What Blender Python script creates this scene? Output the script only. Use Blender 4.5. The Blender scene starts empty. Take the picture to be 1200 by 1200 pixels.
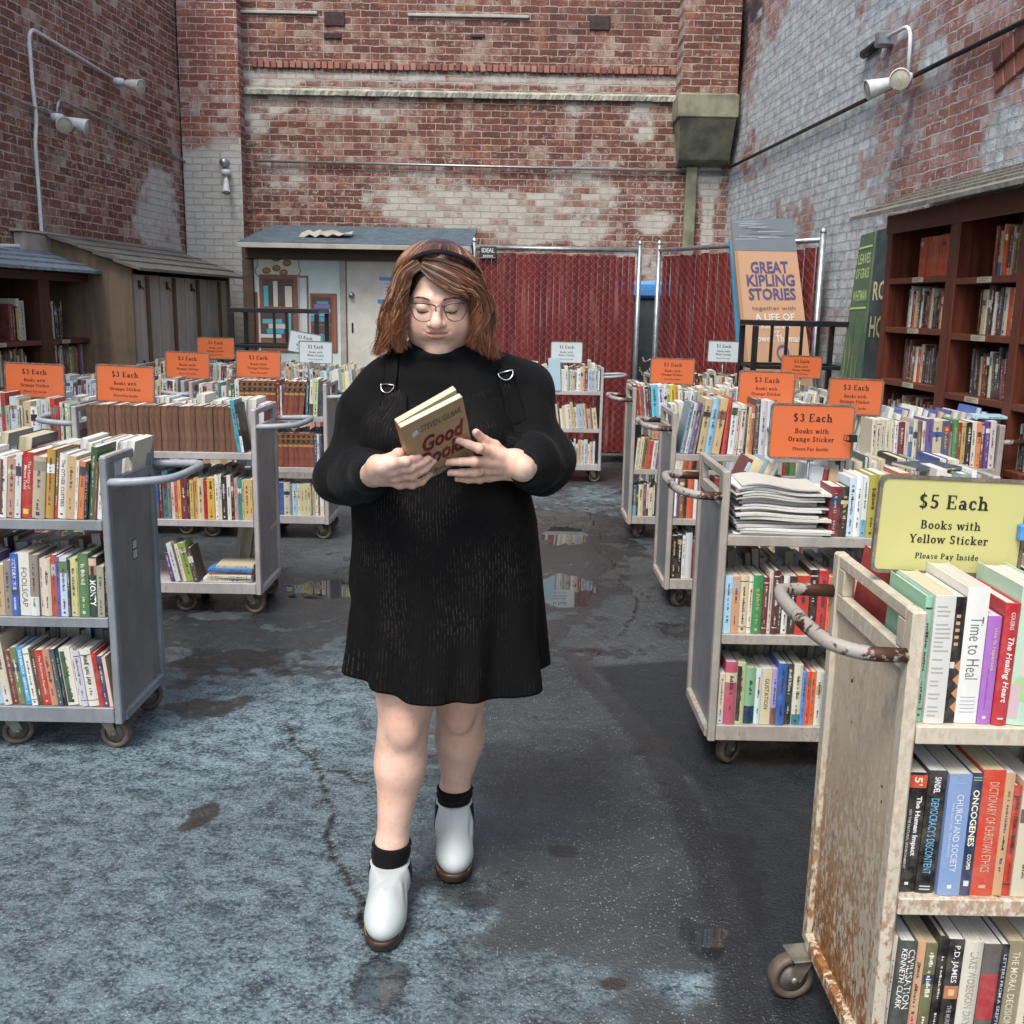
import bpy, math, random
import numpy as np
from mathutils import Vector, Matrix
R = math.radians
S = bpy.context.scene
COL = S.collection

# ------------------------------------------------------------------ camera, sky, sun, exposure
CAM_F, CAM_PITCH, CAM_H, CAM_ROLL = 1180.0, R(11.42), 1.586, R(1.06)
cam_data = bpy.data.cameras.new('camera'); cam = bpy.data.objects.new('camera', cam_data); COL.objects.link(cam)
cam_data.sensor_fit = 'HORIZONTAL'; cam_data.sensor_width = 36.0; cam_data.lens = 36.0*CAM_F/1200.0
cam_data.clip_start = 0.05; cam_data.clip_end = 500
_f = Vector((0, math.cos(CAM_PITCH), -math.sin(CAM_PITCH))); _u0 = Vector((0, math.sin(CAM_PITCH), math.cos(CAM_PITCH))); _r0 = Vector((1, 0, 0))
_cr, _sr = math.cos(CAM_ROLL), math.sin(CAM_ROLL)
_r = _cr*_r0+_sr*_u0; _u = -_sr*_r0+_cr*_u0
cam.matrix_world = Matrix(((_r.x, _u.x, -_f.x, 0), (_r.y, _u.y, -_f.y, 0), (_r.z, _u.z, -_f.z, CAM_H), (0, 0, 0, 1)))
S.camera = cam

W = bpy.data.worlds.new("World"); S.world = W; W.use_nodes = True
_n = W.node_tree.nodes; _l = W.node_tree.links
_sky = _n.new('ShaderNodeTexSky'); _sky.sky_type = 'NISHITA'; _sky.sun_disc = False
SUN_EL, SUN_AZ = R(58), R(207)
_sky.sun_elevation = SUN_EL; _sky.sun_rotation = SUN_AZ; _sky.air_density = 1.0; _sky.dust_density = 3.0
_hs = _n.new('ShaderNodeHueSaturation'); _hs.inputs['Saturation'].default_value = 0.85
_l.new(_sky.outputs[0], _hs.inputs['Color']); _l.new(_hs.outputs[0], _n['Background'].inputs['Color'])
_n['Background'].inputs['Strength'].default_value = 0.15
sd = bpy.data.lights.new('sun', 'SUN'); sd.energy = 1.5; sd.angle = R(20); sd.color = (1.0, 0.96, 0.9)
sun = bpy.data.objects.new('sun', sd); COL.objects.link(sun); sun.location = (0, -4, 9)
# sky sun_rotation: direction of the sun in the xy plane (0 = +y, turning clockwise)
_sdir = Vector((math.sin(SUN_AZ)*math.cos(SUN_EL), math.cos(SUN_AZ)*math.cos(SUN_EL), math.sin(SUN_EL)))
sun.rotation_euler = (-_sdir).to_track_quat('-Z', 'Y').to_euler()
S.view_settings.view_transform = 'Standard'; S.view_settings.look = 'None'
S.view_settings.exposure = 0.86; S.view_settings.gamma = 1.0
S.render.engine = 'CYCLES'
S.cycles.max_bounces = 6; S.cycles.diffuse_bounces = 2; S.cycles.glossy_bounces = 3; S.cycles.transparent_max_bounces = 8
S.cycles.use_denoising = True

# ------------------------------------------------------------------ survey helpers: photo pixel (1200 px) -> point in the place
def ray(px, py):
    a = px-600; b = 600-py
    u = (_cr*a-_sr*b)/CAM_F; v = (_sr*a+_cr*b)/CAM_F
    c, s = math.cos(CAM_PITCH), math.sin(CAM_PITCH)
    return np.array([u, c+v*s, -s+v*c])
ORG = np.array([0, 0, CAM_H])
def P(px, py, Y):
    r = ray(px, py); return ORG+r*(Y/r[1])
def PZ(px, py, z):
    r = ray(px, py); return ORG+r*((z-CAM_H)/r[2])
def proj(p):
    c, s = math.cos(CAM_PITCH), math.sin(CAM_PITCH); x, y, z = p; dz = z-CAM_H
    d = y*c-dz*s
    if d < 0.05: return (-9999, -9999, d)
    u = CAM_F*x/d; v = CAM_F*(y*s+dz*c)/d
    return (600+_cr*u+_sr*v, 600-(-_sr*u+_cr*v), d)

# ------------------------------------------------------------------ object helpers
def link(o, parent=None):
    COL.objects.link(o)
    if parent is not None: o.parent = parent
    return o
def tag(o, label=None, cat=None, group=None, kind=None):
    if label: o['label'] = label
    if cat: o['category'] = cat
    if group: o['group'] = group
    if kind: o['kind'] = kind
    return o
def thing(name, label, cat, loc=(0, 0, 0), rz=0.0, group=None):
    o = bpy.data.objects.new(name, None); o.empty_display_size = 0.1; COL.objects.link(o)
    o.location = loc; o.rotation_euler = (0, 0, rz)
    return tag(o, label, cat, group)

class MB:
    """collects polygons (with a material slot each, optional colour per face) and links them as one mesh"""
    def __init__(s): s.v = []; s.f = []; s.m = []; s.c = []; s.smooth = []
    def add(s, verts, faces, m=0, col=None, smooth=False):
        b = len(s.v); s.v += [tuple(map(float, q)) for q in verts]
        for f in faces:
            s.f.append([b+i for i in f]); s.m.append(m); s.c.append(col); s.smooth.append(smooth)
        return s
    def box(s, lo, hi, m=0, col=None, M=None):
        x0, y0, z0 = lo; x1, y1, z1 = hi
        v = [(x0,y0,z0),(x1,y0,z0),(x1,y1,z0),(x0,y1,z0),(x0,y0,z1),(x1,y0,z1),(x1,y1,z1),(x0,y1,z1)]
        if M is not None: v = [M@Vector(q) for q in v]
        return s.add(v, [(0,3,2,1),(4,5,6,7),(0,1,5,4),(1,2,6,5),(2,3,7,6),(3,0,4,7)], m, col)
    def bbox(s, lo, hi, b=0.004, m=0, col=None, M=None):
        """box with chamfered edges"""
        (x0,y0,z0),(x1,y1,z1) = lo, hi
        b = min(b, (x1-x0)*.45, (y1-y0)*.45, (z1-z0)*.45)
        v = []; X = (x0, x1); Y = (y0, y1); Z = (z0, z1)
        idx = {}
        for i in (0,1):
            for j in (0,1):
                for k in (0,1):
                    sx, sy, sz = (1-2*i), (1-2*j), (1-2*k)
                    for ax in range(3):
                        q = [X[i]+sx*b, Y[j]+sy*b, Z[k]+sz*b]
                        q[ax] = (X[i], Y[j], Z[k])[ax]
                        idx[(i,j,k,ax)] = len(v); v.append(q)
        F = []
        def q4(a, flip): F.append(a[::-1] if flip else a)
        for i in (0,1):
            q4([idx[(i,0,0,0)], idx[(i,1,0,0)], idx[(i,1,1,0)], idx[(i,0,1,0)]], i == 0)
            q4([idx[(0,i,0,1)], idx[(0,i,1,1)], idx[(1,i,1,1)], idx[(1,i,0,1)]], i == 0)
            q4([idx[(0,0,i,2)], idx[(1,0,i,2)], idx[(1,1,i,2)], idx[(0,1,i,2)]], i == 0)
        for i in (0,1):
            for j in (0,1):
                p = (i+j) % 2
                q4([idx[(i,j,0,0)], idx[(i,j,1,0)], idx[(i,j,1,1)], idx[(i,j,0,1)]], p == 1)
                q4([idx[(i,0,j,0)], idx[(i,0,j,2)], idx[(i,1,j,2)], idx[(i,1,j,0)]], p == 1)
                q4([idx[(0,i,j,1)], idx[(1,i,j,1)], idx[(1,i,j,2)], idx[(0,i,j,2)]], p == 1)
                for k in (0,1):
                    q4([idx[(i,j,k,0)], idx[(i,j,k,1)], idx[(i,j,k,2)]], (i+j+k) % 2 == 1)
        if M is not None: v = [M@Vector(q) for q in v]
        return s.add(v, F, m, col)
    def tube(s, pts, r, n=8, m=0, col=None, closed=False, caps=True):
        pts = [np.array(p, float) for p in pts]; N = len(pts)
        rr = r if hasattr(r, '__len__') else [r]*N
        V = []; up = None
        for i in range(N):
            if closed: t = pts[(i+1) % N]-pts[i-1]
            else: t = pts[min(i+1, N-1)]-pts[max(i-1, 0)]
            t = t/(np.linalg.norm(t)+1e-12)
            if up is None:
                a = np.array([0,0,1.]) if abs(t[2]) < .9 else np.array([1.,0,0])
                up = a-t*np.dot(a, t)
            up = up-t*np.dot(up, t); up /= (np.linalg.norm(up)+1e-12); sd_ = np.cross(t, up)
            for k in range(n):
                an = 2*math.pi*k/n
                V.append(pts[i]+rr[i]*(math.cos(an)*up+math.sin(an)*sd_))
        F = []
        for i in range(N if closed else N-1):
            j = (i+1) % N
            for k in range(n):
                l = (k+1) % n
                F.append((i*n+k, i*n+l, j*n+l, j*n+k))
        s.add(V, F, m, col, True)
        if caps and not closed:
            b = len(s.v)-len(V)
            s.f.append([b+k for k in range(n)][::-1]); s.m.append(m); s.c.append(col); s.smooth.append(False)
            s.f.append([b+(N-1)*n+k for k in range(n)]); s.m.append(m); s.c.append(col); s.smooth.append(False)
        return s
    def lathe(s, prof, c, axis=(0,0,1), n=20, m=0, col=None, smooth=True):
        """prof: list of (radius, height along axis)"""
        ax = Vector(axis).normalized(); q = ax.to_track_quat('Z', 'Y').to_matrix(); c = Vector(c)
        V = []
        for r_, h_ in prof:
            for k in range(n):
                an = 2*math.pi*k/n
                V.append(c+q@Vector((r_*math.cos(an), r_*math.sin(an), h_)))
        F = []
        for i in range(len(prof)-1):
            for k in range(n):
                l = (k+1) % n
                F.append((i*n+k, i*n+l, (i+1)*n+l, (i+1)*n+k))
        return s.add(V, F, m, col, smooth)
    def quad(s, a, b, c, d, m=0, col=None): return s.add([a,b,c,d], [(0,1,2,3)], m, col)
    def build(s, name, mats, parent=None, loc=None, rz=None):
        me = bpy.data.meshes.new(name)
        me.from_pydata(s.v, [], s.f)
        for mt in (mats if isinstance(mats, (list, tuple)) else [mats]): me.materials.append(mt)
        me.polygons.foreach_set('material_index', s.m)
        me.polygons.foreach_set('use_smooth', s.smooth)
        if any(c is not None for c in s.c):
            at = me.attributes.new('Col', 'FLOAT_COLOR', 'CORNER')
            buf = []
            for f, c in zip(s.f, s.c):
                c = c or (0.5, 0.5, 0.5)
                buf += [c[0], c[1], c[2], 1.0]*len(f)
            at.data.foreach_set('color', buf)
        me.update()
        o = bpy.data.objects.new(name, me)
        if loc is not None: o.location = loc
        if rz is not None: o.rotation_euler = (0, 0, rz)
        return link(o, parent)

def lin(h):
    h = h.lstrip('#'); c = [int(h[i:i+2], 16)/255 for i in (0, 2, 4)]
    return tuple(x/12.92 if x <= .04045 else ((x+.055)/1.055)**2.4 for x in c)

# ------------------------------------------------------------------ material helpers
class NT:
    def __init__(s, name):
        s.mat = bpy.data.materials.new(name); s.mat.use_nodes = True
        s.t = s.mat.node_tree; s.n = s.t.nodes; s.b = s.n['Principled BSDF']; s.out = s.n['Material Output']
    def L(s, a, b): s.t.links.new(a, b)
    def _set(s, sock, v):
        if hasattr(v, 'node'): s.L(v, sock)
        elif v is not None:
            if isinstance(v, (tuple, list)) and len(v) == 3 and sock.type == 'RGBA': v = (*v, 1)
            sock.default_value = v
    def N(s, typ, props=None, **inp):
        nd = s.n.new('ShaderNode'+typ)
        for k, v in (props or {}).items(): setattr(nd, k, v)
        for k, v in inp.items(): s._set(nd.inputs[k.replace('_', ' ')] if not k.startswith('i') or not k[1:].isdigit() else nd.inputs[int(k[1:])], v)
        return nd
    def co(s, which='Object'): return s.N('TexCoord').outputs[which]
    def attr(s, name, out='Fac'): return s.N('Attribute', {'attribute_name': name}).outputs[out]
    def map(s, vec, scale=(1,1,1), loc=(0,0,0), rot=(0,0,0)):
        return s.N('Mapping', None, Vector=vec, Scale=scale, Location=loc, Rotation=rot).outputs[0]
    def noise(s, vec, scale, detail=4, rough=.55, dist=0.0, out=0):
        return s.N('TexNoise', None, Vector=vec, Scale=scale, Detail=detail, Roughness=rough, Distortion=dist).outputs[out]
    def voro(s, vec, scale, feature='F1', out='Distance', rnd=1.0):
        return s.N('TexVoronoi', {'feature': feature}, Vector=vec, Scale=scale, Randomness=rnd).outputs[out]
    def m(s, op, a, b=0.0, c=None, clamp=False):
        nd = s.N('Math', {'operation': op, 'use_clamp': clamp}); s._set(nd.inputs[0], a); s._set(nd.inputs[1], b)
        if c is not None: s._set(nd.inputs[2], c)
        return nd.outputs[0]
    def mr(s, v, a, b, c=0.0, d=1.0, smooth=True):
        return s.N('MapRange', {'interpolation_type': 'SMOOTHSTEP' if smooth else 'LINEAR'}, i0=v, i1=a, i2=b, i3=c, i4=d).outputs[0]
    def mix(s, f, a, b, blend='MIX'):
        nd = s.n.new('ShaderNodeMix'); nd.data_type = 'RGBA'; nd.blend_type = blend
        s._set(nd.inputs[0], f); s._set(nd.inputs[6], a); s._set(nd.inputs[7], b)
        return nd.outputs[2]
    def bump(s, h, strength=.5, dist=.01, normal=None):
        nd = s.N('Bump', None, Height=h, Strength=strength, Distance=dist)
        if normal is not None: s.L(normal, nd.inputs['Normal'])
        return nd.outputs[0]
    def done(s, color=None, rough=None, metal=None, normal=None, **kw):
        for k, v in (('Base Color', color), ('Roughness', rough), ('Metallic', metal), ('Normal', normal)):
            if v is not None: s._set(s.b.inputs[k], v)
        for k, v in kw.items(): s._set(s.b.inputs[k.replace('_', ' ')], v)
        return s.mat

def simple(name, hexc, rough=.5, var=.25, scale=12, metal=0.0, bump=.15, bscale=120, **kw):
    """paint, cloth, plastic ...: base colour with uneven tone, uneven gloss and a fine grain"""
    g = NT(name); c = lin(hexc) if isinstance(hexc, str) else hexc
    co = g.co(); nz = g.noise(co, scale, 5)
    col = g.mix(g.mr(nz, .3, .7), tuple(x*(1-var) for x in c), tuple(min(1, x*(1+var)) for x in c))
    r = g.mr(g.noise(co, scale*2.3, 4), .3, .7, max(0, rough-.1), min(1, rough+.1))
    nr = g.bump(g.noise(co, bscale, 3), bump, .002)
    return g.done(col, r, metal, nr, **kw)
# ------------------------------------------------------------------ materials
def rusty_paint(name, hexc, rust=.45, grime=.4, chip='4a2a18'):
    g = NT(name); co = g.co()
    n1 = g.noise(co, 5, 8, .65); n2 = g.noise(g.map(co, (1, 1, .5)), 75, 7, .68); n3 = g.noise(g.map(co, (9, 9, 1.6)), 3, 5, .6)
    base = lin(hexc)
    col = g.mix(g.mr(n1, .3, .7), tuple(x*.78 for x in base), tuple(min(1, x*1.12) for x in base))
    col = g.mix(g.m('MULTIPLY', g.mr(n3, .45, .75), grime), col, tuple(x*.45 for x in base))
    zz = g.N('SeparateXYZ', None, Vector=co).outputs[2]
    low = g.mr(zz, .15, .8, 1.0, .25)
    rm = g.m('MULTIPLY', g.mr(g.m('ADD', g.m('MULTIPLY', n2, .55), g.m('MULTIPLY', n1, .45)), .62-.22*rust, .70-.22*rust), g.m('MULTIPLY', low, min(1, rust*2.0)), clamp=True)
    rc = g.mix(g.mr(g.noise(co, 70, 4), .35, .65), lin('a06f3c'), lin('6b4226'))
    col = g.mix(rm, col, rc)
    chipm = g.mr(g.noise(g.map(co, (1, 1, 1), (3, 1, 2)), 26, 6, .7), .70-.06*rust, .73-.06*rust)
    col = g.mix(chipm, col, lin(chip))
    rough = g.mix(rm, (.42,)*3, (.85,)*3)
    return g.done(col, rough, .0, g.bump(g.m('ADD', g.m('MULTIPLY', n2, .4), g.m('MULTIPLY', rm, -.5)), .25, .003))
M = {}
M['cart_grey'] = rusty_paint('dark_grey_cart_paint', '868b8f', .12, .35)
M['cart_light'] = rusty_paint('light_grey_cart_paint', 'b4b0ae', .3, .3)
M['cart_beige'] = rusty_paint('worn_beige_cart_paint', 'a9a49b', .35, .45)
M['cart_rusty'] = rusty_paint('rusted_white_cart_paint', 'cfc6b2', .66, .3)
M['panel_grey'] = rusty_paint('panel_dark_grey', '807e7d', .05, .3)
M['panel_light'] = rusty_paint('panel_lilac_grey', '9a9392', .2, .3)
M['panel_blue'] = rusty_paint('panel_blue_grey', '7f8388', .2, .3)
M['panel_rusty'] = rusty_paint('panel_rusted', 'cdc3ae', .86, .3)
def handle_mat():
    g = NT('worn_handle_metal'); co = g.co(); n = g.m('ADD', g.m('MULTIPLY', g.noise(co, 5, 3, .5), .7), g.m('MULTIPLY', g.noise(co, 60, 5, .7), .3))
    k = g.mr(n, .51, .535)
    return g.done(g.mix(k, lin('5a4034'), lin('9a948c')), g.mr(n, .4, .6, .35, .6), g.mix(k, (.6,)*3, (0.0,)*3), g.bump(n, .3, .002))
M['handle'] = handle_mat()
M['handle_grey'] = rusty_paint('handle_grey_paint', '9da3a8', .1, .3)
M['steel'] = simple('galvanised_steel', '9fa6aa', .38, .2, 20, .75)
M['caster'] = simple('caster_fork_steel', '8a847a', .5, .35, 18, .6)
M['tyre'] = simple('caster_tyre_brown', '5d5148', .65, .35, 14)
M['hub'] = simple('caster_hub', '77706a', .5, .3, 16, .3)
M['black_metal'] = simple('black_painted_iron', '17171a', .45, .3, 20)

def book_cover_mat():
    g = NT('book_cover'); a = g.attr('Col', 'Color'); co = g.co()
    n = g.noise(co, 30, 6, .7); n2 = g.noise(co, 160, 3, .6)
    col = g.mix(g.m('MULTIPLY', g.mr(n, .35, .7), .28), a, g.mix(.6, a, (.45, .40, .33)))
    col = g.mix(g.m('MULTIPLY', g.mr(n, .62, .75), .25), col, (.05, .045, .04))
    return g.done(col, g.mr(n, .3, .7, .28, .55), 0.0, g.bump(g.m('ADD', n2, n), .12, .001))
M['cover'] = book_cover_mat()
def page_mat():
    g = NT('book_pages'); co = g.co()
    a = g.attr('Col', 'Color')
    w = g.noise(g.map(co, (900, 6, 6)), 1.0, 2)
    n = g.noise(co, 25, 4)
    col = g.mix(g.mr(w, .35, .65), g.mix(.35, a, (.24, .21, .16)), a)
    col = g.mix(g.m('MULTIPLY', g.mr(n, .5, .75), .22), col, lin('b9a680'))
    return g.done(col, .85, 0.0, g.bump(w, .3, .001))
M['pages'] = page_mat()

def plain_attr(name, rough=.6, wear=.3):
    g = NT(name); a = g.attr('Col', 'Color'); co = g.co()
    n = g.noise(co, 9, 7, .65); n2 = g.noise(co, 60, 4)
    col = g.mix(g.m('MULTIPLY', g.mr(n, .35, .75), wear), a, g.mix(.5, a, (.3, .29, .27)))
    return g.done(col, rough, 0.0, g.bump(n2, .15, .002))
M['paint'] = plain_attr('painted_board')
M['sign'] = plain_attr('printed_sign', .32, .16)
def sign_cover():
    g = NT('clear_sign_sleeve')
    return g.done(lin('b8aca0'), .2, .2)
M['sleeve'] = simple('sign_frame', '8e8378', .3, .3, 30, .5)

def wood(name, c0, c1, rough=.6, axis=2, sc=1.0):
    g = NT(name); co = g.co()
    s = [26*sc]*3; s[axis] = 1.6*sc
    v = g.map(co, tuple(s))
    n = g.noise(v, 1.0, 6, .6, .6); n2 = g.noise(co, 3, 5, .6)
    col = g.mix(g.mr(n, .3, .7), lin(c0), lin(c1))
    col = g.mix(g.m('MULTIPLY', g.mr(n2, .45, .75), .45), col, tuple(x*.45 for x in lin(c0)))
    return g.done(col, g.mr(n, .3, .7, rough-.12, rough+.12), 0, g.bump(n, .35, .004))
M['red_wood'] = wood('red_brown_stained_wood', '52271b', '6e3624', .5)
M['red_wood_h'] = wood('red_brown_stained_wood_flat', '562d1f', '733f2a', .5, 1)
M['dark_wood'] = wood('dark_stained_wood', '3d2219', '5a3324', .55)
M['ply'] = wood('weathered_plywood', '6d5a48', '8d7760', .7, 2, .35)
M['grey_board'] = wood('grey_painted_boards', 'a0948b', 'b8ada3', .65, 2, .6)
M['batten'] = wood('brown_batten', '55402f', '6d5440', .65)
M['roof_board'] = wood('weathered_roof_board', '5f5c54', '87847a', .75, 1)
M['roof_grey'] = wood('blue_grey_roof_board', '6d7a83', '97a3a9', .6, 1)
M['felt'] = simple('roof_felt', '4b5c66', .7, .3, 9, 0, .5, 60)
M['fascia'] = wood('brown_fascia', '4a3a2d', '5e4a39', .6, 0)
M['shed_wall'] = simple('shed_pale_wall', 'cbdcd7', .6, .1, 4)
M['door'] = simple('shed_door_paint', 'cfcdc2', .5, .09, 5)
M['trim'] = simple('pale_trim', 'a8a498', .55, .15, 8)
M['concrete'] = simple('mossy_concrete', '7d7d68', .9, .35, 5, 0, .6, 50)
M['white_plastic'] = simple('white_lamp_housing', 'cfd3d2', .4, .1, 20)
M['lens'] = simple('lamp_lens', 'b7b2a0', .12, .1, 40)
M['tarp'] = simple('blue_tarp', '4a8fd0', .5, .15, 8)
M['bin'] = simple('grey_bin', '3d454a', .5, .2, 8)

def brick_mat(name, reds, mortar, paintc, paint_rough=.55, relief=.9):
    """brickwork in wall metres (x along the wall, z up); vertex masks: paint, soot, grime"""
    g = NT(name); co = g.co()
    wob = g.N('VectorMath', {'operation': 'SCALE'}, i0=g.N('VectorMath', {'operation': 'SUBTRACT'}, i0=g.noise(co, 9, 4, out=1), i1=(.5, .5, .5)).outputs[0], Scale=.030).outputs[0]
    v = g.N('VectorMath', {'operation': 'ADD'}, i0=co, i1=wob).outputs[0]
    sp = g.N('SeparateXYZ', None, Vector=v)
    xz = g.N('CombineXYZ', None, X=sp.outputs[0], Y=sp.outputs[2], Z=0.0).outputs[0]
    br = g.N('TexBrick', {'offset': .5, 'squash': 1.0}, Vector=xz, Color1=(0, 0, 0, 1), Color2=(1, 1, 1, 1), Mortar=(.5, .5, .5, 1),
             Scale=1.0, Mortar_Size=.0070, Mortar_Smooth=.35, Bias=0.0, Brick_Width=.212, Row_Height=.0745)
    fac = br.outputs['Fac']; rnd = br.outputs['Color']
    n_big = g.noise(co, .9, 6, .6); n_mid = g.noise(co, 6, 6, .65); n_fine = g.noise(co, 60, 5, .65); n_col = g.noise(g.map(co, (1, 1, 1), (7, 3, 5)), 9, 4, .6); n_str = g.noise(g.map(co, (2.2, 2.2, .7), (1, 4, 2)), 2.2, 6, .68)
    c = g.mix(rnd, lin(reds[0]), lin(reds[1]))
    c = g.mix(g.mr(n_col, .55, .75), c, lin(reds[2]))
    c = g.mix(g.mr(n_col, .42, .25), c, lin(reds[3]))
    c = g.mix(g.m('MULTIPLY', g.mr(g.noise(g.map(co, (1, 1, 1), (2, 9, 4)), 3.5, 5, .65), .56, .68), .65), c, lin('a8663f'))
    c = g.mix(g.m('MULTIPLY', g.mr(n_fine, .35, .75), .45), c, g.mix(.6, c, (.30, .22, .18)))
    mo = g.mix(g.mr(n_mid, .35, .65), lin(mortar[0]), lin(mortar[1]))
    c = g.mix(fac, c, mo)
    # lime bloom smeared over the faces, in patches
    bloom = g.m('MULTIPLY', g.mr(g.m('ADD', g.m('MULTIPLY', n_mid, .55), g.m('ADD', g.m('MULTIPLY', n_fine, .3), g.m('MULTIPLY', rnd, .22))), .50, .66), g.mr(n_str, .38, .62))
    c = g.mix(g.m('MULTIPLY', bloom, .66), c, lin(mortar[1]))
    c = g.mix(g.m('MULTIPLY', g.mr(n_str, .46, .28), .5), c, g.mix(.55, c, (.03, .02, .02)))
    fl = g.noise(g.map(co, (1, 1, 1.5), (5, 1, 8)), 15, 8, .75)
    c = g.mix(g.m('MULTIPLY', g.mr(g.m('ADD', g.m('MULTIPLY', fl, .8), g.m('MULTIPLY', n_big, .2)), .545, .60), .75), c, lin(mortar[1]))
    c = g.mix(g.m('MULTIPLY', g.mr(fl, .40, .33), .7), c, lin('241a18'))
    soot = g.attr('soot')
    c = g.mix(g.m('MULTIPLY', g.mr(g.m('ADD', soot, g.m('MULTIPLY', n_mid, .6)), .62, .95), .9), c, lin('2c2826'))
    # flaking paint: mask + breakup
    pt = g.attr('paint')
    brk = g.m('ADD', g.m('MULTIPLY', n_mid, .62), g.m('ADD', g.m('MULTIPLY', n_fine, .52), g.m('ADD', g.m('MULTIPLY', rnd, .26), g.m('MULTIPLY', fac, -.10))))
    pm = g.mr(g.m('SUBTRACT', g.m('MULTIPLY', pt, 1.25), brk), -.15, .09)
    pm = g.m('MULTIPLY', pm, g.mr(pt, .0, .10))
    pcol = g.mix(g.mr(g.m('ADD', g.m('MULTIPLY', n_col, .5), g.m('MULTIPLY', n_fine, .5)), .36, .62), lin(paintc[0]), lin(paintc[1]))
    pcol = g.mix(g.m('MULTIPLY', fac, .22), pcol, tuple(x*.5 for x in lin(paintc[0])))
    c = g.mix(pm, c, pcol)
    hgt = g.m('ADD', g.m('MULTIPLY', fac, -1.0), g.m('ADD', g.m('MULTIPLY', n_fine, .35), g.m('ADD', g.m('MULTIPLY', n_mid, .5), g.m('MULTIPLY', rnd, .25))))
    nr = g.bump(hgt, relief, .014)
    rough = g.mix(pm, (.9,)*3, (paint_rough,)*3)
    return g.done(c, rough, 0, nr)
REDS = ('562923', '7b4236', '8e5d4a', '2f1a19')
M['brick_back'] = brick_mat('old_red_brick', REDS, ('8c8073', 'b5aa9b'), ('aba69b', 'c0bbb0'))
M['brick_left'] = brick_mat('old_red_brick_side', ('68372c', '8c4f3e', 'a66b54', '432720'), ('95887a', 'c2b6a8'), ('b3afa8', 'cac8c2'))
M['brick_right'] = brick_mat('grey_painted_brick', ('7c4a42', '9c6658', 'b08474', '5d3835'), ('8d9194', 'c0c2c0'), ('87949a', 'd2d9d9'), .5, 1.3)
M['brick_pier'] = brick_mat('pier_brick', ('7a3d33', '9a5848', 'a86a55', '5d3a36'), ('9a9188', 'c3bdb4'), ('b5b3aa', 'c6c4bb'))

def ground_mat():
    g = NT('wet_asphalt'); co = g.co()
    n1 = g.noise(co, 1.3, 6, .6); n2 = g.noise(g.map(co, (1, 1.35, 1), rot=(0, 0, .5)), 11, 8, .72, .25); n3 = g.noise(co, 75, 5, .7)
    agg = g.voro(co, 130, 'F1', 'Color'); aggd = g.voro(co, 130, 'F1', 'Distance')
    aggv = g.N('SeparateColor', None, Color=agg).outputs[0]
    patch, pale, wet, crack, stain = (g.attr(k) for k in ('patch', 'pale', 'wet', 'crack', 'stain'))
    base = g.mix(g.mr(n1, .3, .7), lin('2a2e30'), lin('464c4e'))
    mott = g.mr(g.m('ADD', g.m('MULTIPLY', n2, .50), g.m('MULTIPLY', n3, .55)), .42, .62)
    palec = g.mix(mott, lin('26343c'), lin('7d939b'))  # worn pale asphalt, with the wet sky reflection painted into its teal
    c = g.mix(pale, base, palec)
    stone = g.mr(g.m('ADD', aggv, g.m('MULTIPLY', g.m('SUBTRACT', n2, .5), .8)), .66, 1.0)
    c = g.mix(g.m('MULTIPLY', stone, g.mr(aggd, .38, .2, 0, .6)), c, lin('bdbab4'))
    pc = g.mix(g.mr(n3, .35, .65), lin('11161a'), lin('20262b'))
    c = g.mix(g.m('MULTIPLY', patch, .92), c, pc)
    st = g.mr(g.m('SUBTRACT', stain, g.m('ADD', g.m('MULTIPLY', n2, .75), g.m('MULTIPLY', n3, .35))), -.12, .22)
    st = g.m('MULTIPLY', st, .85)
    c = g.mix(st, c, lin('2e2823'))
    wt = g.mr(g.m('SUBTRACT', g.m('MULTIPLY', wet, 1.35), g.m('ADD', g.m('MULTIPLY', n2, .7), g.m('MULTIPLY', n3, .2))), .02, .46)
    c = g.mix(wt, c, g.mix(.62, c, (.012, .012, .013)))
    c = g.mix(crack, c, lin('1d1a18'))
    pud = g.mr(g.m('ADD', wet, g.m('MULTIPLY', g.m('SUBTRACT', n2, .5), .5)), .80, .90)
    r = g.mix(wt, g.mix(g.mr(n2, .3, .7), (.30,)*3, (.62,)*3), (.17,)*3)
    r = g.mix(pud, r, (.015,)*3)
    h = g.m('ADD', g.m('MULTIPLY', n3, .6), g.m('ADD', g.m('MULTIPLY', g.m('SUBTRACT', .5, aggd), .5), g.m('MULTIPLY', n2, 1.4)))
    h = g.m('SUBTRACT', h, g.m('MULTIPLY', crack, 2.5))
    bs = g.m('MULTIPLY', g.m('SUBTRACT', 1.0, pud), .75)
    nd = g.N('Bump', None, Height=h, Strength=bs, Distance=.007)
    return g.done(c, r, 0, nd.outputs[0], Specular_IOR_Level=.6)
M['ground'] = ground_mat()
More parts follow.
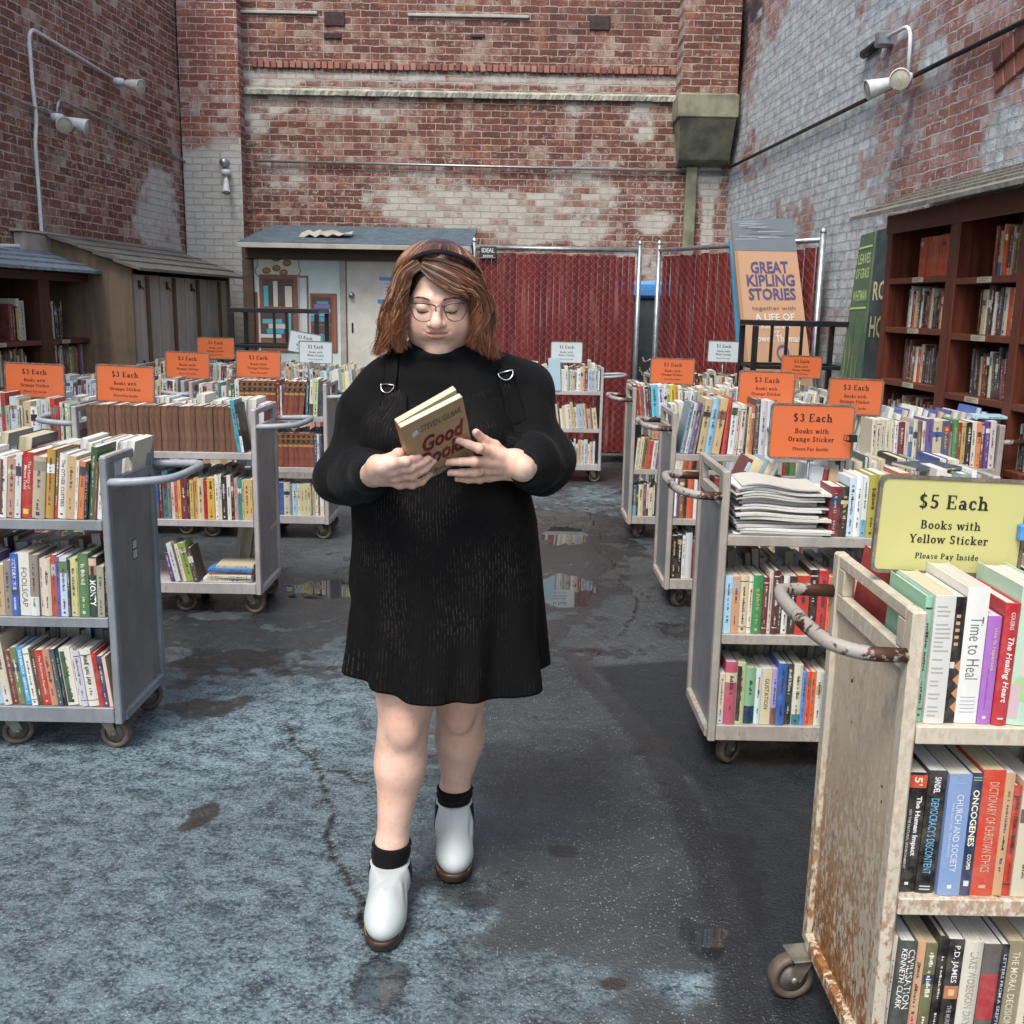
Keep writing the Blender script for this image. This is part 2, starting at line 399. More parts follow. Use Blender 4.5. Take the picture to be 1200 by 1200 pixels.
# ------------------------------------------------------------------ value noise for masks (numpy)
_rng = np.random.default_rng(7)
_perm = _rng.random((64, 64))
def vnoise(x, y, oct=4):
    out = np.zeros_like(x); amp = 1; tot = 0
    for o in range(oct):
        fx, fy = x*2**o+o*13.7, y*2**o+o*7.3
        ix, iy = np.floor(fx).astype(int), np.floor(fy).astype(int); tx, ty = fx-ix, fy-iy
        tx = tx*tx*(3-2*tx); ty = ty*ty*(3-2*ty)
        a = _perm[ix % 64, iy % 64]; b = _perm[(ix+1) % 64, iy % 64]; c = _perm[ix % 64, (iy+1) % 64]; d = _perm[(ix+1) % 64, (iy+1) % 64]
        out += amp*((a*(1-tx)+b*tx)*(1-ty)+(c*(1-tx)+d*tx)*ty); tot += amp; amp *= .5
    return out/tot
def sstep(a, b, x):
    t = np.clip((x-a)/(b-a), 0, 1); return t*t*(3-2*t)
def grid_obj(name, xs, ys, place, mat, attrs, parent=None):
    X, Y = np.meshgrid(xs, ys); nx, ny = len(xs), len(ys)
    me = bpy.data.meshes.new(name)
    v = place(X.ravel(), Y.ravel())
    i = np.arange(nx*ny).reshape(ny, nx)
    q = np.stack([i[:-1, :-1], i[:-1, 1:], i[1:, 1:], i[1:, :-1]], -1).reshape(-1, 4)
    me.vertices.add(len(v)); me.vertices.foreach_set('co', v.astype(np.float32).ravel())
    me.loops.add(q.size); me.loops.foreach_set('vertex_index', q.astype(np.int32).ravel())
    me.polygons.add(len(q)); me.polygons.foreach_set('loop_start', np.arange(0, q.size, 4, dtype=np.int32))
    for k, f in attrs.items():
        a = me.attributes.new(k, 'FLOAT', 'POINT'); a.data.foreach_set('value', f(X.ravel(), Y.ravel()).astype(np.float32))
    me.materials.append(mat); me.update(calc_edges=True)
    return link(bpy.data.objects.new(name, me), parent)

# ------------------------------------------------------------------ ground (one sheet)
def seg_dist(x, y, pts, wob=.022):
    d = np.full_like(x, 9.0)
    jx = (vnoise(x*6+3, y*6, 3)-.5)*wob*4; jy = (vnoise(x*6+31, y*6+9, 3)-.5)*wob*4
    x = x+jx; y = y+jy
    for a, b in zip(pts[:-1], pts[1:]):
        ax, ay = a[:2]; bx, by = b[:2]; L2 = (bx-ax)**2+(by-ay)**2+1e-9
        t = np.clip(((x-ax)*(bx-ax)+(y-ay)*(by-ay))/L2, 0, 1)
        d = np.minimum(d, np.hypot(x-ax-t*(bx-ax), y-ay-t*(by-ay)))
    return d
def gp(*px): return [PZ(a, b, 0.0) for a, b in px]
CRACKS = [gp((335, 850), (352, 880), (372, 912), (388, 950), (396, 990), (408, 1030), (425, 1075), (438, 1110)),
          gp((378, 905), (405, 903), (425, 915)),
          gp((735, 690), (748, 705), (740, 725), (728, 745)), gp((700, 640), (720, 660), (735, 690), (760, 700)),
          gp((690, 600), (705, 632))]
PATCH_EDGE = gp((690, 782), (705, 800), (745, 835), (790, 890), (825, 950), (850, 1010), (868, 1060), (885, 1120), (905, 1200))
_pe_y = np.array([p[1] for p in PATCH_EDGE][::-1]); _pe_x = np.array([p[0] for p in PATCH_EDGE][::-1])
PATCH_TOP = gp((690, 782), (800, 766))
def g_patch(x, y):
    xe = np.interp(y, _pe_y, _pe_x)+(vnoise(x*5, y*5, 3)-.5)*.05
    return sstep(-.015, .03, x-xe)*sstep(PATCH_TOP[0][1]+.03, PATCH_TOP[0][1]-.02, y-.25*(x-PATCH_TOP[0][0]))
def g_patch_edge(x, y):
    xe = np.interp(y, _pe_y, _pe_x)
    return np.exp(-((x-xe+.05)/.09)**2)*(y < PATCH_TOP[0][1]+.2)
def ell_m(x, y, px, py, rx, ry, wob=.5):
    c = PZ(px, py, 0)
    r = np.hypot((x-c[0])/rx, (y-c[1])/ry)+(vnoise(x*5+px, y*5+py, 5)-.5)*wob*1.6+(vnoise(x*19+py, y*19+px, 3)-.5)*wob*1.1
    return np.clip((1.4-r)/.7, 0, 1)
def g_pale(x, y):
    left = sstep(.1, -.35, x+.08*(y-2))  # left side: worn patches, plus reflected sky sheen put in as colour
    p = left*np.clip(.22+1.15*vnoise(x*1.0, y*1.1, 4), 0, 1)
    p *= sstep(5.0, 3.6, y)*.9+.1
    p = np.maximum(p, ell_m(x, y, 800, 1148, .10, .07, .9)*1.0)
    p = np.maximum(p, ell_m(x, y, 480, 1080, .13, .2, 1.2)*.8)
    p = np.maximum(p, ell_m(x, y, 690, 585, .42, .5, 1.3)*.95)
    p = np.maximum(p, ell_m(x, y, 590, 1180, .3, .15, 1.5)*.5)
    return np.clip(p, 0, 1)*(1-g_patch(x, y))
def g_wet(x, y):
    w = .50*vnoise(x*1.7+5, y*1.2+2, 4)*sstep(-1.2, .5, x)
    w = np.maximum(w, g_patch_edge(x, y)*.75)
    w = np.maximum(w, ell_m(x, y, 662, 627, .20, .42, .5))
    w = np.maximum(w, ell_m(x, y, 664, 690, .24, .42, .5))
    w = np.maximum(w, ell_m(x, y, 690, 765, .22, .10, .8)*.95)
    w = np.maximum(w, ell_m(x, y, 640, 650, .75, 1.6, .9)*.66)
    w = np.maximum(w, ell_m(x, y, 380, 690, .30, .30, .9)*.92)
    w = np.maximum(w, ell_m(x, y, 340, 720, .9, .9, 1.2)*.66)
    w = np.maximum(w, ell_m(x, y, 830, 1105, .07, .1, .8)*.95)
    w = np.maximum(w, ell_m(x, y, 850, 1020, .1, .3, .9)*.7)
    w = np.maximum(w, ell_m(x, y, 620, 900, .5, .4, 1.2)*.5)
    w = np.maximum(w, ell_m(x, y, 440, 1155, .06, .1, .8)*.9)
    w = np.maximum(w, ell_m(x, y, 545, 1050, .22, .12, 1.0)*.6)
    w = np.maximum(w, sstep(5.0, 7.5, y)*.45*vnoise(x*1.5, y*1.5, 3)*1.6)
    return np.clip(w, 0, 1)
def g_crack(x, y):
    d = np.full_like(x, 9.0)
    for c in CRACKS: d = np.minimum(d, seg_dist(x, y, c))
    return sstep(.007, .0015, d)
def g_stain(x, y):
    s = ell_m(x, y, 243, 950, .05, .11, .9)
    s = np.maximum(s, ell_m(x, y, 660, 998, .045, .035, .3))
    s = np.maximum(s, ell_m(x, y, 718, 1153, .035, .03, .5))
    s = np.maximum(s, ell_m(x, y, 250, 830, .2, .12, 1.2)*.8)
    s = np.maximum(s, ell_m(x, y, 290, 775, .35, .2, 1.4)*.75)
    s = np.maximum(s, ell_m(x, y, 750, 870, .3, .15, 1.3)*.6)
    for c in CRACKS: s = np.maximum(s, sstep(.035, .0, seg_dist(x, y, c))*.62)
    return np.clip(s, 0, 1)
xs = np.concatenate([np.linspace(-30, -2.2, 40), np.arange(-2.2, 1.3, .014)[1:], np.linspace(1.3, 30, 40)])
ys = np.concatenate([np.linspace(-25, 1.0, 16), np.arange(1.0, 5.2, .014)[1:], np.arange(5.2, 10, .05), np.linspace(10, 40, 20)])
o = grid_obj('ground', xs, ys, lambda x, y: np.stack([x, y, 0*x], 1), M['ground'],
             {'patch': g_patch, 'pale': g_pale, 'wet': g_wet, 'crack': g_crack, 'stain': g_stain})
tag(o, kind='structure')

# ------------------------------------------------------------------ brick walls (things of their own)
WALL_H = 6.2
class Frame:
    def __init__(s, o, d):
        s.o = Vector((*o, 0)); s.d = Vector((*d, 0)).normalized()
    def at(s, u, v, z): return s.o+s.d*u+s.nrm*v+Vector((0, 0, z))
FL = Frame((-3.82, 12.2), (-.0886, -.996)); FL.nrm = Vector((.996, -.0886, 0))
FR = Frame((2.44, 12.2), (.055, -.998)); FR.nrm = Vector((-.998, -.055, 0))
def fmat(fr, u, v, z=0.0):
    """local x along the wall, local y away from the wall into the yard ... right handed"""
    m = Matrix.Identity(4)
    for i in range(3): m[i][0] = fr.d[i]; m[i][1] = fr.nrm[i]
    m[2][2] = 1; m.translation = fr.at(u, v, z)
    return m
def blobs(lst):
    def f(x, z):
        p = np.zeros_like(x)
        for cx, cz, rx, rz, a in lst:
            r = np.hypot((x-cx)/rx, (z-cz)/rz)+(vnoise(x*2.3+cx*3, z*2.3+cz, 5)-.5)*1.5
            p = np.maximum(p, a*np.clip((1.5-r)/1.0, 0, 1))
        return p
    return f
def brick_wall(name, mat, L, H, label, world, paint, soot, th=.35, flip=False):
    us = np.arange(0, L+.05, .06); zs = np.arange(0, H+.05, .06)
    sgn = -1 if flip else 1
    o = grid_obj(name, us, zs, lambda x, z: np.stack([x, 0*x, z], 1), mat, {'paint': paint, 'soot': soot})
    me = o.data
    # give the wall its thickness with a plain back, top and ends joined into the same mesh
    import bmesh
    bm = bmesh.new(); bm.from_mesh(me)
    x1, z1 = us[-1], zs[-1]
    yb = th if not flip else -th
    vs = [bm.verts.new(c) for c in ((0, .002*(1 if yb > 0 else -1), 0), (x1, .002*(1 if yb > 0 else -1), 0), (x1, .002*(1 if yb > 0 else -1), z1), (0, .002*(1 if yb > 0 else -1), z1),
                                    (0, yb, 0), (x1, yb, 0), (x1, yb, z1), (0, yb, z1))]
    for f in ((4, 5, 6, 7), (0, 4, 7, 3), (1, 2, 6, 5), (3, 7, 6, 2)): bm.faces.new([vs[i] for i in f])
    bm.to_mesh(me); bm.free()
    o.matrix_world = world
    tag(o, label, 'brick wall')
    return o
# back wall: local x from the left corner to the right corner (world +x)
BW_X0, BW_X1 = -3.82, 2.44
def bx(px, py, Y=12.2): q = P(px, py, Y); return q[0]-BW_X0, q[2]
def back_paint(x, z):
    n = vnoise(x*.9, z*1.1, 4)
    p = .42*sstep(.36, .66, n)*sstep(3.6, 3.0, z)+.32*sstep(.45, .65, vnoise(x*1.3+9, z*2+3, 4))*sstep(4.2, 3.6, z)
    lst = []
    for px, py, rx, rz, a in ((300, 110, .5, .5, .55), (420, 120, 1.2, .35, .5), (560, 250, 1.3, .45, .6), (330, 200, .5, .3, .5), (690, 110, .5, .3, .5), (750, 140, .25, .35, .55), (700, 220, .7, .5, .5), (480, 215, .7, .3, .5), (830, 235, .12, .9, .8), (640, 270, .9, .2, .6)):
        cx, cz = bx(px, py); lst.append((cx, cz, rx, rz, a))
    zb_ = bx(500, 92)[1]; p = np.maximum(p, .62*np.exp(-((z-zb_)/.11)**2))
    return np.clip(np.maximum(p, blobs(lst)(x, z)), 0, 1)
def back_soot(x, z): return .55*sstep(4.25, 4.7, z)*vnoise(x*1.2, z*1.5, 3)
brick_wall('brick_wall', M['brick_back'], BW_X1-BW_X0, WALL_H, 'tall red brick back wall with patchy whitewash behind the fence and shed',
           Matrix.Translation((BW_X0, 12.2, 0)), back_paint, back_soot)
# left wall: local x along FL.d from the corner towards the camera
def left_paint(x, z):
    p = blobs([(1.0, 2.35, .75, .75, .66), (.5, 2.1, .5, .7, .6), (2.3, 2.9, .4, .5, .35), (3.0, 3.3, .25, .9, .4), (1.9, 3.1, .25, .35, .45)])(x, z)
    return np.maximum(p, .30*sstep(.5, .68, vnoise(x*1.1+2, z*1.2, 4)))
def wall_world(fr): return fmat(fr, 0, 0)
brick_wall('brick_wall', M['brick_left'], 14.0, WALL_H, 'dark red brick side wall on the left with looping conduit',
           wall_world(FL), left_paint, lambda x, z: .3*sstep(.5, .7, vnoise(x*.8+5, z*.8, 3)), flip=True)
def right_paint(x, z):
    p = .72-.28*sstep(.42, .75, vnoise(x*1.1, z*1.2, 5))
    # bare arrises of the bricked-up opening and the top courses stay red
    u0 = 5.55
    p *= 1-.55*blobs([(5.65, 2.9, .22, .9, 1.0), (5.3, 2.6, .25, .4, .8), (.2, 4.5, 1.6, .5, .9), (2.0, 4.9, 2.2, .35, .9), (4.9, 2.35, .3, .3, .6), (.3, 1.8, 1.2, .5, .5), (6.3, 3.1, .6, .25, .8), (5.4, 3.9, .15, .6, .8)])(x, z)
    return np.clip(p, 0, 1)
brick_wall('brick_wall', M['brick_right'], 14.0, WALL_H, 'brick side wall on the right under blue grey flaking paint',
           wall_world(FR), right_paint, lambda x, z: .7*blobs([(.1, 4.4, .5, .4, 1), (.6, 4.75, .4, .3, 1)])(x, z), flip=True)

# brick pier in the left back corner, ledge band, corbel and concrete sill
def small_brick(name, lo, hi, label, cat, paint=.5, mat='brick_pier', parent=None, loc=None):
    mb = MB(); x0, y0, z0 = lo; x1, y1, z1 = hi
    o = grid_obj(name, np.linspace(0, x1-x0, max(2, int((x1-x0)/.06))), np.arange(z0, z1+.03, .06), lambda x, z: np.stack([x, 0*x, z], 1), M[mat],
                 {'paint': (lambda x, z: paint(x, z)) if callable(paint) else (lambda x, z: paint+0*x), 'soot': lambda x, z: 0*x})
    import bmesh
    bm = bmesh.new(); bm.from_mesh(o.data)
    W_, D_ = x1-x0, y1-y0; zt = np.arange(z0, z1+.03, .06)[-1]
    vs = [bm.verts.new(c) for c in ((0, .001, z0), (W_, .001, z0), (W_, .001, zt), (0, .001, zt), (0, D_, z0), (W_, D_, z0), (W_, D_, zt), (0, D_, zt))]
    for f in ((0, 4, 7, 3), (1, 2, 6, 5), (3, 7, 6, 2), (0, 1, 5, 4)): bm.faces.new([vs[i] for i in f])
    bm.to_mesh(o.data); bm.free()
    o.location = (x0, y0, 0)
    if parent is not None:
        o.parent = parent
    if label: tag(o, label, cat)
    return o
pxl = P(213, 190, 12.0)[0]; pxr = P(283, 190, 12.0)[0]
small_brick('brick_pier', (-3.815, 12.0, 0), (pxr, 12.198, WALL_H), 'brick pier in the far left corner, whitewashed below the conduit', 'pier',
            lambda x, z: .62*sstep(3.65, 3.2, z+.3*(vnoise(x*2, z*2, 3)-.5))+.1)
# recessed chase beside the pier reads as a dark vertical groove
mb = MB()
z_led = P(500, 100, 12.15)[2]; z_led0 = P(500, 112, 12.15)[2]
xl, xr = P(285, 100, 12.15)[0], P(800, 105, 12.15)[0]
def jag(mb, xa, xb, y0, y1, za, zb, n=60, amp=.02, m=0):
    r = random.Random(3); V = []
    for i in range(n+1):
        x = xa+(xb-xa)*i/n; V += [(x, y0+r.uniform(-.01, .01), za+r.uniform(-amp, amp)), (x, y0+r.uniform(-.012, .004), zb+r.uniform(-amp, amp)), (x, y1, zb+.03)]
    F = []
    for i in range(n): F += [(3*i, 3*i+3, 3*i+4, 3*i+1), (3*i+1, 3*i+4, 3*i+5, 3*i+2)]
    V += [(xa, y1, za), (xb, y1, za)]; F += [(0, 3*n, len(V)-1, len(V)-2)]
    mb.add(V, F, m, None, False)
jag(mb, xl, xr, 12.155, 12.198, z_led0-.015, z_led0+.035, 220, .005)
led = mb.build('wall_ledge', simple('pale_mortar_ledge', '9d9c8e', .9, .3, 9, 0, .8, 40)); tag(led, 'pale crumbling mortar ledge running across the back brick wall', 'ledge')
# soldier course above it: little upright bricks
mb = MB(); x = xl+.1; rr = random.Random(5)
zt0 = P(500, 82, 12.15)[2]; zt1 = P(500, 74, 12.15)[2]
while x < xr-.1:
    c = lin(rr.choice(['8d5748', '9c6552', '7a463b', 'a37463'])); mb.bbox((x, 12.165, zt0+rr.uniform(-.004, .004)), (x+.058, 12.198, zt1+rr.uniform(-.004, .004)), .004, 0, c); x += .072
tag(mb.build('header_course', M['paint']), 'row of small brick ends above the pale wall ledge', 'brick course')
# concrete sill block under the corbelled brick chimney breast, far right
sx0, sx1 = P(797, 140, 11.75)[0], P(863, 140, 11.75)[0]
chb = thing('chimney_breast', 'corbelled brick breast with green stained concrete base high in right back corner', 'chimney', ((sx0+sx1)/2, 12.0, 0))
zc0, zc1, zc2, zc3 = P(830, 172, 11.75)[2], P(830, 138, 11.75)[2], P(830, 110, 11.75)[2], P(830, 55, 11.75)[2]
cxm = (sx0+sx1)/2
mb = MB()
hw = (sx1-sx0)/2
mb.bbox((-hw-.03, -.27, zc1), (hw+.02, .195, zc2), .012)
V = [(-hw, -.25, zc1-.003), (hw, -.25, zc1-.003), (hw, .195, zc1-.003), (-hw, .195, zc1-.003), (-hw+.05, .02, zc0-.1), (hw, .02, zc0-.1), (hw, .195, zc0-.16), (-hw+.05, .195, zc0-.16)]
mb.add(V, [(0, 1, 2, 3), (0, 4, 5, 1), (4, 7, 6, 5), (0, 3, 7, 4), (1, 5, 6, 2)])
mb.build('concrete_base', M['concrete'], chb)
b = small_brick('brick_stack', (-hw, -.22, zc2+.002), (hw, .19, WALL_H), None, None, .1, 'brick_back', chb)
mb = MB(); xs_ = P(812, 200, 12.1)[0]-cxm; mb.bbox((xs_-.07, .12, 2.0), (xs_+.06, .19, zc0-.165), .01)
mb.build('downpipe', M['concrete'], chb)
# dark putlog holes with iron plates, high on the back wall
for i, (a, c) in enumerate(((392, 22), (390, 42), (703, 27), (560, 42))):
    q = P(a, c, 12.19); mb = MB(); w_, h_ = (.115, .075) if i in (0, 2) else ((.10, .03) if i == 1 else (.08, .02))
    mb.bbox((q[0]-w_, 12.183, q[2]-h_), (q[0]+w_, 12.2, q[2]+h_), .006)
    tag(mb.build('wall_plate', simple('rusty_plate_%d' % i, '3a2a28', .8, .4)), ['large dark iron plate high on the back wall, left one', 'small dark slot right under the large left wall plate', 'dark iron plate high on the back wall, right one', 'thin dark slot on the back wall between both iron plates'][i], 'wall plate')
# white drip lines at the top of the back wall
mb = MB()
for (a, c, b2, d2) in ((265, 13, 372, 13), (478, 17, 620, 20)):
    q, w2 = P(a, c, 12.19), P(b2, d2, 12.19)
    mb = MB(); mb.bbox((q[0], 12.17, q[2]-.02), (w2[0], 12.198, q[2]+.015), .006)
    tag(mb.build('flashing', M['trim']), 'white flashing strip high on the back wall, %s one' % ('left' if a < 300 else 'middle'), 'flashing')

# bricked-up arched opening on the right wall: brick arch springing + recess infill
mb = MB(); rr = random.Random(11)
for k in range(2):
    for i in range(9):
        t = i/8.0; u = 6.02+t*.9; z = 2.93+k*.13+.17*math.sin(t*1.4)-k*.01
        A = fmat(FR, u, .0, z)@Matrix.Rotation(-(.28-.5*t*.5), 4, 'Y')
        c = lin(rr.choice(['5f3028', '744036', '502a24', '82503f']))
        mb.bbox((-.052, -.03, -.06), (.052, .018+.022*k, .06), .006, 0, c, A)
tag(mb.build('brick_arch', M['paint']), 'red brick arch of a bricked up opening above the right bookcase', 'arch')

# ------------------------------------------------------------------ conduits and lamps
def conduit(name, pts, r, label, mat='steel'):
    mb = MB(); mb.tube(pts, r, 8)
    # straps
    return tag(mb.build(name, M[mat]), label, 'conduit')
def wl(px, py, fr, v=.04):
    r = ray(px, py); o_, d_, n_ = (np.array(q) for q in (fr.o, fr.d, fr.nrm))
    A = np.array([[r[0], -d_[0]], [r[1], -d_[1]]]); t, u = np.linalg.solve(A, (o_+v*n_)[:2])
    return fr.at(u, v, CAM_H+t*r[2])
def bend(pts, n=6, rad=.1):
    """rounds the corners of a polyline"""
    pts = [np.array(p, float) for p in pts]; out = [pts[0]]
    for a, b, c in zip(pts[:-2], pts[1:-1], pts[2:]):
        u = (a-b); v = (c-b); lu, lv = np.linalg.norm(u), np.linalg.norm(v); r_ = min(rad, lu*.45, lv*.45)
        p0, p2 = b+u/lu*r_, b+v/lv*r_
        for i in range(n+1):
            t = i/n; out.append((1-t)**2*p0+2*t*(1-t)*b+t*t*p2)
    out.append(pts[-1]); return out
conduit('conduit', bend([wl(0, 288, FL, .05), wl(50, 289, FL, .05), wl(41, 165, FL), wl(43, 140, FL), wl(38, 100, FL), wl(33, 31, FL), wl(138, 95, FL)], 5, .12), .016, 'white looped conduit climbing the left wall to the upper lamp', 'white_plastic')
conduit('conduit', bend([wl(66, 140, FL), wl(68, 115, FL), wl(218, 190, FL)], 5, .12), .014, 'thin conduit on the left wall running from lower lamp to corner')
conduit('conduit', [wl(-60, 80, FL), wl(66, 138, FL)], .013, 'short conduit on the left wall reaching the lower lamp from outside')
conduit('conduit', [(-3.05, 12.16, 3.2), (2.38, 12.16, 3.17)], .014, 'straight grey conduit crossing the whole back wall')
conduit('conduit', [wl(856, 196, FR), wl(1340, -45, FR)], .017, 'straight dark conduit rising along the right painted wall', 'black_metal')
conduit('conduit', bend([wl(1064, 88, FR), wl(1068, 28, FR), wl(1037, 45, FR)], 5, .12), .014, 'white curved conduit above the twin lamp on the right wall', 'white_plastic')
mb = MB(); q = wl(1037, 46, FR, .05); mb.bbox((-.06, -.05, -.05), (.06, .05, .05), .01, M=Matrix.Translation(q))
tag(mb.build('junction_box', M['steel']), 'grey junction box at the end of the right wall conduit', 'junction box')
mb = MB(); mb.tube([wl(1012, 64, FR, .03), wl(1030, 50, FR, .03)], .035, 6); tag(mb.build('cable_stub', M['black_metal']), 'short black cable stub beside the right wall junction box', 'cable')
mb = MB(); q = P(262, 190, 11.93); mb.lathe([(0, .09), (.045, .085), (.05, 0)], (q[0], 11.998, q[2]), (0, -1, 0), 16); tag(mb.build('junction_box', M['steel']), 'round grey junction box on the whitewashed corner pier', 'junction box')
def flood(label, base, dirs, name='wall_lamp', big=.85):
    t = thing(name, label, 'wall lamp', base)
    mb = MB(); mb.lathe([(0, .03), (.05, .03), (.055, 0), (.05, -.03), (0, -.03)], (0, 0, 0), (0, 0, 1), 14); mb.build('mount', M['white_plastic'], t)
    for d in dirs:
        d = Vector(d).normalized()
        mb = MB(); c = d*.07
        mb.tube([(0, 0, 0), c], .014, 8)
        mb.lathe([(0, 0), (.03*big, .003), (.045*big, .03), (.06*big, .10), (.075*big, .17), (.082*big, .185), (.074*big, .186)], c, d, 20)
        h = mb.build('lamp_head', M['white_plastic'], t)
        mb = MB(); mb.lathe([(.073*big, .178), (.03*big, .187), (0, .19)], c, d, 20); mb.build('lens', M['lens'], h)
    return t
flood('white twin floodlight on the left wall, lower of two lamps', wl(67, 138, FL, .1), ((.55, -.75, -.35), (1.0, .1, -.28)))
flood('single white lamp at the end of the looped left conduit', wl(139, 96, FL, .1), ((.95, -.3, -.22),))
flood('white twin floodlight on the right painted wall', wl(1060, 92, FR, .1), ((-.42, -.85, -.2), (-.95, .05, -.3)))
q = P(264, 205, 11.9); flood('tiny white spotlight on the whitewashed corner pier', (q[0], 11.93, q[2]+.03), ((.1, -.4, -.9),), 'wall_lamp', .55)
# ------------------------------------------------------------------ lettering
def text_polys(body, size, bold=.0, shear=0.0, spacing=1.0, lines=1.0):
    cu = bpy.data.curves.new('lettering', 'FONT'); cu.body = body; cu.size = size; cu.offset = bold; cu.shear = shear
    cu.space_character = spacing; cu.space_line = lines; cu.align_x = 'CENTER'; cu.resolution_u = 2
    ob = bpy.data.objects.new('lettering', cu); COL.objects.link(ob)
    bpy.context.view_layer.update()
    ev = ob.evaluated_get(bpy.context.evaluated_depsgraph_get()); me = ev.to_mesh()
    v = np.array([q.co[:] for q in me.vertices]) if len(me.vertices) else np.zeros((0, 3)); f = [tuple(p.vertices) for p in me.polygons]
    ev.to_mesh_clear(); bpy.data.objects.remove(ob); bpy.data.curves.remove(cu)
    return v, f
_tc = {}
def text_fit(body, w, h, bold=0.0, shear=0.0):
    """lettering scaled into a w x h box, centred on 0,0 in the xy plane"""
    k = (body, bold, shear)
    if k not in _tc: _tc[k] = text_polys(body, 1.0, bold, shear)
    v, f = _tc[k]
    if len(v) == 0: return v, f
    lo, hi = v.min(0), v.max(0); e = np.maximum(hi-lo, 1e-6)
    q = (v-(lo+hi)/2); q[:, 0] *= w/e[0]; q[:, 1] *= h/e[1]; q[:, 2] = 0
    return q, f

# a slab-serif alphabet drawn from strokes (for the price signs)
def _R(x0, y0, x1, y1): return [[(x0, y0), (x1, y0), (x1, y1), (x0, y1)]]
def _V(x, y0, y1, w=.15):
    w *= 1.32
    return _R(x-w/2, y0, x+w/2, y1)
def _Ln(x0, y0, x1, y1, w):
    w *= 1.3
    dx, dy = x1-x0, y1-y0
    return [[(x0-w/2, y0), (x0+w/2, y0), (x1+w/2, y1), (x1-w/2, y1)]] if abs(dy) > abs(dx)*.5 else [[(x0, y0-w/2), (x1, y1-w/2), (x1, y1+w/2), (x0, y0+w/2)]]
def _A(cx, cy, rx, ry, a0, a1, wv=.15, wh=.085, n=18):
    if wv < rx: wv = min(rx*.95, wv*1.32); wh = min(ry*.95, wh*1.35)
    P_ = []
    for i in range(n):
        a, b = R(a0+(a1-a0)*i/n), R(a0+(a1-a0)*(i+1)/n)
        P_.append([(cx+rx*math.cos(a), cy+ry*math.sin(a)), (cx+rx*math.cos(b), cy+ry*math.sin(b)),
                   (cx+(rx-wv)*math.cos(b), cy+(ry-wh)*math.sin(b)), (cx+(rx-wv)*math.cos(a), cy+(ry-wh)*math.sin(a))])
    return P_
def _S(x, y, hw=.15, t=.10): return _R(x-hw-.02, y-(.025 if y > .3 else 0), x+hw+.02, y+t-(.025 if y > .3 else 0))
_s8 = _A(.34, .735, .26, .265, 25, 270)+_A(.34, .275, .29, .275, -155, 90)
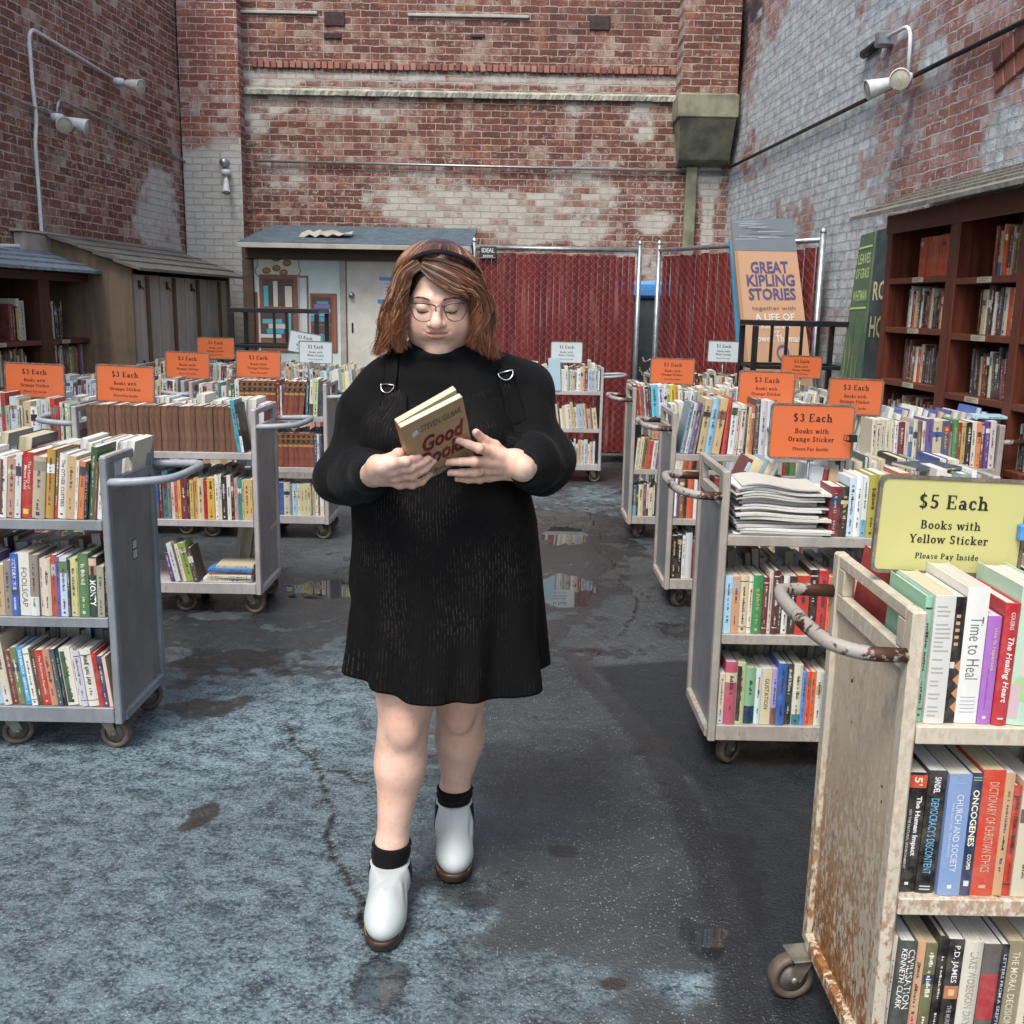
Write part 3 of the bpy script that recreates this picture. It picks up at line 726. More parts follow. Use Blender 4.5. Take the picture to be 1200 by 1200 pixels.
GL = {
 '$': (.72, _s8+_R(.31, -.12, .37, 1.12)), 'S': (.72, _s8+_R(.53, .72, .6, .95)+_R(.06, .05, .13, .28)),
 '3': (.7, _A(.33, .755, .26, .245, -90, 155)+_A(.33, .275, .3, .275, -155, 90)),
 '5': (.7, _R(.14, .89, .6, 1)+_Ln(.18, .52, .21, 1, .1)+_A(.32, .31, .31, .31, -150, 125)),
 '1': (.6, _V(.32, 0, 1)+_S(.32, 0, .22)+_Ln(.14, .8, .3, .97, .1)),
 'E': (.8, _V(.2, 0, 1)+_R(.05, 0, .7, .08)+_R(.05, .92, .68, 1)+_R(.2, .47, .5, .54)+_R(.63, 0, .72, .28)+_R(.61, .72, .69, 1)+_R(.46, .38, .53, .63)),
 'B': (.82, _V(.2, 0, 1)+_R(.05, 0, .42, .08)+_R(.05, .92, .4, 1)+_R(.2, .49, .42, .56)+_A(.4, .75, .28, .25, -90, 90)+_A(.42, .28, .33, .28, -90, 90)),
 'O': (.88, _A(.43, .5, .4, .51, 0, 360, .16, .09)), 'P': (.76, _V(.2, 0, 1)+_S(.2, 0, .18)+_R(.05, .92, .42, 1)+_R(.2, .43, .42, .5)+_A(.4, .715, .31, .285, -90, 90)),
 'Y': (.82, _Ln(.4, .45, .13, 1, .15)+_Ln(.4, .45, .69, 1, .09)+_V(.4, 0, .48)+_S(.4, 0, .18)+_S(.14, .925, .14)+_S(.69, .925, .12)),
 'W': (1.1, _Ln(.32, 0, .12, 1, .15)+_Ln(.32, 0, .54, 1, .08)+_Ln(.76, 0, .54, 1, .15)+_Ln(.76, 0, .97, 1, .08)+_S(.12, .925, .14)+_S(.54, .925, .13)+_S(.97, .925, .12)),
 'I': (.42, _V(.21, 0, 1)+_S(.21, 0, .18)+_S(.21, .925, .18)),
 'a': (.66, _A(.26, .19, .23, .2, 0, 360, .13, .07)+_V(.47, 0, .46, .14)+_A(.3, .43, .24, .235, 0, 160, .13, .08)+_R(.47, 0, .64, .07)),
 'b': (.68, _V(.16, 0, 1, .14)+_S(.1, .93, .09)+_A(.35, .33, .28, .34, 0, 360, .14, .08)),
 'c': (.6, _A(.32, .33, .29, .345, 45, 325, .15, .08)+_R(.44, .42, .55, .55)),
 'd': (.7, _V(.5, 0, 1, .14)+_S(.43, .93, .1)+_R(.5, 0, .68, .07)+_A(.31, .33, .28, .34, 0, 360, .14, .08)),
 'e': (.62, _A(.32, .33, .29, .345, 15, 330, .14, .08)+_R(.1, .3, .6, .37)+_R(.5, .33, .6, .42)),
 'g': (.66, _A(.3, .42, .25, .25, 0, 360, .13, .07)+_A(.3, -.08, .27, .2, 0, 360, .11, .07)+_Ln(.13, .22, .13, .08, .1)+_Ln(.5, .55, .64, .64, .08)),
 'h': (.76, _V(.18, 0, 1, .14)+_S(.12, .93, .1)+_S(.18, 0, .16)+_A(.37, .4, .26, .27, 0, 150, .14, .09)+_V(.56, 0, .42, .14)+_S(.56, 0, .16)),
 'i': (.38, _V(.19, 0, .66, .14)+_S(.19, 0, .16)+_S(.13, .59, .1)+_A(.19, .86, .09, .09, 0, 360, .09, .09, 10)),
 'k': (.74, _V(.18, 0, 1, .14)+_S(.12, .93, .1)+_S(.18, 0, .16)+_Ln(.24, .28, .54, .62, .1)+_Ln(.56, .02, .34, .38, .15)+_S(.54, .59, .13)+_S(.57, 0, .15)),
 'l': (.38, _V(.19, 0, 1, .14)+_S(.13, .93, .1)+_S(.19, 0, .17)),
 'n': (.76, _V(.18, 0, .66, .14)+_S(.12, .59, .1)+_S(.18, 0, .16)+_A(.37, .4, .26, .27, 0, 150, .14, .09)+_V(.56, 0, .42, .14)+_S(.56, 0, .16)),
 'o': (.66, _A(.33, .33, .3, .345, 0, 360, .14, .08)),
 'r': (.58, _V(.18, 0, .66, .14)+_S(.12, .59, .1)+_S(.18, 0, .17)+_A(.38, .45, .22, .22, 40, 160, .12, .08)+_A(.47, .53, .08, .08, 0, 360, .08, .08, 8)),
 's': (.56, _A(.27, .49, .2, .18, 25, 270, .11, .07)+_A(.27, .185, .22, .19, -155, 90, .11, .07)+_R(.41, .47, .47, .63)+_R(.06, .03, .12, .2)),
 't': (.48, _V(.2, .1, .86, .14)+_R(.04, .59, .42, .66)+_A(.3, .16, .17, .17, 180, 320, .13, .08)),
 'w': (.98, _Ln(.3, 0, .14, .66, .14)+_Ln(.3, 0, .48, .66, .08)+_Ln(.68, 0, .48, .66, .14)+_Ln(.68, 0, .85, .66, .08)+_S(.13, .59, .12)+_S(.48, .59, .1)+_S(.85, .59, .11)),
 'y': (.72, _Ln(.36, .02, .16, .66, .14)+_Ln(.24, -.27, .57, .66, .08)+_S(.15, .59, .13)+_S(.57, .59, .12)+_A(.19, -.2, .09, .08, 0, 360, .09, .08, 8)),
 ' ': (.36, [])}
def slab_text(s, cap):
    polys = []; x = 0
    for ch in s:
        w, ps = GL.get(ch, GL['o'])
        polys += [[(x+a*1.0, b) for a, b in p] for p in ps]; x += w+.06
    x -= .06
    return [[((a-x/2)*cap, b*cap) for a, b in p] for p in polys], x*cap

# ------------------------------------------------------------------ shed with the painted wall (back left)
SY = 10.6
def sp(px, py, Y=SY): q = P(px, py, Y); return q[0], q[2]
s0x, s1x = sp(287, 300)[0], sp(548, 300)[0]
zt = sp(420, 292)[1]; ztr = sp(420, 279)[1]
shed = thing('shed', 'pale painted shed with bookshelf mural and flat dark roof against the back wall', 'shed', ((s0x+s1x)/2, SY+.6, 0))
SC = Matrix.Translation((-(s0x+s1x)/2, -SY-.6, 0))
def sadd(mb): return mb
def W2(mb): mb.v = [tuple(SC@Vector(q)) for q in mb.v]; return mb
mb = MB(); dl, dr = sp(405, 302)[0], sp(535, 302)[0]; dz = sp(470, 302)[1]
mb.box((s0x, SY, 0), (dl-.06, SY+1.2, zt)); mb.box((dr+.06, SY, 0), (s1x, SY+1.2, zt)); mb.box((dl-.058, SY+.002, dz+.06), (dr+.058, SY+1.2, zt))
W2(mb).build('wall', M['shed_wall'], shed)
mb = MB(); mb.bbox((dl-.06, SY-.02, 0), (dl, SY+.1, dz+.06), .006); mb.bbox((dr, SY-.02, 0), (dr+.06, SY+.1, dz+.06), .006); mb.bbox((dl+.002, SY-.019, dz), (dr-.002, SY+.1, dz+.058), .006)
W2(mb).build('door_frame', M['trim'], shed)
mb = MB(); mb.bbox((dl+.004, SY+.012, .02), (dr-.004, SY+.06, dz-.004), .004)
door = W2(mb).build('door', M['door'], shed)
mb = MB(); q = sp(412, 346); mb.lathe([(0, .05), (.02, .048), (.028, .03), (.02, .012), (.03, .008), (.032, 0)], (q[0], SY+.012, q[1]), (0, -1, 0), 14)
W2(mb).build('knob', M['steel'], door)
mb = MB(); q = sp(413, 384); mb.bbox((q[0]-.008, SY+.002, q[1]-.05), (q[0]+.008, SY+.011, q[1]+.05), .002); W2(mb).build('latch_plate', M['black_metal'], door)
mb = MB(); a, b = sp(448, 327), sp(466, 353)
mb.box((a[0], SY+.008, b[1]), (b[0]+.1, SY+.0115, a[1]), 0, lin('d5cfd8'))
mb.box((a[0]-.03, SY+.004, a[1]-.015), (b[0]+.03, SY+.0075, a[1]+.02), 0, lin('4f8fc4')); mb.box((a[0]-.05, SY+.004, b[1]-.02), (b[0]+.03, SY+.0075, b[1]+.015), 0, lin('4f8fc4'))
rr = random.Random(2)
for k in range(6):
    z = a[1]-.05-k*.035; mb.box((a[0]+.03, SY+.006, z), (a[0]+.03+rr.uniform(.08, .2), SY+.0078, z+.008), 0, lin('8a6fa0'))
W2(mb).build('notice', M['sign'], door)
# roof: felt slab with fascia and a dark trim
rx0, rx1 = sp(280, 290, 10.35)[0], sp(552, 290, 10.35)[0]
mb = MB()
zf = P(420, 288, 10.3)[2]
mb.add([(rx0, 10.3, zf-.02), (rx1, 10.3, zf-.02), (rx1, 11.85, zf+.26), (rx0, 11.85, zf+.26), (rx0, 10.3, zf+.02), (rx1, 10.3, zf+.02), (rx1, 11.85, zf+.30), (rx0, 11.85, zf+.30)],
       [(0, 3, 2, 1), (4, 5, 6, 7), (0, 1, 5, 4), (1, 2, 6, 5), (2, 3, 7, 6), (3, 0, 4, 7)])
W2(mb).build('roof', M['felt'], shed)
mb = MB(); mb.bbox((rx0, 10.284, zf-.035), (rx1, 10.298, zf+.012), .003); W2(mb).build('drip_edge', M['trim'], shed)
mb = MB(); mb.bbox((s0x-.02, SY-.05, zt-.115), (s1x+.02, SY-.004, zt+.03), .006); mb.bbox((s0x-.02, SY-.045, 0), (s0x+.09, SY-.004, zt-.118), .006); W2(mb).build('fascia', M['fascia'], shed)
# mural: flat painted shapes on the wall (paint, 3 mm proud)
mu = MB(); lay = [0]
def nxt(): lay[0] += 1; return (lay[0] % 24)*.00006
def prect(x0, y0, x1, y1, c, d=1):
    a, b = sp(x0, y0), sp(x1, y1); e = nxt(); mu.box((a[0], SY-.002-.0016*d-e, b[1]), (b[0], SY-.0006-.0016*d-e, a[1]), 0, lin(c))
def zpx(x, y): return (270+x/6.316, 270+y/6.316)
def pr(x0, y0, x1, y1, c, d): a, b = zpx(x0, y0), zpx(x1, y1); prect(a[0], a[1], b[0], b[1], c, d)
def pell(cx, cy, rx, ry, c, d, n=20):
    V = []; e = nxt()
    for i in range(n):
        a = zpx(cx+rx*math.cos(2*math.pi*i/n), cy+ry*math.sin(2*math.pi*i/n)); q = sp(*a); V.append((q[0], SY-.002-.0016*d-e, q[1]))
    mu.add(V, [tuple(range(n))], 0, lin(c))
for (x, y, r_) in ((230, 300, 42), (255, 240, 55), (330, 220, 60), (400, 225, 55), (455, 250, 52), (475, 300, 42), (350, 290, 110)): pell(x, y, r_+5, r_+5, '2b2a2c', 1)
for (x, y, r_) in ((230, 300, 42), (255, 240, 55), (330, 220, 60), (400, 225, 55), (455, 250, 52), (475, 300, 42), (350, 290, 110)): pell(x, y, r_, r_, 'd9d6c4', 2)
for (x, y) in ((340, 207), (420, 242), (342, 280), (268, 298), (395, 312)): pell(x, y, 32, 25, '8c6b3f', 3); pell(x+2, y-2, 20, 12, 'a8854f', 4)
pr(175, 455, 215, 900, '7d4a3c', 5); pr(212, 325, 510, 900, '8a5645', 6); pr(240, 358, 470, 560, '55403f', 7); pr(225, 608, 470, 800, '55403f', 7)
pr(505, 335, 588, 900, '8a5645', 5); pr(510, 350, 575, 900, 'c9d2d4', 6); pr(520, 380, 535, 900, 'a7b7bd', 7); pr(548, 380, 560, 900, 'a9aeb5', 7)
pr(247, 410, 285, 562, '55b9c9', 8); pr(317, 375, 355, 565, 'd5d2bd', 8); pr(405, 413, 460, 568, 'd5d2bd', 8)
pr(240, 655, 385, 690, '5cb0bd', 8); pr(285, 690, 415, 728, 'cfc6bd', 8); pr(272, 728, 400, 764, '3aa9bf', 8); pr(225, 766, 380, 796, 'c9d3c9', 8); pr(433, 612, 455, 790, '45b5c9', 8)
pr(590, 465, 795, 900, '85523c', 5); pr(606, 490, 752, 690, '55403f', 6); pr(606, 705, 752, 900, '55403f', 6); pr(765, 480, 783, 900, '9a6449', 6)
for (x0, y0, x1, y1, c) in ((640, 525, 725, 545, '4f97ad'), (620, 545, 738, 578, '7a6aa8'), (610, 580, 745, 608, '45b0b8'), (592, 608, 732, 636, '59b9c4'), (592, 640, 735, 676, '4f97b5'), (638, 710, 660, 800, '4fb0c9'), (662, 765, 690, 850, '3a9f9a'), (692, 770, 715, 850, '3f8f8a')): pr(x0, y0, x1, y1, c, 7)
W2(mu).build('mural', M['paint'], shed)
# a crumpled white sheet lying on the shed roof
mb = MB(); rr = random.Random(4); q = P(385, 277, 10.9); n = 10; V = []
for i in range(n):
    for j in range(4): V.append((q[0]-.28+.06*i, 10.7+.09*j, zf+.095+.0165*j*1.15+rr.uniform(0, .05)))
mb.add(V, [(i*4+j, i*4+4+j, i*4+5+j, i*4+1+j) for i in range(n-1) for j in range(3)])
o = mb.build('plastic_sheet', M['trim']); o.modifiers.new('s', 'SOLIDIFY').thickness = .006
tag(o, 'crumpled white sheet lying on the shed roof', 'sheet')

# ------------------------------------------------------------------ chain-link fence with red slats
def fence(name, A, B, H, label, seed, z0=.08):
    A = Vector((*A, 0)); B = Vector((*B, 0)); L = (B-A).length; d = (B-A)/L; rz = math.atan2(d.y, d.x)
    t = thing(name, label, 'fence', A, rz)
    mb = MB()
    for x in (0, L): mb.tube([(x, 0, 0), (x, 0, H+.06)], .026, 10); mb.lathe([(.03, 0), (.03, .02), (0, .045)], (x, 0, H+.06), n=10)
    mb.tube([(0, 0, H), (L, 0, H)], .022, 10); mb.tube([(0, 0, z0), (L, 0, z0)], .02, 8)
    mb.build('frame', M['steel'], t)
    r = random.Random(seed); mb = MB(); x = .05
    while x < L-.06:
        f = .85+.25*r.random(); b = lin(r.choice(['64161a', '6e1a1d', '5a1217', '74201f', '66161b']))
        c = tuple(q*f for q in b); dy = r.uniform(-.006, .006); top = H-.05+r.uniform(-.02, .0)
        mb.add([(x, .012+dy, z0+.03), (x+.030, .004+dy, z0+.03), (x+.060, .012+dy, z0+.03), (x, .012+dy, top), (x+.030, .004+dy, top), (x+.060, .012+dy, top)],
               [(0, 1, 4, 3), (1, 2, 5, 4)], 0, c)
        x += .064
    o = mb.build('slats', M['slat'], t); o.modifiers.new('s', 'SOLIDIFY').thickness = .003
    mb = MB(); p = .085; r_ = .0013; zb, ztp = z0, H
    for s in (1, -1):
        x = -(ztp-zb)
        while x < L+(ztp-zb):
            xa, xb = (x, x+(ztp-zb)) if s > 0 else (x+(ztp-zb), x)
            za, zb2 = zb, ztp
            # clip to the frame
            t0, t1 = 0.0, 1.0
            dx = xb-xa
            ta, tb = (0-xa)/dx, (L-xa)/dx
            t0, t1 = max(t0, min(ta, tb)), min(t1, max(ta, tb))
            if t1 > t0:
                mb.tube([(xa+dx*t0, -.016-.003*s, za+(zb2-za)*t0), (xa+dx*t1, -.016-.003*s, za+(zb2-za)*t1)], r_, 4, caps=False)
            x += p
    mb.build('mesh_wire', M['wire'], t)
    return t, L
def slat_mat():
    g = NT('red_fence_slat'); co = g.co(); a = g.attr('Col', 'Color')
    n = g.noise(g.map(co, (16, 16, 1.1)), 1.0, 6, .65); n2 = g.noise(co, 1.6, 5, .6); n3 = g.noise(co, 50, 4)
    scuff = g.m('MULTIPLY', g.mr(n, .5, .68), g.mr(n2, .42, .6))
    c = g.mix(g.m('MULTIPLY', scuff, .62), a, lin('9c6a62'))
    return g.done(c, g.mr(n3, .3, .7, .4, .65), 0, g.bump(n3, .2, .002))
M['slat'] = slat_mat(); M['wire'] = simple('dull_fence_wire', '8a7a76', .6, .3, 20, .4)
FH = 2.19
fA = (P(556, 289, 10.6)[0], 10.6); fB = (P(750, 289, 10.6)[0], 10.6)
t, L = fence('chain_link_fence', fA, fB, FH, 'wide chain link fence panel with dark red privacy slats behind the reader', 1)
mb = MB(); q = P(572, 296, 10.58); cx = q[0]-fA[0]; cz = q[2]
mb.bbox((cx-.085, -.034, cz-.06), (cx+.085, -.026, cz+.06), .004, 0, lin('24282b'))
v, f = text_fit('IDEAL', .13, .045, .02); mb.add([(cx+a, -.0356, cz+.022+b) for a, b, _ in v], f, 0, lin('d5d6d2'))
rr_p = random.Random(1)
for k in range(5): mb.box((cx-.05+.021*k, -.0356, cz-.042), (cx-.036+.021*k, -.0344, cz-.024), 0, lin('c5c6c2'))
mb.box((cx-.075, -.0358, cz-.052), (cx+.075, -.0342, cz-.049), 0, lin('d5d6d2'))
mb.build('maker_plate', M['sign'], t)
gA = (P(773, 287, 10.5)[0], 10.5); gB = (2.53, 8.62)
t, L = fence('fence_gate', gA, gB, FH, 'chain link gate leaf with dark red slats, behind the tall painted book boards', 2)
mb = MB(); mb.tube(bend([(-.02, -.03, 1.10), (-.1, -.05, 1.06), (-.16, -.03, 1.11)], 5, .05), .009, 6)
for k in range(9):
    a = k/8; c = (-.02-.17*a, -.035-.012*(k % 2), 1.0-.07*math.sin(a*3.1))
    mb.lathe([(.012, -.004), (.018, 0), (.012, .004)], c, (1, .3*(k % 2), .5), 8)
mb.build('chain', M['caster'], t)
# what shows in the slot between gate leaves
mb = MB(); q = P(757, 340, 11.2); mb.bbox((q[0]-.35, 11.1, .0), (q[0]+.35, 11.6, P(757, 350, 11.1)[2]), .02); 
tag(mb.build('rubbish_bin', M['bin']), 'dark grey bin standing behind the gap of the fence gate', 'bin')
zb_ = P(757, 350, 11.1)[2]
mb = MB(); mb.bbox((q[0]-.38, 11.06, zb_+.004), (q[0]+.38, 11.64, P(757, 330, 11.1)[2]), .03); tag(mb.build('bin_lid', M['tarp']), 'bright blue lid seen through the gap of the fence gate', 'lid')

# ------------------------------------------------------------------ tall painted book boards (back right)
def board(name, corners, th, faces, label):
    """corners: world bottom-left, bottom-right, top-right, top-left of the front; faces(mb, local->world fn) paints on it"""
    bl, br, tr, tl = (np.array(c, float) for c in corners)
    nrm = np.cross(br-bl, tl-bl); nrm /= np.linalg.norm(nrm)
    if np.dot(nrm, ORG-(bl+tr)/2) < 0: nrm = -nrm
    base = Vector((bl+br)/2)
    t = thing(name, label, 'painted board', base)
    def w(s, q, d=0.0):
        p = (bl*(1-s)+br*s)*(1-q)+(tl*(1-s)+tr*s)*q+nrm*d
        return tuple(Vector(p)-base)
    return t, w
_wp = [0]
def wpoly(mb, w, pts, d, c):
    _wp[0] += 1; d = d+(_wp[0] % 30)*.00004
    mb.add([w(a, b, d) for a, b in pts], [tuple(range(len(pts)))], 0, lin(c))
def wtext(mb, w, s, cx, cy, ww, hh, d, c, bold=.03, shear=0.0):
    v, f = text_fit(s, ww, hh, bold, shear); mb.add([w(cx+a, cy+b, d) for a, b, _ in v], f, 0, lin(c))
def wbody(w, th, c, mat='paint'):
    mb = MB(); F = [w(0, 0), w(1, 0), w(1, 1), w(0, 1), w(0, 0, -th), w(1, 0, -th), w(1, 1, -th), w(0, 1, -th)]
    mb.add(F, [(0, 1, 2, 3), (7, 6, 5, 4), (0, 4, 5, 1), (1, 5, 6, 2), (2, 6, 7, 3), (3, 7, 4, 0)], 0, lin(c)); return mb
kY0, kY1 = 8.45, 8.62
kc = [P(877, 470, kY0), P(955, 470, kY0), P(929, 256, kY1), P(857, 257, kY1)]
# extend the feet down to the ground along the same plane
def to_floor(c):
    bl, br, tr, tl = c
    bl = tl+(bl-tl)*(tl[2]/(tl[2]-bl[2])); br = tr+(br-tr)*(tr[2]/(tr[2]-br[2])); return [bl, br, tr, tl]
k0, k1, k2, k3 = kc
kfull = to_floor(kc); fr_ = (kc[3][2]-kc[0][2])/kc[3][2]      # share of the board that is surveyed above
t, w = board('book_board', kfull, .05, None, 'tall leaning orange book spine board reading Great Kipling Stories')
wbody(w, .05, 'c49a78').build('panel', M['paint'], t)
def ky(py): return 1-(py-257)/(470-257)*fr_
mb = MB()
wpoly(mb, w, [(0, ky(293)), (1, ky(295)), (1, 1), (0, 1)], .002, '6e7a82')
rr = random.Random(8)
for k in range(16):
    a = rr.uniform(.0, .8); b = rr.uniform(ky(284), 1-.008); wpoly(mb, w, [(a, b), (a+rr.uniform(.1, .5), b), (a+.3, b+.004), (a, b+.004)], .0035, rr.choice(['8f9aa0', '59656d', '9aa4a8']))
wpoly(mb, w, [(.0, 0), (.05, 0), (.05, ky(294)), (.0, ky(294))], .003, 'a98668')
for s_, py, ww in (('GREAT', 313, .60), ('KIPLING', 328, .76), ('STORIES', 344, .74)): wtext(mb, w, s_, .53, ky(py), ww, .041, .004, '4c4a78', .03)
wtext(mb, w, 'together with', .53, ky(361), .68, .018, .004, '6a5a58', .0)
wtext(mb, w, 'A LIFE OF', .53, ky(371), .62, .026, .004, 'd8d2cc', .03)
wtext(mb, w, 'KIPLING', .53, ky(381), .45, .02, .004, 'd8d2cc', .03)
wtext(mb, w, 'by', .53, ky(388), .12, .02, .004, 'd8d2cc', .02)
wtext(mb, w, 'Lowell Thomas', .53, ky(396), .72, .025, .004, 'd8d2cc', .03)
for i in range(14):
    a0, a1 = 2*math.pi*i/14, 2*math.pi*(i+1)/14
    wpoly(mb, w, [(.6+.1*math.cos(a0), ky(413)+.03*math.sin(a0)), (.6+.1*math.cos(a1), ky(413)+.03*math.sin(a1)), (.6+.07*math.cos(a1), ky(413)+.021*math.sin(a1)), (.6+.07*math.cos(a0), ky(413)+.021*math.sin(a0))], .004, '5a5f8f')
mb.build('spine_paint', M['paint'], t)
def side_board(name, pts, Y0, Y1, c, label, th=.04):
    cc = [P(*pts[0], Y0), P(*pts[1], Y0), P(*pts[2], Y1), P(*pts[3], Y1)]
    t, w = board(name, to_floor(cc), th, None, label)
    wbody(w, th, c).build('panel', M['paint'], t); return t, w
side_board('book_board', ((868, 470), (884, 470), (862, 283), (855, 282)), 8.7, 8.88, '4a93b5', 'narrow blue board edge behind the orange book board')
side_board('book_board', ((950, 470), (960, 470), (930, 280), (924, 279)), 8.75, 8.9, 'b5c0c4', 'narrow whitish board edge right of the orange book board')
# two green spines leaning on the right wall beside the bookcase
def rw_board(px_pts, v0, v1, label, c):
    bl, br, tr, tl = [wl(*p, FR, v) for p, v in zip(px_pts, (v0, v0, v1, v1))]
    t, w = board('book_board', to_floor([np.array(q) for q in (bl, br, tr, tl)]), .014, None, label)
    wbody(w, .014, c).build('panel', M['paint'], t); return t, w
t, w = rw_board(((983, 445), (1007, 445), (1026, 271), (1009, 276)), .24, .06, 'pale green leaning board with painted grass and the words Leaves of Grass', '47604a')
mb = MB(); rr = random.Random(9)
for k in range(46):
    a = rr.uniform(.08, .92); b = rr.uniform(.05, .62); h_ = rr.uniform(.05, .16); s_ = rr.uniform(-.15, .15)
    wpoly(mb, w, [(a-.02, b), (a+.02, b), (a+s_+.008, b+h_), (a+s_-.008, b+h_)], .0025, rr.choice(['7f9658', '74924e', '32492f', '8c9c62']))
mb.build('grass_paint', M['paint'], t); mb = MB()
wpoly(mb, w, [(.05, .95), (.95, .95), (.95, .957), (.05, .957)], .003, 'a8c07a'); mb.build('spine_rule', M['paint'], t); mb = MB(); wpoly(mb, w, [(.05, .745), (.95, .745), (.95, .752), (.05, .752)], .003, 'a8c07a')
mb.build('spine_rule', M['paint'], t)
for grp in ((('LEAVES', .915), ('OF GRASS', .865)), (('WHITMAN', .79),)):
    mb = MB()
    for s_, b in grp: wtext(mb, w, s_, .5, b, .8, .036, .003, 'a8c07a', .02)
    mb.build('lettering', M['paint'], t)
t, w = rw_board(((1009, 446), (1052, 446), (1060, 262), (1028, 270)), .235, .055, 'dark green leaning board with a pale blue stag head beside the bookcase', '26393a')
mb = MB()
wtext(mb, w, 'ROBIN', .56, .80, .92, .062, .003, 'b9b48a', .02); wtext(mb, w, 'HOOD', .54, .685, .88, .068, .003, 'b9b48a', .02); mb.build('lettering', M['paint'], t); mb = MB()
def wstroke(pts, wd, c):
    for (a, b), (e, f_) in zip(pts[:-1], pts[1:]):
        dx, dy = e-a, (f_-b)*5; l_ = math.hypot(dx, dy)+1e-6; nx, ny = -dy/l_*wd, dx/l_*wd/5
        wpoly(mb, w, [(a-nx, b-ny), (a+nx, b+ny), (e+nx*.6, f_+ny*.6), (e-nx*.6, f_-ny*.6)], .003, c)
AN = '6fb2c9'
wpoly(mb, w, [(.36, .0), (.52, .0), (.54, .18), (.56, .24), (.50, .27), (.38, .27), (.32, .24), (.35, .18)], .0028, AN)
for sx in (-1, 1):
    m_ = lambda x: .44+sx*x
    wstroke([(m_(.05), .26), (m_(.16), .33), (m_(.2), .40), (m_(.14), .48)], .022, AN)
    wstroke([(m_(.14), .31), (m_(.25), .34), (m_(.3), .40)], .018, AN); wstroke([(m_(.18), .36), (m_(.08), .42), (m_(.07), .47)], .016, AN); wstroke([(m_(.2), .40), (m_(.27), .45)], .014, AN)
    wstroke([(m_(.06), .25), (m_(.2), .255)], .025, AN)
wstroke([(.44, .3), (.46, .42), (.47, .52)], .016, AN)
mb.build('spine_paint', M['paint'], t)

# ------------------------------------------------------------------ black iron rails (two cages) behind the carts
def rail_cage(label, x0, x1, y0, y1, zt, zm, n):
    t = thing('iron_rail', label, 'railing', ((x0+x1)/2, (y0+y1)/2, 0))
    cx, cy = (x0+x1)/2, (y0+y1)/2
    for (x, y) in ((x0, y0), (x1, y0), (x0, y1), (x1, y1)): mb = MB(); mb.bbox((x-cx-.02, y-cy-.02, 0), (x-cx+.02, y-cy+.02, zt-.042), .003); mb.build('post', M['black_metal'], t)
    mb = MB()
    for y in (y0, y1): mb.bbox((x0-cx-.02, y-cy-.02, zt-.04), (x1-cx+.02, y-cy+.02, zt), .003); mb.bbox((x0-cx+.022, y-cy-.012, zm-.02), (x1-cx-.022, y-cy+.012, zm+.01), .003)
    for x in (x0, x1): mb.bbox((x-cx-.018, y0-cy+.022, zt-.039), (x-cx+.018, y1-cy-.022, zt-.001), .003); mb.bbox((x-cx-.012, y0-cy+.022, zm-.02), (x-cx+.012, y1-cy-.022, zm+.008), .003)
    mb.build('top_rail', M['black_metal'], t)
    for i in range(1, n):
        x = x0+(x1-x0)*i/n-cx
        for y in (y0, y1): mb = MB(); mb.bbox((x-.012, y-cy-.009, zm+.012), (x+.012, y-cy+.009, zt-.042), .002); mb.build('bar', M['black_metal'], t)
    return t
ly = 9.35
rail_cage('black iron rail in front of the shed mural', P(271, 365, ly)[0], P(371, 365, ly)[0], ly, ly+.5, P(300, 361, ly)[2], P(300, 405, ly)[2], 2)
ry = 7.75
rail_cage('black iron rail around the foot of the orange book board', P(886, 379, ry)[0], P(997, 377, ry)[0], ry, ry+.45, P(930, 376, ry)[2], P(930, 430, ry)[2], 3)

# ------------------------------------------------------------------ wall bookcases and the shuttered case
BK = []      # book specs, filled below and by the carts
def lean_roof(parent, u0, u1, vf, zf, zb, n, mat, seed, inv, over=.0):
    """overlapping boards rising to the wall; each board a slab"""
    r = random.Random(seed); mb = MB()
    for i in range(n):
        a0, a1 = i/n, (i+1.35)/n
        v0, v1 = vf*(1-a0)+.01*a0, max(.012, vf*(1-a1)+.01*a1)
        z0_, z1_ = zf+(zb-zf)*a0+.012, zf+(zb-zf)*min(a1, 1.05)+.004
        e0, e1 = u0-r.uniform(0, .04), u1+r.uniform(0, .04)
        V = [(e0, v0, z0_), (e1, v0, z0_), (e1, v1, z1_), (e0, v1, z1_)]; th = .022
        V += [(a, b, c-th) for a, b, c in V]
        mb.add(V, [(0, 1, 2, 3), (7, 6, 5, 4), (0, 4, 5, 1), (1, 5, 6, 2), (2, 6, 7, 3), (3, 7, 4, 0)])
    return mb.build('roof', M[mat], parent)
def wall_thing(name, label, cat, fr, u, v):
    """an Empty on a wall frame: local x = along the wall (left to right as seen from the yard), y = into the wall, z up"""
    t = thing(name, label, cat, fr.at(u, v, 0))
    if fr is FL: ex = -fr.d
    else: ex = fr.d
    t.rotation_euler = (0, 0, math.atan2(ex.y, ex.x)); return t
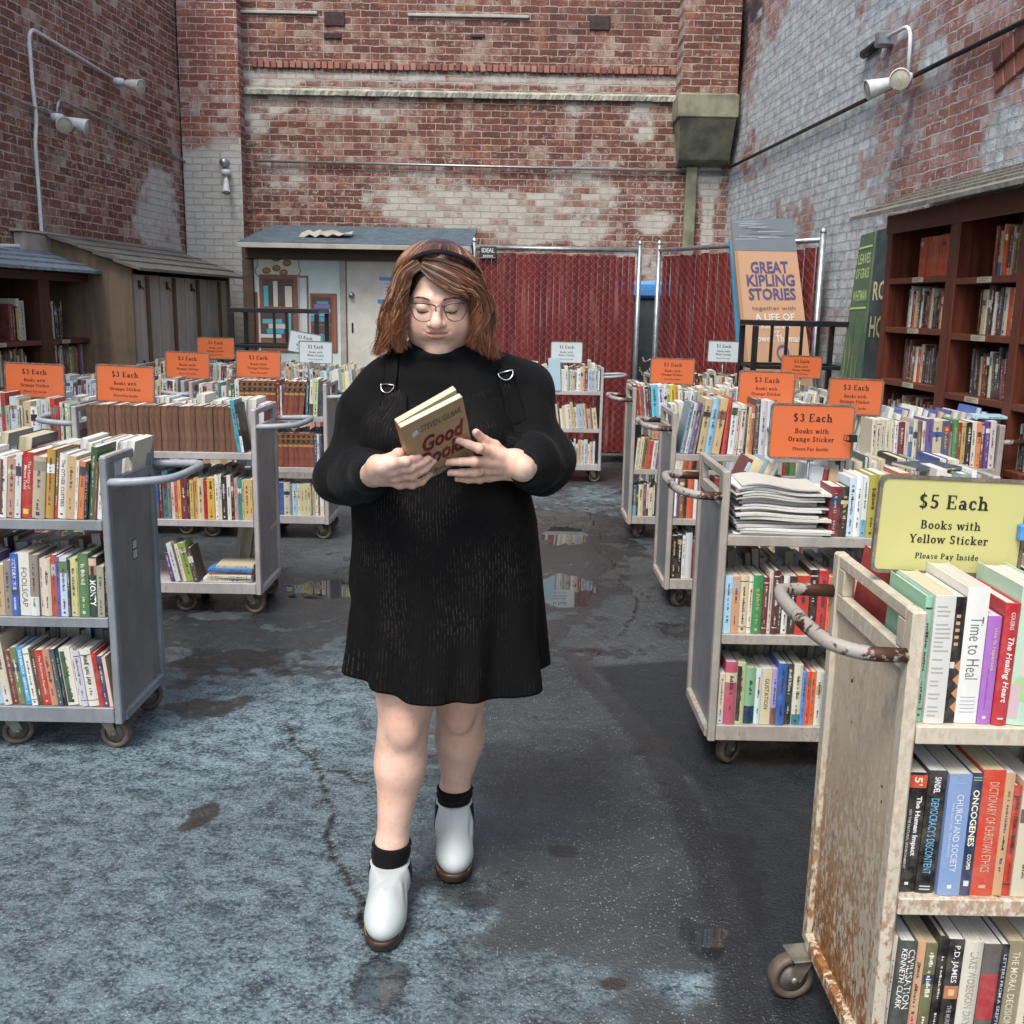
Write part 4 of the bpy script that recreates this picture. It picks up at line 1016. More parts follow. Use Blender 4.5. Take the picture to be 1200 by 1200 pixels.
# right bookcase: local x runs from its far end (left in the photo) to the near end
RU0, RV = 5.53, .38
rc = wall_thing('bookcase', 'tall red brown bookcase with lean-to board roof along the right wall', 'bookcase', FR, RU0, RV)
RH = 2.19; RL = 3.2; bays = [0.0, .90, 1.62, 2.42, 3.2]
depth = .34
for i, b in enumerate(bays):
    w_ = .075 if i != 1 else .115
    mb = MB(); mb.bbox((b-(.0 if i == 0 else w_/2), 0.0, 0), (b+(w_ if i == 0 else w_/2), depth-.022, RH-.035), .005); mb.build('upright', M['red_wood'], rc)
mb = MB(); mb.bbox((.002, depth-.02, .05), (RL, depth-.002, RH-.01), .003); mb.build('back_panel', M['red_wood'], rc)
mb = MB(); mb.bbox((-.002, -.012, RH-.10), (RL+.03, .0, RH+.015), .004); mb.bbox((0, .002, RH-.03), (RL, depth, RH+.014), .004); mb.build('header', M['red_wood_h'], rc)
shz = [.18, .52, .86, 1.19, 1.515, 1.815]
for bi in range(4):
    x0 = bays[bi]+(.077 if bi == 0 else (.0595 if bi == 1 else .039)); x1 = bays[bi+1]-(.059 if bi == 0 else .039)
    for si, z in enumerate(shz):
        dz_ = 0.0 if bi == 0 else -.02
        mb = MB(); mb.bbox((x0+.002, .004, z-.035+dz_), (x1-.002, depth-.022, z+dz_), .003)
        s_ = mb.build('shelf', M['red_wood_h'], rc)
        if si >= 2:
            mb = MB(); cx = (x0+x1)/2+(.0 if bi % 2 else .03); mb.box((cx-.07, -.001, z-.031+dz_), (cx+.07, .0035, z-.003+dz_), 0, lin('b9b49c'))
            for q in range(2): mb.box((cx-.055, -.0016, z-.014-q*.01+dz_), (cx+.04-.02*q, -.0008, z-.010-q*.01+dz_), 0, lin('6f6a58'))
            mb.build('shelf_label', M['sign'], s_)
o = lean_roof(rc, -.12, RL+.3, -.16, 2.215, 2.42, 5, 'roof_board', 3, False)
o.data.transform(Matrix.Translation((0, 0, 0)))
# left near bookcase (dark) and its roof
NU1 = 4.9
lc = wall_thing('bookcase', 'dark stained bookcase with blue grey board roof on the left wall', 'bookcase', FL, NU1, .40)
# local x from the near end (left in the photo) to its far end at u=3.1
NL = NU1-3.13; NH = 1.80; nb = [0.0, .95, NL-.04]
for i, b in enumerate(nb):
    w_ = (.06, .16, .075)[i]; mb = MB(); mb.bbox((b-w_/2 if i else 0, 0, 0), (b+w_/2, .36, NH), .005); mb.build('upright', M['dark_wood'], lc)
mb = MB(); mb.bbox((.0, .362, .03), (NL, .378, NH), .003); mb.build('back_panel', M['dark_wood'], lc)
mb = MB(); mb.bbox((0, -.012, NH-.06), (NL+.02, -.001, NH+.01), .004); mb.build('header', M['dark_wood'], lc)
for bi in range(2):
    x0 = nb[bi]+(.062 if bi == 0 else .082); x1 = nb[bi+1]-(.082 if bi == 0 else .039)
    for si, z in enumerate((.2, .56, .93, 1.27)):
        mb = MB(); mb.bbox((x0, .004, z-.04), (x1, .36, z), .003); s_ = mb.build('shelf', M['red_wood_h'], lc)
        if si >= 2:
            mb = MB(); cx = x0+(.25 if bi == 0 else .2); mb.box((cx-.06, -.001, z-.035), (cx+.06, .0035, z-.006), 0, lin('b9b49c')); mb.box((cx-.045, -.0016, z-.024), (cx+.04, -.0008, z-.018), 0, lin('6f6a58')); mb.build('shelf_label', M['sign'], s_)
def local_roof(parent, x0, x1, yf, yb, zf, zb, n, mat, seed, th=.024, down=.0):
    r = random.Random(seed); mb = MB()
    for i in range(n):
        a0, a1 = i/n, min(1.0, (i+1.3)/n)
        y0_, y1_ = yf+(yb-yf)*a0, yf+(yb-yf)*a1
        lift = .020 if i else .012
        z0_, z1_ = zf+(zb-zf)*a0+lift, zf+(zb-zf)*a1+.003
        e0, e1 = x0-r.uniform(0, .04), x1+r.uniform(0, .04)
        V = [(e0, y0_, z0_), (e1, y0_, z0_), (e1, y1_, z1_), (e0, y1_, z1_)]; V += [(a, b, c-th) for a, b, c in V]
        mb.add(V, [(0, 1, 2, 3), (7, 6, 5, 4), (0, 4, 5, 1), (1, 5, 6, 2), (2, 6, 7, 3), (3, 7, 4, 0)])
    return mb.build('roof', M[mat], parent)
bpy.data.objects.remove(o)
local_roof(rc, -.22, RL+.3, -.17, depth+.02, 2.20, 2.42, 5, 'roof_board', 3)
local_roof(lc, -.5, NL+.22, -.14, .385, 1.825, 2.0, 4, 'roof_grey', 5)
mb = MB(); mb.bbox((NL-.55, .30, 1.985), (NL+.1, .39, 2.13), .006); tag_ = mb.build('roof_upstand', M['grey_board'], lc)
mb = MB(); mb.bbox((NL-.6, .285, 2.133), (NL+.12, .395, 2.15), .004); mb.build('roof_cap', M['trim'], lc)
# shuttered case beyond it
CU1, CV = 3.26, .80
cc = wall_thing('shuttered_case', 'closed wall case with grey board shutters and plywood side, left of the shed', 'cabinet', FL, CU1, CV)
CL = CU1-.95; CH = 1.87; cd = CV-.02
mb = MB(); V = [(0, 0, 0), (0, cd, 0), (0, cd, 2.14), (0, 0, CH)]; V += [(a+.03, b, c) for a, b, c in V]
mb.add(V, [(0, 1, 2, 3)[::-1], (4, 5, 6, 7), (0, 4, 5, 1)[::-1], (0, 3, 7, 4)[::-1], (2, 6, 7, 3)[::-1], (1, 5, 6, 2)]); mb.build('side_panel', M['ply'], cc)
mb = MB(); V = [(0, 0, 0), (0, cd, 0), (0, cd, 2.14), (0, 0, CH)]; V = [(a+CL, b, c) for a, b, c in V]; V += [(a-.03, b, c) for a, b, c in V]
mb.add(V, [(0, 1, 2, 3), (4, 5, 6, 7)[::-1], (0, 4, 5, 1), (0, 3, 7, 4), (2, 6, 7, 3), (1, 5, 6, 2)]); mb.build('side_panel', M['ply'], cc)
mb = MB(); x = .034; k = 0
nbd = 8; bw = (CL-.04)/nbd
for k in range(nbd): mb = MB(); mb.bbox((x+.006, .02+.004*(k % 2), .03), (x+bw-.006, .042+.004*(k % 2), CH-.05), .003); x += bw; mb.build('shutter', M['grey_board'], cc)
for k in range(1, nbd, 2): x = .034+bw*k; mb = MB(); mb.bbox((x-.022, -.004, .03), (x+.022, .019, CH-.06), .003); mb.build('batten', M['batten'], cc)
for k in (1, 3, 5):
    mb = MB(); x = .034+bw*k-bw*.5; mb.bbox((x-.02, .008, CH-.17), (x+.02, .018, CH-.10), .002); mb.tube([(x, .004, CH-.15), (x+.03, -.006, CH-.165), (x+.035, .004, CH-.18)], .006, 6)
    mb.build('hasp', M['black_metal'], cc)
    mb = MB(); mb.lathe([(0, .012), (.012, .010), (.014, 0)], (x+.02, .02, 1.06), (0, -1, 0), 8); mb.build('bolt', M['black_metal'], cc)
local_roof(cc, -.06, CL+.3, -.11, cd+.01, CH-.01, 2.17, 5, 'roof_board', 8)
# dark inside so nothing shows through the seams
mb = MB(); mb.box((.035, .05, .02), (CL-.035, cd-.02, CH-.06)); mb.build('carcass', M['dark_wood'], cc)
# ------------------------------------------------------------------ book carts
CL_, CD_ = .92, .46
SZ = (.851, .504, .172)
def cart(label, x, y, sx, mats, L=CL_, ends=(True, True), rails=True, sticker=False, swing=.075):
    """x, y = front corner of the end that faces the aisle; sx = +1 when the cart runs off to the right"""
    t = thing('book_cart', label, 'book cart', (x, y, 0), 0, 'book carts standing in the yard')
    fm, pm, hm = (M[k] for k in mats)
    X = lambda a, b: (min(sx*a, sx*b), max(sx*a, sx*b))
    hx = .145 if sx > 0 else .215
    for e in (0, 1):
        xo = 0 if e == 0 else L-.026
        for yy in (0, CD_-.036):
            a, b = X(xo, xo+.026)
            mb = MB(); mb.bbox((a, yy, .112), (b, yy+.036, 1.07), .004); mb.build('post', fm, t)
        a, b = X(xo+.002, xo+.024)
        mb = MB(); mb.bbox((a, .037, 1.042), (b, CD_-.037, 1.069), .003); mb.bbox((a, .037, .945), (b, CD_-.037, .985), .003)
        if e == 0:
            mb.bbox((a, .037, .9855), (b, .075, 1.0415), .002); mb.bbox((a, CD_-.075, .9855), (b, CD_-.037, 1.0415), .002)
        mb.build('end_rail', fm, t)
        xp = (xo+.011, xo+.015)
        a, b = X(*xp); mb = MB(); mb.box((a, .037, .15), (b, CD_-.037, .944)); pn = mb.build('end_panel', pm, t)
        if sticker and e == 0:
            mb = MB(); xs = sx*(xo+.0105); s0 = -sx*.0008
            mb.box((xs+s0, .215, .660), (xs, .255, .735), 0, lin('2c2c2f'))
            for i in range(2):
                for j in range(2): mb.box((min(xs+2*s0, xs+s0*1.1), .219+.018*i, .665+.036*j), (max(xs+2*s0, xs+s0*1.1), .233+.018*i, .694+.036*j), 0, lin('c9c9c9'))
            mb.build('sticker', M['sign'], pn)
        a, b = X(xo-.006, xo+.022) if e == 0 else X(xo+.004, xo+.032)
        mb = MB(); mb.bbox((a, .037, .113), (b, CD_-.037, .149), .004); mb.build('end_sill', fm, t)
        if not rails and e == 1: continue
        s_ = -1 if e == 0 else 1; xb = xo if e == 0 else xo+.026
        pts = [(sx*(xb-s_*.004), .016, .982), (sx*(xb+s_*.08), .016, .985), (sx*(xb+s_*hx*.9), .05, .992), (sx*(xb+s_*hx), .14, .995), (sx*(xb+s_*hx), CD_-.14, .995), (sx*(xb+s_*hx*.9), CD_-.05, .992), (sx*(xb+s_*.08), CD_-.016, .985), (sx*(xb-s_*.004), CD_-.016, .982)]
        mb = MB(); mb.tube(bend(pts, 5, .08), .0145, 10); mb.build('handle', hm, t)
    for z in SZ:
        a, b = X(.0275, L-.0275)
        mb = MB(); mb.box((a, .012, z-.006), (b, CD_-.012, z)); lip = .034 if z > .2 else .055
        mb.bbox((a, .001, z-lip), (b, .0115, z+.001), .002); mb.bbox((a, CD_-.0115, z-lip), (b, CD_-.001, z+.001), .002)
        mb.build('shelf', fm, t)
    for (cx, cy, an) in ((.075, .07, .4), (swing, CD_-.06, -.5 if swing > 0 else 3.0), (.075+.36, .07, -.2), (.075+.36, CD_-.06, .6), (L-.075, .07, .1), (L-.075, CD_-.06, .3)):
        A = Matrix.Translation((sx*cx, cy, 0))@Matrix.Rotation(an*sx+.3, 4, 'Z')
        mb = MB(); mb.bbox((-.035, -.035, .106), (.035, .035, .1115), .002, M=A)
        for s_ in (-1, 1):
            V = [(-.022, s_*.021, .105), (.022, s_*.021, .105), (.038, s_*.021, .058), (.012, s_*.021, .048), (-.022, s_*.021, .105), (.022, s_*.021, .105), (.038, s_*.021, .058), (.012, s_*.021, .048)]
            V = [(a, b+(0 if i < 4 else s_*.003), c) for i, (a, b, c) in enumerate(V)]
            mb.add([A@Vector(q) for q in V], [(0, 1, 2, 3), (7, 6, 5, 4), (0, 4, 5, 1), (1, 5, 6, 2), (2, 6, 7, 3), (3, 7, 4, 0)])
        mb.lathe([(0, -.027), (.008, -.027), (.008, .027), (0, .027)], A@Vector((.025, 0, .054)), A.to_3x3()@Vector((0, 1, 0)), 10)
        cs = mb.build('caster', M['caster'], t)
        mb = MB(); c = A@Vector((.025, 0, .054)); ax = A.to_3x3()@Vector((0, 1, 0))
        mb.lathe([(.036, -.012), (.036, -.0165), (.050, -.0175), (.0545, -.012), (.055, 0), (.0545, .012), (.050, .0175), (.036, .0165), (.036, .012)], c, ax, 28, 0)
        w_ = mb.build('wheel', M['tyre'], cs)
        mb = MB(); mb.lathe([(0, -.014), (.012, -.016), (.014, -.011), (.036, -.011), (.036, .011), (.014, .011), (.012, .016), (0, .014)], c, ax, 24); mb.build('wheel_hub', M['hub'], w_)
    return t
CARTS = {}
def add_cart(key, desc, label, x, y, sx, mats, **kw):
    o = cart(label, x, y, sx, mats, **kw); CARTS[key] = dict(x=x, y=y, sx=sx, desc=desc, L=kw.get('L', CL_))
G_, Lt, Bg, Ry_ = ('cart_grey', 'panel_grey', 'handle_grey'), ('cart_light', 'panel_light', 'handle_grey'), ('cart_beige', 'panel_blue', 'handle'), ('cart_rusty', 'panel_rusty', 'handle')
add_cart('A', 'nearest left cart', 'grey cart nearest on the left with dark grey end panel and black sticker', -1.37, 3.35, -1, G_, sticker=True)
add_cart('B', 'brown-set cart', 'light grey cart on the left carrying a long row of brown volumes on top', -1.285, 5.0, -1, Lt)
add_cart('A2', 'far-left-sign cart', 'cart at the left edge under the leftmost orange price sign', -2.24, 5.2, -1, G_)
add_cart('E', 'law-book cart', 'cart on the left with red and black law volumes, two orange signs above', -1.25, 6.73, -1, Lt)
add_cart('E2', 'cart beside law-books', 'cart left of the law book cart, mostly hidden behind brown volumes', -2.22, 6.8, -1, Lt)
add_cart('F', 'white-sign cart', 'far left cart under two white price signs beside the reader', -1.30, 8.55, -1, Bg)
add_cart('F2', 'shutter-side cart', 'far left cart under the rearmost orange sign by the shuttered case', -2.27, 8.55, -1, Lt)
add_cart('D', 'rusty right cart', 'rust streaked white cart in the right foreground with chipped brown handle', .719, 1.725, 1, Ry_, swing=-.015)
add_cart('C', 'magazine cart', 'beige grey cart on the right with a pile of magazines on top', .70, 3.30, 1, Bg)
add_cart('G', 'art-book cart', 'second cart of the right aisle row with tall art books on top', .83, 5.25, 1, Bg)
add_cart('I', 'bookcase-side cart', 'light grey cart in front of the red brown bookcase', 2.41, 4.92, -1, Bg, L=.86)
add_cart('H', 'third aisle cart', 'third cart of the right aisle row with turquoise and yellow books on top', .815, 6.93, 1, Bg)
add_cart('H2', 'small-sign cart', 'cart behind the art books under the small rear orange sign', 1.80, 6.75, 1, Lt)
add_cart('J', 'fence cart', 'cart against the red fence beside the reader under a white price sign', .82, 9.3, -1, Lt, L=1.0)
add_cart('K', 'gate cart', 'far cart before the fence gate under the small white sign', 1.12, 8.35, 1, Bg, L=1.0)

# ------------------------------------------------------------------ books
CN = [('black', '1a1a1c'), ('dark grey', '45474a'), ('grey', '8a8a88'), ('white', 'dcdcd8'), ('cream', 'd8cfb4'), ('tan', 'b89a72'), ('brown', '6a4632'), ('dark brown', '3f2a20'),
      ('red', 'b22f2b'), ('dark red', '6e2024'), ('orange', 'd07038'), ('yellow', 'd8b848'), ('olive', '7d7a45'), ('green', '3f7a4c'), ('dark green', '24402f'), ('pale green', 'a5c4a0'), ('teal', '2f8a90'),
      ('light blue', '8fb8d4'), ('blue', '2f62ac'), ('navy', '22304f'), ('purple', '6d4f96'), ('violet', 'a86ac0'), ('red brown', '7a3a30'), ('lilac', 'b5a8d0'), ('pink', 'd89aa4')]
def cname(h):
    h = h.lstrip('#'); c = [int(h[i:i+2], 16) for i in (0, 2, 4)]
    best = None
    for n, k in CN:
        kk = [int(k[i:i+2], 16) for i in (0, 2, 4)]; e = sum((a-b)**2*w for a, b, w in zip(c, kk, (1, 1.2, .9)))
        if best is None or e < best[0]: best = (e, n)
    return best[1]
PAL = ['d9d6cc', 'cfc6ae', 'c9b48a', 'e0ddd5', 'b8a07a', 'd4cab0', '8a5a3a', '6a3a2a', 'b03a32', '7a2428', 'c8562f', 'd0a848', 'c9c08a', '5a7a4a', '2f5a3a', '2f7f8a', '6fa8c4', '9fc0d4', '2f5a9a', '223a5a', '1f1f24', '2a2a2a', '3a3a40', '5a5550', '8a8478', 'b0aca4', '6a4a8a', 'c0a8b8', 'd0907a', 'e2e4e2', 'd8dcd8', 'c4ccd0', 'dfd8c0', 'ccc2a0', 'a89070']
PALE = ['d9d6cc', 'cfc6ae', 'e0ddd5', 'd4cab0', 'e2e4e2', 'd8dcd8', 'c4ccd0', 'dfd8c0', 'ccc2a0', 'c9c08a', '9fc0d4', 'c9b48a', 'b8a07a', 'd0a88a', '8fa8a0', '3a4a50', '8a3a34', '2a2a2c', 'b0aca4', 'bcd0d8']
brng = random.Random(21)
def row(cartk, shelf, O, e, n, W, specs=None, lean=0.0, seed=0, pal=PAL, back=False, hr=(.18, .24), tr=(.012, .038), dr=(.125, .16), fill=1.0, vis=1.0, desc=None, shelfname=None, anchor='l', pages_out=False):
    """a row of books. O: start point of the row on the shelf, e: direction left to right as seen, n: towards the viewer of the spines, W: length"""
    r = random.Random(seed); lst = []
    if specs:
        for sp_ in specs:
            sp_ = list(sp_)+[None]*6; lst.append(dict(c=sp_[0], t=sp_[1]/1000, h=sp_[2]/1000, title=sp_[3], tc=sp_[4], ln=sp_[5]))
    tot = sum(b['t']/math.cos(R(abs(b['ln'] if b['ln'] is not None else lean)))+.0008 for b in lst)
    rnd = []
    while tot < W*fill-.04:
        b = dict(c=r.choice(pal), t=r.uniform(*tr)*(1.35 if r.random() < .15 else 1), h=r.uniform(*hr)*(1.08 if r.random() < .12 else 1), title=None, tc=None, ln=None)
        tot += b['t']/math.cos(R(abs(lean)))+.0008
        rnd.append(b)
    lst = (rnd+lst) if anchor == 'r' else (lst+rnd)
    O, e, n = Vector(O), Vector(e).normalized(), Vector(n).normalized(); rz = math.atan2(e.y, e.x)
    x = 0.0 if anchor == 'l' else W-sum(b['t']/math.cos(R(abs(b['ln'] if b['ln'] is not None else lean)))+.0008 for b in lst)
    prev = None
    for k, b in enumerate(lst):
        a = b['ln'] if b['ln'] is not None else lean+r.uniform(-.5, .5)*(0 if lean == 0 else .0)
        t = b['t']; w = t/math.cos(R(abs(a)))+.0008
        if prev is not None and abs(prev[0]-a) > .01:
            # changing lean: leave the wedge free
            ph, pa = prev[1], prev[0]; gap = 0
            if pa > a: gap = max(0, min(ph, b['h'])*(math.tan(R(pa))-math.tan(R(a))))
            x += gap*1.02
        push = r.uniform(0, .012)
        d = min(r.uniform(*dr)*(b['h']/.21)**.5, .205)
        if a >= 0: piv = x+w; Mx = Matrix.Translation(O+e*piv-n*push)@Matrix.Rotation(rz, 4, 'Z')@Matrix.Rotation(R(a), 4, 'Y')@Matrix.Translation((-t, 0, 0))
        else: Mx = Matrix.Translation(O+e*x-n*push)@Matrix.Rotation(rz, 4, 'Z')@Matrix.Rotation(R(a), 4, 'Y')
        BK.append(dict(M=Mx, t=t, d=d, h=b['h'], c=b['c'], title=b['title'], tc=b['tc'], k=k, row=(cartk, shelf, back), seed=r.random(), vis=vis, hard=r.random() < .5, pages_out=pages_out, desc=desc, shelfname=shelfname))
        x += w; prev = (a, b['h'])
    return x
SN = ('top', 'middle', 'bottom')
def cart_row(key, si, specs=None, x0=.030, x1=None, back=False, vis=None, **kw):
    """x0,x1 along the cart from the aisle end"""
    c = CARTS[key]; L = c['L']; x1 = (L-.030) if x1 is None else x1
    z = SZ[si]+.0012
    if not back:
        xa, xb = (c['x']+x0, c['x']+x1) if c['sx'] > 0 else (c['x']-x1, c['x']-x0)
        return row(key, si, (xa, c['y']+.014, z), (1, 0, 0), (0, -1, 0), xb-xa, specs, back=False, vis=1.0 if vis is None else vis, desc=c['desc'], shelfname=SN[si], **kw)
    xa, xb = (c['x']+x0, c['x']+x1) if c['sx'] > 0 else (c['x']-x1, c['x']-x0)
    return row(key, si, (xb, c['y']+CD_-.014, z), (-1, 0, 0), (0, 1, 0), xb-xa, specs, back=True, vis=(.5 if si == 0 else .12) if vis is None else vis, desc=c['desc'], shelfname=SN[si], **kw)
def flat(key, x, y, z, w, d, t, c, rz=0.0, vis=1.0, title=None, tc=None, si=0, note='lying flat', cover='pages'):
    """a book lying flat; w along x (spine long side), d deep, spine facing the viewer"""
    cc_ = CARTS.get(key)
    Mx = Matrix.Translation((x, y, z))@Matrix.Rotation(rz, 4, 'Z')@Matrix.Rotation(R(90), 4, 'Y')@Matrix.Translation((-t, 0, 0))
    BK.append(dict(M=Mx, t=t, d=d, h=w, c=c, title=title, tc=tc, k=0, row=(key, si, 'flat'), seed=brng.random(), vis=vis, hard=False, pages_out=False, desc=cc_['desc'] if cc_ else '', shelfname=SN[si], note=note))

# --- A
A_top = [('b58f7a', 30, 205), ('d5d8d6', 20, 222, None, None), ('b5302c', 38, 228, 'The History of Marcus Todd', 'ecd9cf'), ('b8a98d', 42, 214), ('b0893f', 28, 240), ('6b5a34', 12, 236), ('dbd8d0', 28, 226, 'The OTHER CUSTERS', '333333'), ('c2a57a', 30, 218), ('d9d0c4', 10, 205), ('cf7a4a', 20, 200), ('2c2220', 12, 195), ('2f5a38', 20, 250), ('6a4434', 10, 200), ('dfe3e3', 16, 220)]
A_mid = [('8d8478', 26, 196), ('2f5fae', 24, 222, 'VICTORY 1918', 'e6e6e6'), ('dedcd4', 38, 226, 'FOOLSCAP', '3f3f3f'), ('8b8272', 30, 218), ('d8c9bc', 14, 204), ('cfc4b0', 26, 205), ('b8482f', 18, 218), ('6a5a9a', 14, 214), ('b9cfe0', 24, 212), ('2f2f33', 8, 205), ('c9c48a', 20, 208), ('b5b07a', 8, 196), ('4f7a4a', 34, 226), ('1f3a30', 28, 214, 'MONTY', 'f0f0f0'), ('9a9a86', 24, 182), ('232c30', 8, 190)]
A_bot = [('7a3a34', 20, 200), ('6f7a50', 22, 212), ('2f8fb5', 26, 214, 'PHILIP MARGOLIN', 'd8e8f0'), ('e0dccf', 20, 212), ('5a4032', 16, 206), ('b8402f', 26, 204, 'The Reluctant Republic', 'ecd2c2'), ('c88a70', 26, 208), ('2a4a55', 18, 210), ('1f2a33', 12, 206), ('ddd8c8', 38, 212), ('d5d2c4', 12, 212), ('c9c9d5', 22, 206), ('dedbce', 38, 210), ('c5352f', 16, 200), ('4a3a5a', 20, 188), ('d5b8a8', 12, 186)]
cart_row('A', 0, A_top, lean=6, seed=1, anchor='r', x0=.034)
cart_row('A', 1, A_mid, lean=1.5, seed=2, anchor='r', x0=.034)
cart_row('A', 2, A_bot, lean=-6, seed=3, anchor='r', x0=.032)
cart_row('A', 0, None, back=True, lean=-9, seed=4, pal=PALE, hr=(.2, .25), dr=(.16, .2), tr=(.018, .05))
cart_row('A', 1, None, back=True, lean=3, seed=5); cart_row('A', 2, None, back=True, lean=0, seed=6)
# --- A2
cart_row('A2', 0, [('8a8478', 24, 185), ('2f5a3a', 12, 190), ('b8c8a0', 14, 205), ('cfd8cc', 14, 210), ('1f3a2a', 8, 208), ('d5d2c8', 16, 215), ('c8402f', 22, 200)][::-1]+[('cf8a60', 30, 205)][0:0], lean=1, seed=11, pal=PALE+['b03a32', '22303f', 'c8402f'], anchor='r')
cart_row('A2', 0, None, back=True, lean=-5, seed=12, pal=PALE)
cart_row('A2', 1, None, seed=13, vis=.3); cart_row('A2', 2, None, seed=14, vis=.2)
# --- B
br_ = ['6b4836', '71503c', '664433', '6e4b38']
B_top = [(br_[i % 4], 27+(i*7 % 3), 226+(i*5 % 4), 'SET') for i in range(26)]
x_ = cart_row('B', 0, B_top, seed=21, anchor='r', x0=.105, x1=.87, dr=(.15, .16), fill=.2)
row('B', 0, (-1.285-.1, 5.006, SZ[0]+.0012), (1, 0, 0), (0, -1, 0), .06, [('3f93a6', 22, 262, None, None, -7), ('14161a', 14, 245, None, None, -7)], seed=22, fill=.1, desc='brown-set cart', shelfname='top')
B_mid = [('d8d4cc', 14, 190), ('c9635c', 16, 200), ('d9b04a', 16, 205), ('7a2335', 30, 212), ('3a2a2a', 14, 205), ('d0b060', 20, 200), ('c99a58', 18, 212), ('d5c8a0', 30, 208), ('b8242f', 18, 200), ('d8ae4c', 36, 215), ('e0ddd4', 22, 228), ('d5d8c8', 12, 232), ('2a2224', 26, 222), ('dcd5cc', 20, 228), ('33262a', 14, 222), ('cf9a94', 18, 215), ('2f8a8a', 20, 212), ('c9b890', 8, 205), ('d0b878', 30, 205), ('c9a860', 16, 210)]
cart_row('B', 1, B_mid, seed=23, anchor='r', x0=.032)
cart_row('B', 2, [('5a3a78', 26, 150), ('cfd8dc', 26, 205), ('6a7a58', 10, 205), ('dcd8c8', 18, 200), ('8aa84a', 34, 205), ('4a4238', 26, 180)], seed=24, x0=.27, x1=.47, lean=-12, fill=.2, anchor='l')
cart_row('B', 0, None, back=True, lean=-4, seed=25, pal=['d8dcd8', 'cfd8dc', 'e0ddd5', 'b0463f', '3a3a40', 'c9c6b4', 'bcd0d8'], hr=(.22, .25), dr=(.17, .2), tr=(.02, .045))
cart_row('B', 1, None, back=True, seed=26); cart_row('B', 2, [('cfc2a2', 28, 250)]*6, back=True, seed=27, x0=.05, x1=.3, fill=.3, lean=-10, vis=.4)
zb = SZ[2]+.002
for (w, d, t, c, dx, rz) in ((.25, .15, .022, 'dfe2e4', -.29, .02), (.23, .16, .016, 'd8d5cc', -.27, -.05), (.22, .15, .013, 'a8623f', -.26, .02), (.23, .16, .018, '2f86c8', -.265, -.03), (.19, .15, .018, 'cfc4ac', -.22, .04)):
    flat('B', -1.285+dx-.012, 5.02, zb, w, d, t, c, rz, si=2, note='in the flat pile'); zb += t+.0012
# --- E  law books
law = []
for i in range(13): law.append((('7a3a30', '80402f')[i % 2], 34, 232, 'LAWBAND', None))
E_top = law[:7]+[('7a2428', 26, 238)]+[('d8dcd8', 10, 200)]+[(c[0], c[1], c[2], c[3], c[4], 7) for c in law[:4]]+[('22242a', 24, 240, None, None, 3), ('d8d8c8', 26, 246, None, None, 3), ('b8c89a', 28, 250, None, None, 3), ('3a4048', 30, 240, None, None, 2), ('8a8478', 20, 230, None, None, 2)]
cart_row('E', 0, E_top, seed=31, anchor='r', x0=.034)
cart_row('E', 1, law[:8]+[('3a4468', 16, 225), ('d8dce0', 16, 225), ('4a5a68', 14, 220), ('22242a', 12, 222)], seed=32, anchor='r', x0=.034)
cart_row('E', 2, [('cfcabc', 40, 225), ('8a8c84', 16, 215), ('9fc4dc', 34, 215), ('d5d2b8', 20, 215), ('cfc49a', 26, 212), ('c9c89a', 22, 218), ('d8d2b8', 18, 220), ('3a5a4a', 14, 215), ('c4b48a', 16, 212), ('e0ddd2', 20, 210), ('8a4a34', 14, 210), ('dfe4e6', 26, 216)], seed=33, anchor='r', x0=.034)
cart_row('E', 0, None, back=True, lean=-5, seed=34, pal=PALE); cart_row('E', 1, None, back=True, seed=35)
for key, sd_, ln in (('E2', 40, 2), ('F2', 44, 3), ('F', 48, -4), ('H2', 52, 5), ('K', 56, -6)):
    cart_row(key, 0, None, seed=sd_, lean=ln, pal=PALE+['2a2a2c', '6a3a2a', '8a5a3a'] if key != 'F' else PALE, tr=(.012, .03))
    cart_row(key, 0, None, seed=sd_+1, lean=-ln, back=True, pal=PALE)
    cart_row(key, 1, None, seed=sd_+2, vis=.25); cart_row(key, 2, None, seed=sd_+3, vis=.2)
# --- J
J_top = [('9a4a34', 22, 205, None, None, 6), ('cf9a6a', 18, 200, None, None, 6), ('b5402f', 16, 198, None, None, 6), ('d89a78', 40, 195, None, None, 1), ('d5b89a', 16, 190, None, None, 1), ('c9d4e0', 26, 188, None, None, 0), ('6a6a8a', 12, 190, None, None, 0), ('dcd2b8', 30, 196, None, None, 0), ('cfb080', 22, 192, None, None, 0), ('2a2422', 30, 190, None, None, 0), ('e2ddd0', 24, 205, None, None, 0)]
cart_row('J', 0, J_top, seed=61, pal=PALE, hr=(.18, .22), tr=(.014, .032)); cart_row('J', 1, None, seed=62, lean=-7, pal=PALE+['3a5a8a', '8a3a34'], tr=(.012, .03)); cart_row('J', 2, None, seed=63, pal=PALE+['2a2a2c', '33261f', '22303f'])
cart_row('J', 0, None, seed=64, back=True, lean=3, pal=PALE, hr=(.2, .25))
